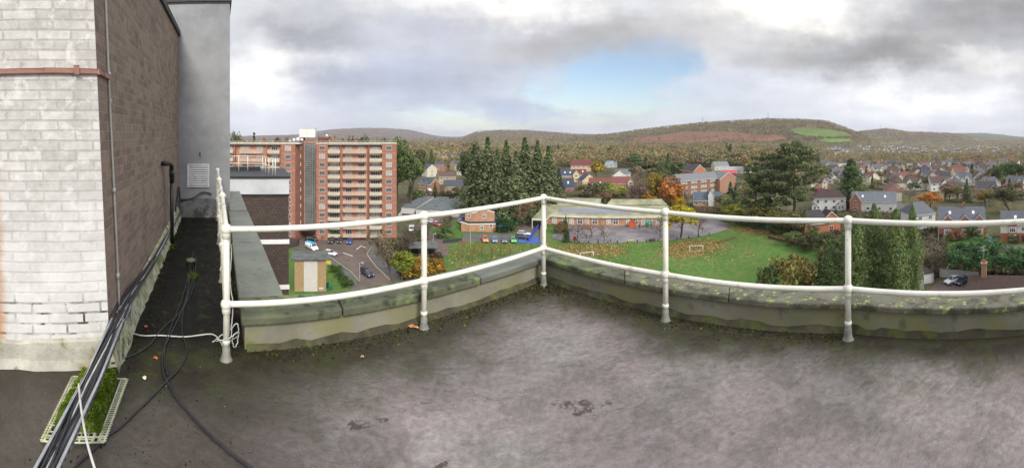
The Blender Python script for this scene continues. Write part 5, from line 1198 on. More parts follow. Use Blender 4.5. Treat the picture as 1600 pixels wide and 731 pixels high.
# blue fence and path, yellow fence, white shelter frame
def fence(a, b, h_, col, label, mk='tint', step=2.0, name='fence'):
    p, q = PG(*a), PG(*b); d = q-p; L_ = d.length; t = thing(name, label, 'fence', p); t.rotation_euler = (0,0,math.atan2(d.y,d.x))
    s = MB(); k = max(1,int(L_/step))
    for i in range(k+1):
        s = MB(); s.box(L_*i/k-.05,L_*i/k+.05,-.05,.05,0,h_+.1); o = s.build('post', M[mk], t); o.color = (*col,1)
    s = MB(); s.box(0,L_,-.02,.02,.15,h_*.86); o = s.build('panel', M[mk], t); o.color = (*[c*.85 for c in col],1)
    s = MB(); s.box(0,L_,-.035,.035,h_*.86+.002,h_); o = s.build('top_rail', M[mk], t); o.color = (*col,1)
    return t
fence((826,378),(844,352), 1.5, (.04,.09,.38), 'blue panelled fence running away beside the school yard')
fence((801,362),(806,354), 1.9, (.55,.30,.05), 'orange-yellow board fence right of the round hedge')
fence((692,381),(722,377), 1.2, (.04,.05,.05), 'dark low fence at the edge of the lawn by the access road')
fence((845,378),(845,345), .9, (.6,.6,.58), 'white handrail beside the blue play yard')
fence((1120,380),(1150,372), .5, (.12,.07,.045), 'low timber edging on the grass bank right of the playground')
fence((1200,373),(1262,388), 1.0, (.10,.065,.04), 'brown timber fence along the far edge of the playing field')
fence((560,372),(600,373), .9, (.05,.05,.045), 'dark railings at the right end of the car park')
sheet('play_yard', [(818,371),(840,371),(846,380),(828,381),(806,378)], M['blue_paint'], .10, 'blue painted ground beside the parked cars', 'yard')
t = thing('canopy', 'flat blue canopy above the parked cars', 'canopy', PG(788,363)); s = MB(); s.box(-2,2,-1.2,1.2,2.2,2.35); o = s.build('roof', M['tint'], t); o.color = (.04,.12,.35,1)
for x in (-1.8,1.8):
    s = MB(); s.box(x-.06,x+.06,-.06,.06,0,2.2); s.build('post', M['steel'], t)
# low walls
def wallseg(a, b, h_, th_, m_, label):
    p, q = PG(*a), PG(*b); d = q-p; s = MB(); s.box(0,d.length,-th_/2,th_/2,0,h_); s2 = MB(); o = s.build('garden_wall', M[m_]); o.location = p; o.rotation_euler = (0,0,math.atan2(d.y,d.x)); return tag(o, label, 'wall')
wallseg((1468,432),(1530,438), 2.0, .3, 'concrete', 'buff garden wall behind the white parked car')
wallseg((1500,392),(1478,430), 1.4, .3, 'concrete', 'pale wall beside the lane left of the green trees')
wallseg((512,362),(600,364), 1.3, .3, 'brown_wood', 'dark wall behind the shrubs below the flats')
wallseg((628,336),(622,345), 2.0, .3, 'concrete', 'pale wall at the end of the garage court')
# street lamps and poles
def pole(x, y, h_, label, arm=1.0, name='street_lamp', cat='street lamp'):
    t = thing(name, label, cat, PG(x,y)); s = MB(); s.tube([(0,0,0),(0,0,h_*.3),(0,0,h_)], [.11,.075,.05], 8); s.build('pole', M['steel'], t)
    if arm:
        s = MB(); s.tube([(0,0,h_-.05),(arm*.6,0,h_+.1),(arm,0,h_+.1)], .04, 6); s.build('arm', M['steel'], t)
        s = MB(); s.box(arm-.1,arm+.5,-.12,.12,h_+.02,h_+.16); s.build('lantern', M['concrete'], t, bevel=.03)
    return t
pole(562, 443, 4.8, 'grey street lamp beside the dark estate car', .5)
pole(677, 393, 5.2, 'grey lamp post on the path left of the lawn', .4)
pole(650, 384, 5.0, 'lamp post among the shrubs left of the second railing post', .4)
pole(735, 392, 7.0, 'slim pole on the lawn in front of the parked cars', 0, 'pole', 'pole')
pole(1475, 384, 8.5, 'tall street lamp in front of the bay-windowed house', 1.0)
pole(1466, 384, 5.0, 'short pale pole at the corner of the lane', 0, 'pole', 'pole')
pole(1537, 378, 6.0, 'dark pole beside the blue parked car', 0, 'pole', 'pole')
for x, y, h_ in ((1068,324,9),(1083,323,8)): pole(x, y, h_, 'lamp post beside the '+('orange' if x == 1068 else 'bushy')+' tree in front of the institution', .6)
t = thing('road_sign', 'yellow board sign on the grass beside the sandy brick outbuilding', 'sign', PG(513,420)); s = MB(); s.box(-.7,.7,-.04,.04,1.2,2.1); o = s.build('board', M['tint'], t); o.color = (.60,.45,.03,1)
for x in (-.5,.5):
    s = MB(); s.box(x-.05,x+.05,.042,.10,0,2.0); s.build('post', M['steel'], t)
# wheeled bins
s = MB(); s.prism([(-.3,-.33),(.3,-.33),(.3,.33),(-.3,.33)], .12, 1.0); bn0 = thing('wheelie_bin', 'dark green wheeled bin by the outbuilding, rear one', 'bin', PG(511,449)); o = s.build('body', M['tint'], bn0, bevel=.03); o.color = (.01,.05,.03,1)
s = MB(); s.box(-.34,.34,-.38,.36,1.0,1.09); o = s.build('lid', M['tint'], bn0, bevel=.02); o.color = (.01,.07,.04,1)
s = MB(); s.tube([(-.3,.33,.12),(.3,.33,.12)], .12, 8); s.build('wheels', M['tyre'], bn0)
index_kids(); b = dup(bn0, None, {'body': (.01,.16,.10), 'lid': (.01,.18,.11)}); b.location = PG(516,453); b['label'] = 'teal wheeled bin nearest the corner of the outbuilding'
# pylons and mast on the ridges
def pylon(x, h_, label, nm='pylon', D=None):
    Ds = np.linspace(1200, 5000, 500); z = terrain(x, Ds); yy = Y0+(H-z)*F/Ds; i = int(np.argmin(yy)) if D is None else int(np.argmin(abs(Ds-D)))
    p = PX(x, float(Ds[i]), float(z[i])-1); t = thing(nm, label, nm, p); k = h_*.09; s = MB()
    for sx, sy in ((-1,-1),(1,-1),(1,1),(-1,1)): s.tube([(sx*k,sy*k,0),(sx*k*.35,sy*k*.35,h_*.6),(0,0,h_)], .35, 4)
    for i in range(6):
        z0, z1 = h_*i/10, h_*(i+1)/10; r0, r1 = k*(1-i*.1), k*(1-(i+1)*.1)
        s.tube([(-r0,-r0,z0),(r1,-r1,z1)], .2, 4); s.tube([(r0,-r0,z0),(-r1,-r1,z1)], .2, 4)
    s.build('tower_frame', M['steel'], t)
    if nm == 'pylon':
        s = MB()
        for z in (.62,.75,.88): s.tube([(-h_*.16,0,h_*z),(0,0,h_*z+1),(h_*.16,0,h_*z)], .3, 4)
        s.build('cross_arms', M['steel'], t)
pylon(1098, 42, 'electricity pylon on the ridge, the one farther left'); pylon(1200, 38, 'electricity pylon on top of the wooded hill')
pylon(1376, 45, 'slim mast on the far right hill', 'mast')
# ================================================================== CARS
def loft(secs, name, mats, parent, smooth=True):
    s = MB(); s.smooth = smooth; rings = [[s.P(*p) for p in r] for r in secs]; n_ = len(rings[0])
    for a, b in zip(rings, rings[1:]):
        for k in range(n_): s.face([a[k],a[(k+1)%n_],b[(k+1)%n_],b[k]])
    s.face(rings[0][::-1]); s.face(rings[-1]); return s.build(name, mats, parent)
def make_car(name, label, L_=4.3, W=1.75, Ht=1.45, style='hatch'):
    """length along x, nose at +x"""
    t = thing(name, label, 'car'); a = W/2
    prof = {'hatch': [(-.5,.42,.86),(-.485,.30,.98),(-.30,.28,1.0),(.10,.26,.98),(.20,.26,.95),(.36,.26,.86),(.46,.28,.72),(.5,.36,.55)], 'estate': [(-.5,.42,.95),(-.49,.30,1.02),(-.30,.27,1.02),(.10,.26,1.0),(.20,.26,.98),(.38,.26,.88),(.47,.28,.74),(.5,.36,.55)],
            'van': [(-.5,.35,1.75),(-.49,.30,1.95),(-.1,.28,2.0),(.18,.28,1.95),(.30,.28,1.25),(.42,.28,1.05),(.48,.30,.85),(.5,.38,.6)]}[style]
    def ring(x, z0, z1, w=1.0):
        b = a*w; m_ = z0+(z1-z0)*.55
        return [(x*L_,-b*.94,z0),(x*L_,-b,m_),(x*L_,-b*.93,z1-.04),(x*L_,-b*.80,z1),(x*L_,b*.80,z1),(x*L_,b*.93,z1-.04),(x*L_,b,m_),(x*L_,b*.94,z0)]
    loft([ring(x,z0,z1,.90 if abs(x)>.47 else 1.0) for x,z0,z1 in prof], 'body', M['car_tint'], t)
    if style != 'van':
        r0, r1 = (-.47,-.40) if style == 'estate' else (-.46,-.33); zb = .95
        gl = [(r0,-.83,zb),(r1+.0,-.70,Ht-.05),(.02,-.70,Ht-.04),(.22,-.80,zb-.02)]
        s = MB(); pts = [(x*L_, y*a, z) for x,y,z in gl]; q = [(x,-y,z) for x,y,z in pts]
        s.quad(pts); s.quad(q[::-1]); s.quad([pts[1],q[1],q[0],pts[0]]); s.quad([pts[3],q[3],q[2],pts[2]]); s.quad([pts[2],q[2],q[1],pts[1]]); s.build('windows', M['glass_dark'], t)
        s = MB(); s.prism([(r1*L_-.02,-a*.71),(.02*L_+.03,-a*.71),(.02*L_+.03,a*.71),(r1*L_-.02,a*.71)], Ht-.05, Ht); s.build('roof', M['car_tint'], t, bevel=.03)
        s = MB()
        for sy in (-1,1):
            for p0, p1 in ((gl[0],gl[1]),(gl[2],gl[3])): s.tube([(p0[0]*L_,sy*abs(p0[1])*a*1.005,p0[2]),(p1[0]*L_,sy*abs(p1[1])*a*1.005,p1[2])], .035, 5)
            s.tube([(-.12*L_,sy*.832*a,zb),(-.13*L_,sy*.705*a,Ht-.04)], .035, 5)
        s.build('pillars', M['car_tint'], t)
    else:
        s = MB()
        for sy in (-1,1): s.quad([(.12*L_,sy*a*1.005,1.25),(.27*L_,sy*a*1.005,1.2),(.20*L_,sy*a*.97,1.75),(.12*L_,sy*a*.97,1.8)])
        s.quad([(.305*L_,-a*.8,1.28),(.305*L_,a*.8,1.28),(.20*L_,a*.76,1.88),(.20*L_,-a*.76,1.88)]); s.build('windows', M['glass_dark'], t)
    for sx in (-.31,.31):
        for sy in (-1,1):
            s = MB(); s.smooth = True; s.tube([(sx*L_,sy*(a-.16),.31),(sx*L_,sy*(a+.015),.31)], .31, 14); w_ = s.build('wheel', M['tyre'], t)
            s = MB(); s.tube([(sx*L_,sy*(a+.0),.31),(sx*L_,sy*(a+.025),.31)], .19, 10); s.build('rim', M['rim'], w_)
    for sy in (-1,1):
        s = MB(); s.box(.465*L_,.492*L_,sy*a*.62-.17,sy*a*.62+.17,.60,.74); s.build('headlight', M['lamp'], t, bevel=.03)
        s = MB(); s.box(-.505*L_,-.49*L_,sy*a*.72-.12,sy*a*.72+.12,.66,.92); s.build('tail_light', M['red_lamp'], t, bevel=.02)
    s = MB(); s.box(.487*L_,.503*L_,-.42,.42,.40,.56); s.build('grille', M['glass_dark'], t)
    return t
protos = {'hatch': make_car('parked_car', 'x', 4.1, 1.72, 1.46, 'hatch'), 'estate': make_car('parked_car', 'x', 4.7, 1.82, 1.52, 'estate'), 'van': make_car('parked_van', 'x', 4.9, 1.9, 2.0, 'van')}
index_kids()
cars = [(573,430,'estate',(.015,.022,.04),-1.05,'dark navy estate car parked beside the street lamp on the road'),
 (516,399,'hatch',(.60,.61,.63),-.55,'silver hatchback parked by the grass beside the outbuilding roof'),
 (487,390,'van',(.75,.77,.78),-1.0,'white van with a bright blue roof beside the outbuilding'),
 (487,376,'hatch',(.02,.02,.022),-.2,'black car at the left end of the car park'),
 (518,379,'hatch',(.018,.02,.024),-1.75,'black car parked left of the other black one below the flats'),
 (531,379,'hatch',(.025,.026,.03),-1.65,'black car between the first black car and the blue one'),
 (546,380,'hatch',(.03,.07,.30),-1.7,'blue car at the right of the row below the flats'),
 (758,377,'estate',(.58,.24,.06),-1.45,'orange-red and cream car at the left of the access road row'),
 (773,378,'hatch',(.15,.22,.38),-1.5,'light blue car second in the access road row'),
 (788,378.5,'hatch',(.13,.14,.16),-1.5,'grey car third in the access road row'),
 (802,378,'hatch',(.10,.42,.13),-1.45,'small light green car in the access road row'),
 (816,373,'estate',(.05,.055,.06),-.25,'dark grey estate car parked crosswise beside the green one'),
 (819,368,'estate',(.55,.56,.58),-.2,'silver car parked behind the dark grey estate'),
 (676,349,'hatch',(.62,.63,.65),-.6,'white car parked among the trees behind the second post'),
 (682,353,'hatch',(.40,.06,.05),-.7,'red car parked beside the white one among the trees'),
 (720,349,'hatch',(.50,.55,.62),-1.2,'pale car left of the caretaker house'),
 (643,362,'van',(.70,.71,.72),-1.6,'white van at the edge of the garage court'),
 (800,331,'hatch',(.30,.03,.03),.1,'dark red car under the tall firs'),
 (810,343,'hatch',(.10,.20,.28),.2,'teal-blue car in the yard behind the round hedge'),
 (1488,442,'hatch',(.70,.71,.71),-2.4,'white car parked in the garage yard at lower right'),
 (1503,443,'hatch',(.04,.05,.07),-2.2,'dark blue-grey car beside the white one in the garage yard'),
 (1547,379,'hatch',(.05,.12,.40),-1.6,'bright blue car on the drive between the bay-windowed houses'),
 (1264,336,'hatch',(.60,.61,.62),-.2,'silver car beside the white semi-detached house'),
 (1096,319,'estate',(.03,.03,.035),.3,'black car outside the institution')]
used = set()
for x, y, k, col, rot, lab in cars:
    if k in used: c = dup(protos[k])
    else: c = None
    if c is None: c = dup(protos[k])
    used.add(k)
    index_kids_of = [o for o in sc.objects if o.parent == c]
    for o in index_kids_of:
        if o.name.split('.')[0] in ('body','roof','pillars'): o.color = (*col,1)
        if o.name.split('.')[0] == 'roof' and 'orange-red' in lab: o.color = (.5,.05,.03,1)
    c.location = PG(x, y, .07); c.rotation_euler = (0,0,-(x-800)/F+rot); c['label'] = lab
    if k == 'van' and x == 487:
        s = MB(); s.box(-2.2,1.0,-.7,.7,2.0,2.06); o = s.build('roof_panel', M['tint'], c); o.color = (.03,.35,.62,1)
for o in protos.values():
    for c in KID[o.name]:
        for d in KID.get(c.name, []): bpy.data.objects.remove(d)
        bpy.data.objects.remove(c)
    bpy.data.objects.remove(o)
# ================================================================== TREES
def branchy(mb, h, r0, seed, spread=.55, levels=3, n0=7, start=.25, droop=0.0, nside=5, tips=None, lean=.03):
    r = random.Random(seed)
    def grow(p, d, L_, rad, lv):
        pts = [p]; q = p; k = 4 if lv < 2 else 3
        for i in range(k):
            d = (d + Vector((r.gauss(0,.13), r.gauss(0,.13), r.gauss(0,.06)-(droop if lv else 0)))).normalized(); q = q + d*L_/k; pts.append(q)
        mb.tube([tuple(a) for a in pts], [rad*(1-.7*i/k) for i in range(k+1)], max(3, nside-lv), cap=False)
        if tips is not None and lv >= levels-1: tips.extend([(pts[-1], d), (pts[-2], d)])
        if lv < levels:
            for j in range(5 if lv else n0):
                t = r.uniform(.25 if lv else start, 1); i = min(int(t*k), k-1); a = pts[i].lerp(pts[i+1], t*k-i)
                ax = Vector((r.gauss(0,1), r.gauss(0,1), r.gauss(0,.3))).normalized(); nd = (d*.8 + (ax-d*ax.dot(d)).normalized()*spread*r.uniform(.8,1.6) + Vector((0,0,.15))).normalized()
                grow(a, nd, L_*r.uniform(.42,.62)*(1.1-.3*t), rad*.42*(1.1-t*.4), lv+1)
    grow(Vector((0,0,-.3)), Vector((r.gauss(0,lean),r.gauss(0,lean),1)).normalized(), h, r0, 0)
def crown_points(seed, n, cx, cz, rx, rz, nc=26, cr=.36, low=.25, flat=.75):
    """leaf positions in clumps spread over an uneven ellipsoid"""
    r = np.random.default_rng(seed); C_ = []
    while len(C_) < nc:
        v = r.normal(0, 1, 3); v /= np.linalg.norm(v); rad = r.uniform(.45, .95)
        c = v*rad*np.array([rx, rx, rz])+np.array([0, 0, cz])
        if v[2] < -low-.35: continue
        C_.append((c, cr*min(rx, rz)*r.uniform(.6, 1.25)))
    P, N = [], []
    for i in range(n):
        c, q = C_[r.integers(nc)]; v = r.normal(0, 1, 3); v /= np.linalg.norm(v); rr = q*r.uniform(.55, 1.0)**.6
        p = c + v*rr*np.array([1, 1, flat]); P.append(p); m_ = (p-np.array([0, 0, cz-rz*.3])); m_ /= np.linalg.norm(m_)+1e-6; N.append(v*.7+m_*.6+np.array([0,0,.25]))
    return np.array(P), np.array(N)
TREE = {}
def reg(kind, trunk_mb, P, N, size, asp=1.0, bark='bark', seed=1, thin=False):
    me = trunk_mb.build('trunk', M[bark]); tm = me.data; bpy.data.objects.remove(me)
    cm_ = leafmesh('crown', P, N, size, M['leaf'], asp=asp, seed=seed) if P is not None else None
    V = np.array([v.co[:] for v in (cm_.vertices if cm_ else tm.vertices)]); hh = max(V[:,2].max(), max(v.co.z for v in tm.vertices)); ww = np.percentile(np.abs(V[:,:2]), 97)*2
    TREE.setdefault(kind, []).append((tm, cm_, hh, ww))
for s_ in range(3):
    mb = MB(); tips = []; branchy(mb, 7, .26, 10+s_, levels=2, n0=9, tips=tips); P, N = crown_points(20+s_, 5200, 0, 6.3, 3.9, 3.7, nc=30, cr=.36); reg('broad', mb, P, N, .42, seed=s_)
for s_ in range(3):
    mb = MB(); branchy(mb, 7, .24, 40+s_, levels=1, n0=8); P, N = crown_points(50+s_, 1500, 0, 6.2, 3.8, 3.8, nc=22, cr=.40); reg('broad_far', mb, P, N, .78, seed=s_)
for s_ in range(2):                                   # thin autumn crown, branches show through
    mb = MB(); tips = []; branchy(mb, 8, .24, 70+s_, levels=3, n0=10, tips=tips, spread=.7)
    P = np.array([tuple(p+Vector((rng.gauss(0,.35),rng.gauss(0,.35),rng.gauss(0,.3)))) for p, d in tips for _ in range(2)]); N = np.tile([0,0,.6], (len(P),1)); reg('thin', mb, P, N, .26, seed=s_)
for s_ in range(2):                                   # bare brown tree: twigs read as haze
    mb = MB(); tips = []; branchy(mb, 8, .22, 90+s_, levels=3, n0=13, tips=tips, spread=.62, start=.15)
    P = []; N = []
    for p, d in tips:
        for _ in range(3): q = p+Vector((rng.gauss(0,.3),rng.gauss(0,.3),rng.gauss(0,.35))); P.append(tuple(q)); N.append((rng.gauss(0,1),rng.gauss(0,1),0))
    reg('bare', mb, np.array(P), np.array(N), .34, asp=1.0, seed=s_)
def conifer(seed, h, R, tiers, nb, droop, shape, leaf, per, upt=.0, base=.06, nh=.55, nz=.8):
    r = np.random.default_rng(seed); mb = MB(); mb.tube([(0,0,-.3),(0,0,h*.5),(0,0,h*.985)], [h*.016, h*.010, .02], 6, cap=False); P, N = [], []
    for t in range(tiers):
        f = t/tiers; z = h*(base+(1-base)*f); Rr = R*shape(f)*r.uniform(.85, 1.12)
        for b in range(nb):
            a = 2*PI*(b+r.uniform(-.35,.35))/nb + t*1.7; Lb = Rr*r.uniform(.65, 1.12); nd = Vector((math.cos(a), math.sin(a), 0))
            if t % 2 == 0 and b % 2 == 0: mb.tube([(0,0,z),(nd.x*Lb*.5,nd.y*Lb*.5,z-droop*Lb*.3+upt*Lb*.2),(nd.x*Lb,nd.y*Lb,z-droop*Lb+upt*Lb)], [.05,.03,.01], 3, cap=False)
            for k in range(per):
                q = r.uniform(.15, 1.0)**.7; sp = Lb*.16*(1.2-q); dz = -droop*Lb*q*q + upt*Lb*q
                P.append((nd.x*Lb*q+r.normal(0,sp), nd.y*Lb*q+r.normal(0,sp), z+dz+r.normal(0,.05*Lb+.04))); N.append((nd.x*nh, nd.y*nh, nz-.3*q))
    return mb, np.array(P), np.array(N)
for s_ in range(3): mb, P, N = conifer(110+s_, 10, 1.9, 38, 9, .40, lambda f: (1-f)**1.12*(1 if f > .12 else .8+f*1.6)+.012, .3, 34); reg('spruce', mb, P, N, .17, asp=1.4, seed=s_)
for s_ in range(2): mb, P, N = conifer(130+s_, 10, 1.7, 26, 8, .35, lambda f: (1-f)**1.05+.02, .3, 10); reg('spruce_far', mb, P, N, .34, asp=1.2, seed=s_)
for s_ in range(2): mb, P, N = conifer(140+s_, 10, 1.55, 56, 15, -.45, lambda f: min(1, (1-f)*1.75)**.8*(.84+.16*math.sin(min(f*3.2,PI)))+.01, .3, 22, base=.0, nh=1.5, nz=.5); reg('column', mb, P, N, .11, asp=1.7, seed=s_)
for s_ in range(1): mb, P, N = conifer(150+s_, 10, 2.75, 48, 14, -.25, lambda f: (1-f)**.72*(.75+.25*min(1, f*7))+.02, .3, 13, base=.02); reg('cone', mb, P, N, .24, asp=1.3, seed=s_)
# pine: bare trunk, spreading limbs with flat plates of needles
for s_ in range(2):
    r = random.Random(160+s_); mb = MB(); mb.tube([(0,0,-.3),(.1,.05,4),(.05,.1,9.6)], [.24,.15,.04], 7, cap=False); P, N = [], []
    for i in range(34):
        z = 2.6+7.0*(i/34)**.9; a = i*2.4+r.uniform(-.4,.4); Lb = (3.0*math.sin(min(1,(z-1.2)/4.2)*PI/2))*(1-max(0,(z-6.2)/4.3)**1.6)*r.uniform(.6,1.12)+.3; zz = z+r.uniform(-.1,.5)
        e = Vector((math.cos(a)*Lb, math.sin(a)*Lb, zz+.25*Lb*.3)); mb.tube([(0.05,.05,z),tuple(Vector((0,0,z)).lerp(e,.5)+Vector((0,0,-.1))),tuple(e)], [.07,.045,.015], 4, cap=False)
        for j in range(3 if Lb > 1.2 else 2):
            c = Vector((0,0,z)).lerp(e, .5+.27*j)+Vector((r.gauss(0,.25),r.gauss(0,.25),.1)); R_ = r.uniform(.36,.74)
            for k in range(95):
                v = Vector((r.gauss(0,1),r.gauss(0,1),r.gauss(0,1))).normalized(); P.append((c.x+v.x*R_, c.y+v.y*R_, c.z+v.z*R_*.48)); N.append((v.x*.6,v.y*.6,.5+v.z*.6))
    reg('pine', mb, np.array(P), np.array(N), .26, asp=1.2, seed=s_)
for s_ in range(3):
    mb = MB(); branchy(mb, 2.2, .08, 170+s_, levels=2, n0=8, start=.05); P, N = crown_points(180+s_, 2600, 0, 1.55, 2.0, 1.35, nc=24, cr=.42, low=.7); reg('shrub', mb, P, N, .24, seed=s_)
tcount = 0
def tree(kind, x, yb, yt, wpx, col, label, group=None, name=None, cat='tree', D=None, z=None, bark=None):
    global tcount
    if D is None:
        if yb > 298: D, z = (H-GZ)*F/(yb-Y0), GZ
        else: D, z = ground(x, yb)
    hh_ = H+(Y0-yt)*D/F - z; ww_ = wpx*D/F
    vs = TREE[kind]; tm, cm_, h0, w0 = vs[tcount % len(vs)]; tcount += 1
    nm = name or {'spruce':'spruce_tree','spruce_far':'spruce_tree','column':'cypress_tree','cone':'conifer_tree','pine':'pine_tree','shrub':'shrub'}.get(kind, 'deciduous_tree')
    t = thing(nm, label, cat, PX(x, D, z), group); t.rotation_euler = (0,0,rng.uniform(0,6.28)); t.scale = (ww_/w0, ww_/w0, hh_/h0)
    a = bpy.data.objects.new('trunk', tm); sc.collection.objects.link(a); a.parent = t
    if cm_: b = bpy.data.objects.new('crown', cm_); sc.collection.objects.link(b); b.parent = t; k = rng.uniform(.88,1.12); b.color = (col[0]*k, col[1]*k, col[2]*k, 1)
    return t
GD, GM, GL, OL, YE, YG, OR, BR, BG, PU = (.105,.135,.060), (.125,.170,.062), (.13,.19,.055), (.20,.19,.08), (.42,.30,.04), (.30,.30,.06), (.40,.17,.05), (.24,.165,.10), (.22,.18,.13), (.22,.155,.13)
SP = (.180,.215,.105)
spl = ['leftmost tall spruce of the dark group behind the caretaker house','tallest left spruce of the dark group','short spruce between the two tall left ones','slender spruce in the middle left of the dark group','spruce just right of the middle of the dark group','tallest right spruce of the dark group','narrow spruce near the right end of the dark group','rightmost spruce of the dark group beside the navy roofs', 'low spruce filling the foot of the dark group']
for (x, yb, yt, w), l in zip(((741,334,224,46),(762,338,212,50),(777,342,232,40),(791,336,218,44),(806,340,234,44),(820,336,214,54),(840,335,218,44),(857,332,226,42),(800,345,262,60)), spl): tree('spruce', x, yb, yt, w, SP, l)
tree('broad', 735, 322, 218, 34, GD, 'dark rounded evergreen top at the left of the spruce group')
tree('broad', 772, 338, 298, 46, GL, 'low light green tree in front of the spruces'); tree('broad', 845, 336, 300, 40, OL, 'low olive tree at the right foot of the spruces')
tree('broad', 641, 326, 216, 44, (.12,.16,.06), 'tall bushy green tree beside the right end of the flats'); tree('broad', 622, 322, 212, 36, (.13,.17,.065), 'tall green tree directly behind the right corner of the flats')
tree('column', 674, 272, 231, 9, GD, 'slim dark cypress among the left estate houses')
tree('pine', 1242, 354, 219, 74, (.135,.165,.072), 'largest dark pine rising above the right of the playing field'); tree('pine', 1202, 352, 236, 64, (.14,.17,.075), 'broad dark pine left of the largest pine'); tree('pine', 1180, 350, 268, 54, (.175,.21,.085), 'lower pine at the left edge of the dark pine group')
tree('cone', 1330, 322, 247, 44, (.11,.155,.06), 'dense dark cone-shaped conifer behind the slate roof')
for x, yb, yt, w, l in ((1336,482,333,42,'leftmost tall leylandii behind the right railing post'),(1366,468,316,44,'tallest leylandii of the dense green group'),(1400,476,324,44,'middle column leylandii of the dense green group'),(1426,464,319,30,'narrow rightmost leylandii of the green group')): tree('column', x, yb, yt, w, (.175,.235,.085), l)
tree('column', 1297, 480, 386, 46, (.13,.18,.065), 'short pointed light green conifer just left of the right railing post', name='conifer_tree')
tree('shrub', 1235, 478, 392, 74, (.22,.19,.06), 'yellowing rounded tree at the near edge of the playing field', name='deciduous_tree'); tree('shrub', 1203, 482, 408, 38, GM, 'dark green shrub left of the yellowing tree', cat='shrub'); tree('shrub', 1268, 480, 404, 44, (.18,.16,.06), 'olive shrub between the yellowing tree and the pointed conifer', cat='shrub')
for i, (x, yb, yt, w, c, k) in enumerate(((1150,350,316,42,YG,'broad'),(1172,353,314,44,(.17,.17,.055),'broad'),(1196,358,322,44,(.20,.18,.05),'broad'),(1222,364,328,46,(.14,.15,.05),'broad'),(1246,370,330,40,(.16,.15,.06),'broad'),(1140,342,312,26,GM,'broad'),(1162,351,336,22,GD,'shrub'),(1186,356,342,24,GD,'shrub'),(1214,365,348,28,GM,'shrub'))):
    tree(k, x, yb, yt, w, c, ['yellow-green tree at the left end of the hedge line by the playground','olive tree second along the field hedge line','yellowish tree below the broad pine','olive tree below the largest pine','brownish tree right of the largest pine trunk','dark green round tree at the playground corner','dark bush at the left of the field hedge','dark bush below the yellowish tree','mid green bush at the far field edge'][i], cat='shrub' if k == 'shrub' else 'tree')
for i, (x, yb, yt, w) in enumerate(((1240,382,360,34),(1264,390,364,38),(1292,398,362,44),(1316,408,364,44),(1300,420,384,40),(1326,430,380,44),(1268,378,352,22))):
    tree('shrub', x, yb, yt, w, [GM,(.10,.10,.045),GD][i%3], 'bush number %s along the right field edge'.replace('number %s', ('nearest the fence','beside the orange brick house','below the orange brick house','left of the leylandii','in front of the leylandii foot','darkest one','smallest one')[i]), cat='shrub')
tree('broad', 1063, 372, 319, 54, (.40,.33,.03), 'bright yellow tree on the playground edge beside the middle post'); tree('thin', 1091, 369, 326, 34, (.22,.13,.07), 'thin brown tree right of the bright yellow tree')
tree('broad', 1048, 330, 278, 36, OR, 'orange tree above the right end of the school'); tree('broad', 1056, 331, 303, 28, (.45,.27,.03), 'golden tree at the foot of the orange tree'); tree('broad', 1020, 326, 268, 36, (.27,.20,.05), 'tall yellow-brown tree left of the orange tree'); tree('broad', 1017, 330, 300, 26, (.40,.22,.04), 'small amber tree between the school roof and the orange tree')
tree('broad', 1024, 332, 312, 18, GM, 'small dark green tree behind the school roof'); tree('broad_far', 933, 283, 251, 26, (.36,.26,.05), 'round golden tree between the maroon and white houses')
tree('broad', 963, 318, 286, 30, (.24,.30,.04), 'bright lime tree in front of the red-roofed house'); tree('shrub', 935, 324, 305, 44, GM, 'dark green hedge below the red-roofed house', name='hedge', cat='hedge'); tree('broad', 950, 322, 296, 34, BR, 'brown-green tree left of the lime tree')
tree('bare', 988, 330, 276, 46, PU, 'bare purple-brown tree right of the lime tree'); tree('bare', 1003, 328, 262, 40, BR, 'tall bare tree behind the right half of the school'); tree('bare', 1076, 322, 290, 40, PU, 'bare purplish tree in front of the institution'); tree('bare', 1100, 340, 318, 40, BR, 'low bare tree behind the bright yellow tree')
tree('shrub', 790, 361, 340, 38, (.045,.10,.03), 'round dense green hedge right of the caretaker house', name='hedge', cat='hedge'); tree('thin', 818, 353, 302, 46, (.19,.14,.06), 'wide olive-brown tree left of the corner railing post'); tree('bare', 812, 354, 306, 40, BR, 'bare brown tree among the olive-brown one')
tree('thin', 904, 380, 344, 36, (.16,.10,.06), 'nearly bare tree with a dark trunk on the near playground edge'); tree('thin', 944, 377, 336, 24, (.30,.18,.07), 'sparse tan tree on the playground'); tree('thin', 1030, 374, 336, 24, BG, 'thin bare tree beside the school canopy'); tree('thin', 925, 370, 340, 34, (.34,.17,.06), 'sparse orange tree in front of the school windows')
tree('spruce', 885, 378, 350, 11, GM, 'small conical evergreen in front of the school, lower one'); tree('spruce', 884, 362, 336, 9, GL, 'small conical evergreen in front of the school, upper one'); tree('shrub', 876, 364, 346, 22, (.16,.13,.05), 'olive bush at the left end of the school', cat='shrub')
tree('bare', 612, 440, 352, 66, (.19,.15,.10), 'large bare bushy tree beside the car park road'); tree('broad', 628, 440, 388, 40, (.20,.24,.04), 'yellow-green bush at the foot of the large bare tree'); tree('shrub', 655, 434, 398, 50, (.34,.22,.04), 'yellow-orange shrub left of the second railing post', cat='shrub'); tree('shrub', 684, 428, 404, 30, (.38,.22,.04), 'small orange shrub right of the second railing post', cat='shrub')
tree('bare', 690, 368, 330, 44, (.14,.115,.085), 'bare tree on the verge by the parked red car'); tree('bare', 660, 380, 334, 40, (.12,.115,.075), 'bare greenish tree left of the second railing post'); tree('shrub', 694, 372, 352, 30, GM, 'green bush under the bare verge tree', cat='shrub'); tree('shrub', 652, 384, 358, 34, (.08,.10,.04), 'green bush by the small lamp post', cat='shrub'); tree('bare', 640, 400, 350, 44, (.15,.12,.09), 'bare tree between the flats and the timber shelter')
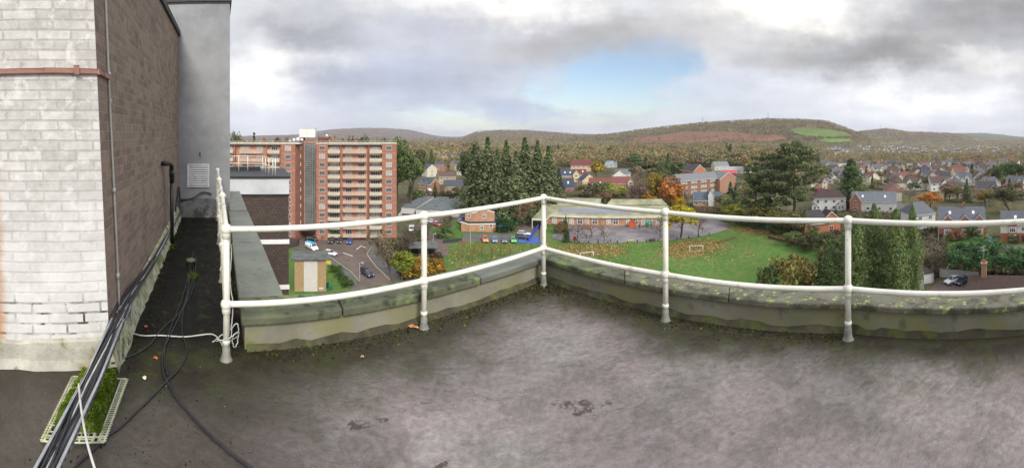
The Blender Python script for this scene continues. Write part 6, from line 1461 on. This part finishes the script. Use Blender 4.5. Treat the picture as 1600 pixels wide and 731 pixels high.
for i, x in enumerate((500, 520, 540, 566, 586)): tree('shrub', x, 372, 362-(i%2)*2, 22, (.11,.15,.04), ('leftmost','second','middle','fourth','rightmost')[i]+' of the low shrubs along the foot of the flats', cat='shrub')
for i, (x, y) in enumerate(((524,418),(534,430),(542,440))): tree('shrub', x, y+6, y-4, 22, (.07,.13,.03), ('upper','middle','lower')[i]+' low shrub on the grass bank beside the outbuilding', cat='shrub')
for i, (x, yb, yt, w) in enumerate(((1506,432,378,52),(1532,434,372,56),(1560,436,380,54),(1590,436,384,54),(1612,440,390,50))): tree('broad', x, yb+4, yt, w, (.075,.145,.055), ('leftmost','tallest','third','fourth','rightmost')[i]+' of the dark green trees above the brown tiled roof')
tree('shrub', 1472, 420, 376, 40, (.17,.16,.08), 'pale olive shrub beside the lane', cat='shrub'); tree('bare', 1452, 428, 362, 46, BG, 'bare grey-brown tree right of the leylandii'); tree('bare', 1478, 432, 386, 40, BR, 'bare brown tree above the buff garden wall'); tree('shrub', 1519, 374, 349, 22, GM, 'round green bush in front of the bay-windowed house', cat='shrub'); tree('shrub', 1495, 376, 358, 24, (.26,.14,.08), 'rusty bush left of the round green one', cat='shrub'); tree('shrub', 1484, 376, 362, 18, (.20,.22,.06), 'yellow-green bush at the corner of the small lawn', cat='shrub'); tree('shrub', 1584, 380, 366, 18, GM, 'small bush between the two right-hand bays', cat='shrub')
tree('broad', 1453, 328, 299, 36, (.40,.17,.05), 'orange tree above the white hipped house'); tree('broad', 1540, 322, 296, 30, (.22,.18,.05), 'olive-gold tree between the right-hand houses'); tree('broad', 1578, 334, 282, 54, (.13,.13,.07), 'wide grey-green tree behind the right-hand roof'); tree('broad', 1582, 288, 254, 46, (.07,.12,.04), 'large green tree in the suburb at far right'); tree('broad', 1555, 290, 262, 36, (.085,.125,.045), 'green tree beside the large one in the far right suburb')
tree('broad', 1284, 312, 292, 24, (.35,.05,.05), 'crimson tree behind the white semi-detached house'); tree('bare', 1392, 308, 280, 40, PU, 'bare purple-brown tree in the suburb right of the cone conifer')
tree('broad', 364, 300, 203, 26, GD, 'dark tree top rising beside the grey tower', D=170, z=GZ); tree('spruce_far', 397, 300, 206, 18, GD, 'pointed conifer above the roof of the flats', D=190, z=GZ)
tree('broad', 568, 300, 209, 22, GM, 'green tree top showing above the right wing of the flats', D=180, z=GZ); tree('broad', 596, 300, 213, 26, GD, 'dark tree top near the right end of the flats roof', D=180, z=GZ)
for i, (x, w, c) in enumerate(((378,36,BR),(412,40,OR),(432,40,BR),(452,36,PU),(520,36,OR),(538,34,BR),(552,30,BR),(498,26,BR))): tree('bare' if i % 2 else 'broad_far', x, 300, 211+i%3, w, [q*.8 for q in c], 'autumn brown tree top above the roof of the flats', group='tree tops behind the flats', D=190+i*6, z=GZ)
# wooded band between the estate and the hills
pal = [(GD,.10),(GM,.14),((.15,.165,.07),.14),(OL,.17),(BR,.17),(BG,.11),(PU,.06),((.28,.20,.10),.06),((.30,.16,.09),.025),((.29,.245,.10),.045)]
def pick(r):
    t = r.random(); a = 0
    for c, p in pal:
        a += p
        if t < a: return c
    return BR
fr = random.Random(33); placed = 0
def midtree(x, y, where, hm):
    c = pick(fr); D, z = (ground(x, y) if y < 298 else ((H-GZ)*F/(y-Y0), GZ)); conf = c in (GD, GM) and fr.random() < .45; k = 'spruce_far' if conf else ('bare' if c in (BR, BG, PU) and fr.random() < .3 and D < 320 else 'broad_far')
    h_ = hm*fr.uniform(.75, 1.2)*(1.25 if conf else 1); w = h_*(.42 if conf else fr.uniform(.75,1.0)); yt = Y0+(H-z-h_)*F/D
    nm = {GD:'dark green',GM:'mid green',OL:'olive',BR:'brown',BG:'grey-brown',PU:'purplish bare'}.get(c, 'autumn coloured')
    tree(k, x, y, yt, w*F/D, c, '%s %s in the wooded belt %s' % (nm, 'conifer' if conf else 'tree', where), group='trees in the wooded belt '+where, D=D, z=z)
def blocked(x, y):
    for (a, b, c, d) in ((652,242,742,306),(862,250,960,302),(945,262,990,298),(1062,264,1160,326),(1262,300,1330,372),(1320,303,1470,360)):
        if a < x < c and b < y < d: return True
    return False
n_ = 0
while n_ < 150:
    x = fr.uniform(724, 1300); y = 236+66*fr.random()**1.1
    if blocked(x, y+2): continue
    midtree(x, y, 'behind the school' if x < 1060 else 'behind the institution and pines', 13); n_ += 1
for (x0, x1, y0_, y1_, k, where, hm) in ((636,742,240,254,8,'behind the left estate houses',11),(640,735,306,316,9,'along the garages',6),(860,1062,302,312,14,'just behind the school roof',8),(985,1062,262,316,9,'left of the institution',14),(1110,1180,318,338,7,'right of the lodge',9)):
    for _ in range(k): midtree(fr.uniform(x0,x1), fr.uniform(y0_,y1_), where, hm)
# ---- suburb houses on the right
for o in [o for o in sc.objects if o.get('proto')]: pass
protoH = [house(1500, 300, 13, 8, 5.2, 3.0, 0, cream, brown, hip=.24, wins=(4,2), chim=1, label='x', D=300, z=GZ), house(1500, 300, 11, 8, 5.0, 3.4, 0, cream, brown, wins=(3,2), chim=1, label='x', D=300, z=GZ), house(1500, 300, 12, 8, 5.2, 2.8, 0, cream, brown, hip=.22, wins=(3,2), label='x', D=300, z=GZ)]
for xx in (-3.4, 3.4): crossgable(protoH[0], xx, 3.2, 0, 5.0, 1.9, -.7, 3, cream, brown)
crossgable(protoH[1], 3.0, 3.4, 0, 5.0, 1.8, -.8, 3, cream, brown)
index_kids()
walls = [('cream',(.64,.59,.46)),('white',(.70,.68,.61)),('pale stone',(.50,.42,.32)),('buff',(.54,.46,.34)),('brick',(.34,.17,.11)),('grey',(.44,.42,.38))]
roofs = [('dark brown',(.075,.050,.042)),('dark brown',(.085,.055,.045)),('slate grey',(.10,.105,.115)),('charcoal',(.05,.05,.055)),('red-brown',(.15,.07,.055))]
cntH = 0; spots = []
rows = [(258,15),(262.5,17),(267.5,20),(273.5,23),(280.5,27),(289,31),(299,37),(311,43)]
for ri, (yy, sp_) in enumerate(rows):
    x = 1278+fr.uniform(0,12)+(0 if yy < 300 else 70)
    while x < 1625:
        y = yy+fr.uniform(-1.6,1.6)+ (1600-x)*-.004
        if not ((1300 < x < 1400 and y > 298) or (1430 < x < 1475 and y > 300) or (1560 < x < 1600 and 262 < y < 288) or fr.random() < .10): spots.append((x, y))
        x += sp_*fr.uniform(.88,1.18)
for x, y in spots:
    D, z = ground(x, y); wn, wc = fr.choice(walls[:4]+walls[:2]+walls); rn, rc = fr.choice(roofs)
    k = fr.uniform(.9,1.1); wc = tuple(min(.8, q*k*1.12) for q in wc); h = dup(protoH[cntH % 3], None, {'wall': wc, 'gable': wc, 'roof': rc, 'gable_roof': rc}); cntH += 1
    h.location = PX(x, D, z); h.rotation_euler = (0,0,-(x-800)/F+fr.choice([.25,.25,.35,-.2,1.75,-1.2])+fr.uniform(-.1,.1))
    h['label'] = '%s house with %s roof %s' % (wn, rn, 'in the nearest suburb rows behind the leylandii' if y > 284 else 'in the middle suburb rows by the cone conifer' if y > 266 else 'at the far edge of the middle suburb'); h['group'] = 'suburb houses on the right'
for o in protoH:
    for c in KID[o.name]:
        for d in KID.get(c.name, []): bpy.data.objects.remove(d)
        bpy.data.objects.remove(c)
    bpy.data.objects.remove(o)
def tiny(me_roof):
    s = MB(); s.m = 0; a = 6; s.box(-a,a,0,8,-1.5,5); s.m = 1
    s.quad([(-a-.4,-.5,4.8),(a+.4,-.5,4.8),(a+.4,4,8.2),(-a-.4,4,8.2)]); s.quad([(a+.4,8.5,4.8),(-a-.4,8.5,4.8),(-a-.4,4,8.2),(a+.4,4,8.2)])
    s.m = 0; s.face([s.P(*q) for q in ((a,0,5),(a,8,5),(a,4,8))]); s.face([s.P(*q) for q in ((-a,8,5),(-a,0,5),(-a,4,8))])
    s.m = 2
    for x in (-3.8,-1.2,1.4,4.0):
        for z in (.9,3.3): s.quad([(x-.6,-.02,z),(x+.6,-.02,z),(x+.6,-.02,z+1.2),(x-.6,-.02,z+1.2)])
    o = s.build('house', [M['wall_tint'], me_roof, M['glass']]); m_ = o.data; bpy.data.objects.remove(o); return m_
tm = [(n_, tiny(mat('far_roof', c_, .8, (1.0,.2)))) for n_, c_ in (('brown',(.10,.07,.06)),('grey',(.14,.145,.155)),('dark',(.06,.055,.055)))]
k = 0
while k < 135:
    x = fr.uniform(1296, 1570) if k > 12 else fr.uniform(1560, 1600); y = fr.choice([229,231,233,235.5,238,240.5,243])+fr.uniform(-.7,.7)+(abs(x-1430)*.010)
    if y > 246: continue
    D, z = ground(x, y); rn, me = fr.choice(tm); wn, wc = fr.choice([walls[0], walls[1], walls[1], walls[3]])
    o = bpy.data.objects.new('house', me); sc.collection.objects.link(o); o.location = PX(x, D, z); o.rotation_euler = (0,0,-(x-800)/F+fr.choice([.2,.3,-.3,1.7])+fr.uniform(-.15,.15)); o.color = (*[q*1.15 for q in wc],1); o.scale = (1.25,1.1,1.15)
    tag(o, 'tiny %s house with a %s roof in the distant hillside suburb' % (wn, rn), 'house', 'distant hillside suburb houses'); k += 1
k = 0
for _ in range(95):                                # garden trees between the suburb houses
    x, y = fr.uniform(1272,1620), fr.choice([264,270,277,285,294,303,314])+fr.uniform(-3,3)
    if (1320 < x < 1400 and y > 300) or (1285 < x < 1330 and y > 290): continue
    midtree(x, y, 'between the suburb gardens', 8.0)
# ---- woods that nobody could count
def woods(name, label, samples, hmean, nq, lsz, seed, dz=0.0, cols=None):
    r = np.random.default_rng(seed); P, N, S, C_ = [], [], [], []
    palc = np.array([[q*.55+.45*m_ for q, m_ in zip(c, (.215,.165,.085))] for c, p in pal])*1.15; palp = np.array([p for c, p in pal]); palp = palp/palp.sum()
    for x, D, z in samples:
        h = hmean*r.uniform(.7,1.25); w = h*r.uniform(.36,.52); c = (cols(x, D, r)*np.array([1.10,1.08,1.0]) if cols else palc[r.choice(len(palc), p=palp)])*r.uniform(.85,1.2)
        v = r.normal(0,1,(nq,3)); v[:,2] = np.abs(v[:,2])*1.0-.25; v /= np.linalg.norm(v,axis=1)[:,None]; rad = r.uniform(.65,1.05,(nq,1))
        b = np.array(PX(x, D, z)); P.append(b+np.array([0,0,h*.5+dz])+v*rad*np.array([w,w,h*.52])); N.append(v+np.array([0,0,.25])); S.append(np.full(nq, lsz*h/10)); C_.append(np.tile(c,(nq,1)))
    me = leafmesh(name, np.vstack(P), np.vstack(N), np.concatenate(S), M['leaf_wood'], cols=np.vstack(C_), seed=seed); o = bpy.data.objects.new(name, me); sc.collection.objects.link(o)
    return tag(o, label, 'woodland', kind='stuff')
r = np.random.default_rng(5)
def insidepoly(poly, x, y):
    c = False
    for i in range(len(poly)):
        (ax, ay), (bx, by) = poly[i], poly[i-1]
        if (ay > y) != (by > y) and x < (bx-ax)*(y-ay)/(by-ay)+ax: c = not c
    return c
CLR = [[(1234,203),(1262,200),(1290,202),(1322,208),(1332,214),(1300,217),(1262,215),(1238,210)], [(1278,218.6),(1326,218),(1336,222),(1300,226),(1280,224)], [(985,224),(990,217),(1030,212),(1080,206),(1130,206),(1165,209),(1215,213),(1240,218),(1200,223),(1150,221),(1090,224),(1040,225)]]
def land(x, ylo, yhi, n):
    out = []
    while len(out) < n:
        xx, y = r.uniform(*x), r.uniform(ylo, yhi); D, z = ground(xx, y)
        if D > 4600 or D < 330: continue
        ins = [insidepoly(c, xx, y) for c in CLR]
        if ins[0] or ins[1] or (ins[2] and r.random() < .93): continue
        out.append((xx, D, z))
    return out
def right_thin(s_, keep): return [q for q in s_ if not (q[0] > 1280 and r.random() > keep)]
s1 = [q for q in land((600, 1650), 243, 262, 3000) if q[0] < 1280 or r.random() < .30]
woods('woodland', 'mixed autumn woodland filling the valley before the hills', s1, 11, 60, 1.5, 61)
s2 = [q for q in land((1270, 1650), 244, 256, 700)]
woods('woodland', 'belt of trees between the middle and the distant suburb', s2, 11, 60, 1.5, 62)
s3 = [q for q in land((600, 1660), 222, 243, 5200) if not (1296 < q[0] < 1570 and 227 < Y0+(H-q[2])*F/q[1] < 244 and r.random() < .74)]
woods('woodland', 'brown and olive woods on the lower hill slopes', s3, 10, 34, 2.1, 63)
s4 = land((700, 1660), 186, 222, 8000)
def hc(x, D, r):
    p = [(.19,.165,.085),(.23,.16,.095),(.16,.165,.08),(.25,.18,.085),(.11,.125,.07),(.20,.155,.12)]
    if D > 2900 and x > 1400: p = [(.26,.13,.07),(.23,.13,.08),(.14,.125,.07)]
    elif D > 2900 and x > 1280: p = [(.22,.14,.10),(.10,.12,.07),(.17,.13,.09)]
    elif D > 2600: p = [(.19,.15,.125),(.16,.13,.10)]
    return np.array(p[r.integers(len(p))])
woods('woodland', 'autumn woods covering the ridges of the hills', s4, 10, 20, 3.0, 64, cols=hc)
# crest lines
cr = []
for (cx, cy), Dk, w in RIDGES[1:4]:
    for x in np.arange(cx[1], cx[-2], .8):
        D = Dk+r.uniform(-60, 20); z = float(terrain(x, D)); cr.append((x+r.uniform(-.6,.6), D, z))
woods('woodland', 'line of trees along the skyline of the hills', cr, 8.5, 20, 2.8, 65, cols=hc)
ll = [q for q in land((480, 745), 214, 240, 900)]
woods('woodland', 'dull brown woods on the left ridge behind the flats', ll, 12, 20, 3.2, 66, cols=hc)
# scrub under the near trees
pts = []; fr = random.Random(77)
for poly, k in (([(1140,345),(1200,356),(1290,384),(1330,420),(1330,440),(1440,440),(1440,330),(1200,328)], 9000), ([(590,376),(640,372),(690,400),(700,440),(630,440)], 3500), ([(1440,360),(1470,345),(1480,430),(1440,440)], 3000), ([(640,303),(745,303),(745,318),(640,316)], 2600), ([(860,306),(1062,304),(1062,318),(860,318)], 4000), ([(1060,322),(1160,330),(1160,340),(1060,336)], 2200), ([(724,338),(870,330),(870,318),(724,318)], 4000), ([(1484,400),(1600,404),(1620,432),(1484,428)], 4000)):
    for x, y in scatter_poly(poly, k, fr): p = PG(x, y, fr.uniform(.1,.9)); pts.append(tuple(p))
tag(tufts('undergrowth', pts, .95, None, 'leaf', (.095,.085,.045), up=.9), 'rough undergrowth and brambles between the gardens and fields', 'undergrowth', kind='stuff')
# saplings on the lawn
sm_ = MB(); branchy(sm_, 5, .05, 5, levels=1, n0=6, spread=.4)
for i, x in enumerate((723,738,752,768,783,797)):
    t = tree('thin', x, 402+(i%2)*8-i, 372+(i%3)*3, 14, (.42,.20,.06), ('first','second','third','fourth','fifth','sixth')[i]+' slender orange-leaved sapling from the left on the lawn', name='sapling')
# ================================================================== PEOPLE
def person_mesh(seed, stride):
    me = bpy.data.meshes.new('person'); k = stride
    V = [(0,0,.92),(0,0,1.12),(0,0,1.38),(0,.0,1.50),(0,.01,1.62),(0,.02,1.72), (.09,0,.88),(.10,k*.5,.48),(.10,k,.06),(.10,k+.14,.03), (-.09,0,.88),(-.10,-k*.3,.48),(-.10,-k,.07),(-.10,-k+.14,.03), (.19,0,1.40),(.24,-k*.3,1.12),(.23,-k*.3+.08,.86), (-.19,0,1.40),(-.24,k*.3,1.12),(-.23,k*.3+.10,.86)]
    E_ = [(0,1),(1,2),(2,3),(3,4),(4,5),(0,6),(6,7),(7,8),(8,9),(0,10),(10,11),(11,12),(12,13),(2,14),(14,15),(15,16),(2,17),(17,18),(18,19)]
    me.from_pydata(V, E_, []); me.materials.append(M['person']); o = bpy.data.objects.new('person', me); sc.collection.objects.link(o)
    m_ = o.modifiers.new('skin', 'SKIN'); R_ = [.15,.15,.17,.06,.10,.09,.10,.075,.05,.04,.10,.075,.05,.04,.07,.05,.035,.07,.05,.035]
    for i, d in enumerate(me.skin_vertices[0].data): d.radius = (R_[i], R_[i]*.85); d.use_root = (i == 0)
    o.modifiers.new('subdivision', 'SUBSURF').levels = 1
    return o
pm = bpy.data.materials.new('person'); pm.use_nodes = True; q = G(pm.node_tree); b_ = pm.node_tree.nodes['Principled BSDF']
zz = q.sep(NN(pm.node_tree, 'ShaderNodeTexCoord').outputs['Object'])[2]
c = q.mix(q.ramp(zz, .86, .90), (.02,.022,.035), NN(pm.node_tree, 'ShaderNodeObjectInfo').outputs['Color']); c = q.mix(q.ramp(zz, 1.49, 1.51), c, (.42,.27,.20)); c = q.mix(q.ramp(zz, 1.68, 1.70), c, (.05,.03,.02)); pm.node_tree.links.new(c, b_.inputs['Base Color']); M['person'] = pm
for i, (x, y, s_, col, lab) in enumerate(((916,373,.82,(.02,.02,.03),'child in a black coat standing near the bare playground tree'),(922,372,.85,(.45,.14,.04),'child in an orange top beside the child in black'),(940,370,.80,(.03,.03,.05),'child in dark clothes left of the sparse tan tree'),(949,371,.84,(.48,.36,.12),'child in a mustard top beside the sparse tan tree'),(934,379,.66,(.02,.03,.06),'small child in navy at the playground edge'),(954,379,.66,(.03,.03,.03),'small child in black further right along the playground edge'),(964,378.5,.7,(.5,.5,.52),'small child in a pale coat at the playground edge'),(1098,363,.95,(.03,.02,.03),'adult in dark clothes right of the yellow tree'),(1102,363,.75,(.06,.03,.05),'child in dark clothes next to the adult'),(999,357,.9,(.02,.02,.05),'adult in navy by the school canopy'))):
    o = person_mesh(i, .12+.1*(i%3)); o.location = PG(x, y, .09); o.scale = (s_*1.05,)*3; o.rotation_euler = (0,0,i*1.3); o.color = (*col,1); tag(o, lab, 'person')
# ================================================================== AIR
s = MB(); s.box(-7000, 7000, -7000, 7000, -150, 400)
hm = bpy.data.materials.new('haze'); hm.use_nodes = True; nt = hm.node_tree; nt.nodes.clear(); out = NN(nt, 'ShaderNodeOutputMaterial'); pv = NN(nt, 'ShaderNodeVolumePrincipled')
pv.inputs['Color'].default_value = (.90,.93,1.0,1); pv.inputs['Density'].default_value = .00007; pv.inputs['Anisotropy'].default_value = .2; nt.links.new(pv.outputs[0], out.inputs['Volume'])
hz_ = s.build('haze', hm); hz_.location = (0,0,0); tag(hz_, 'thin damp autumn haze over the valley', 'haze', kind='stuff')
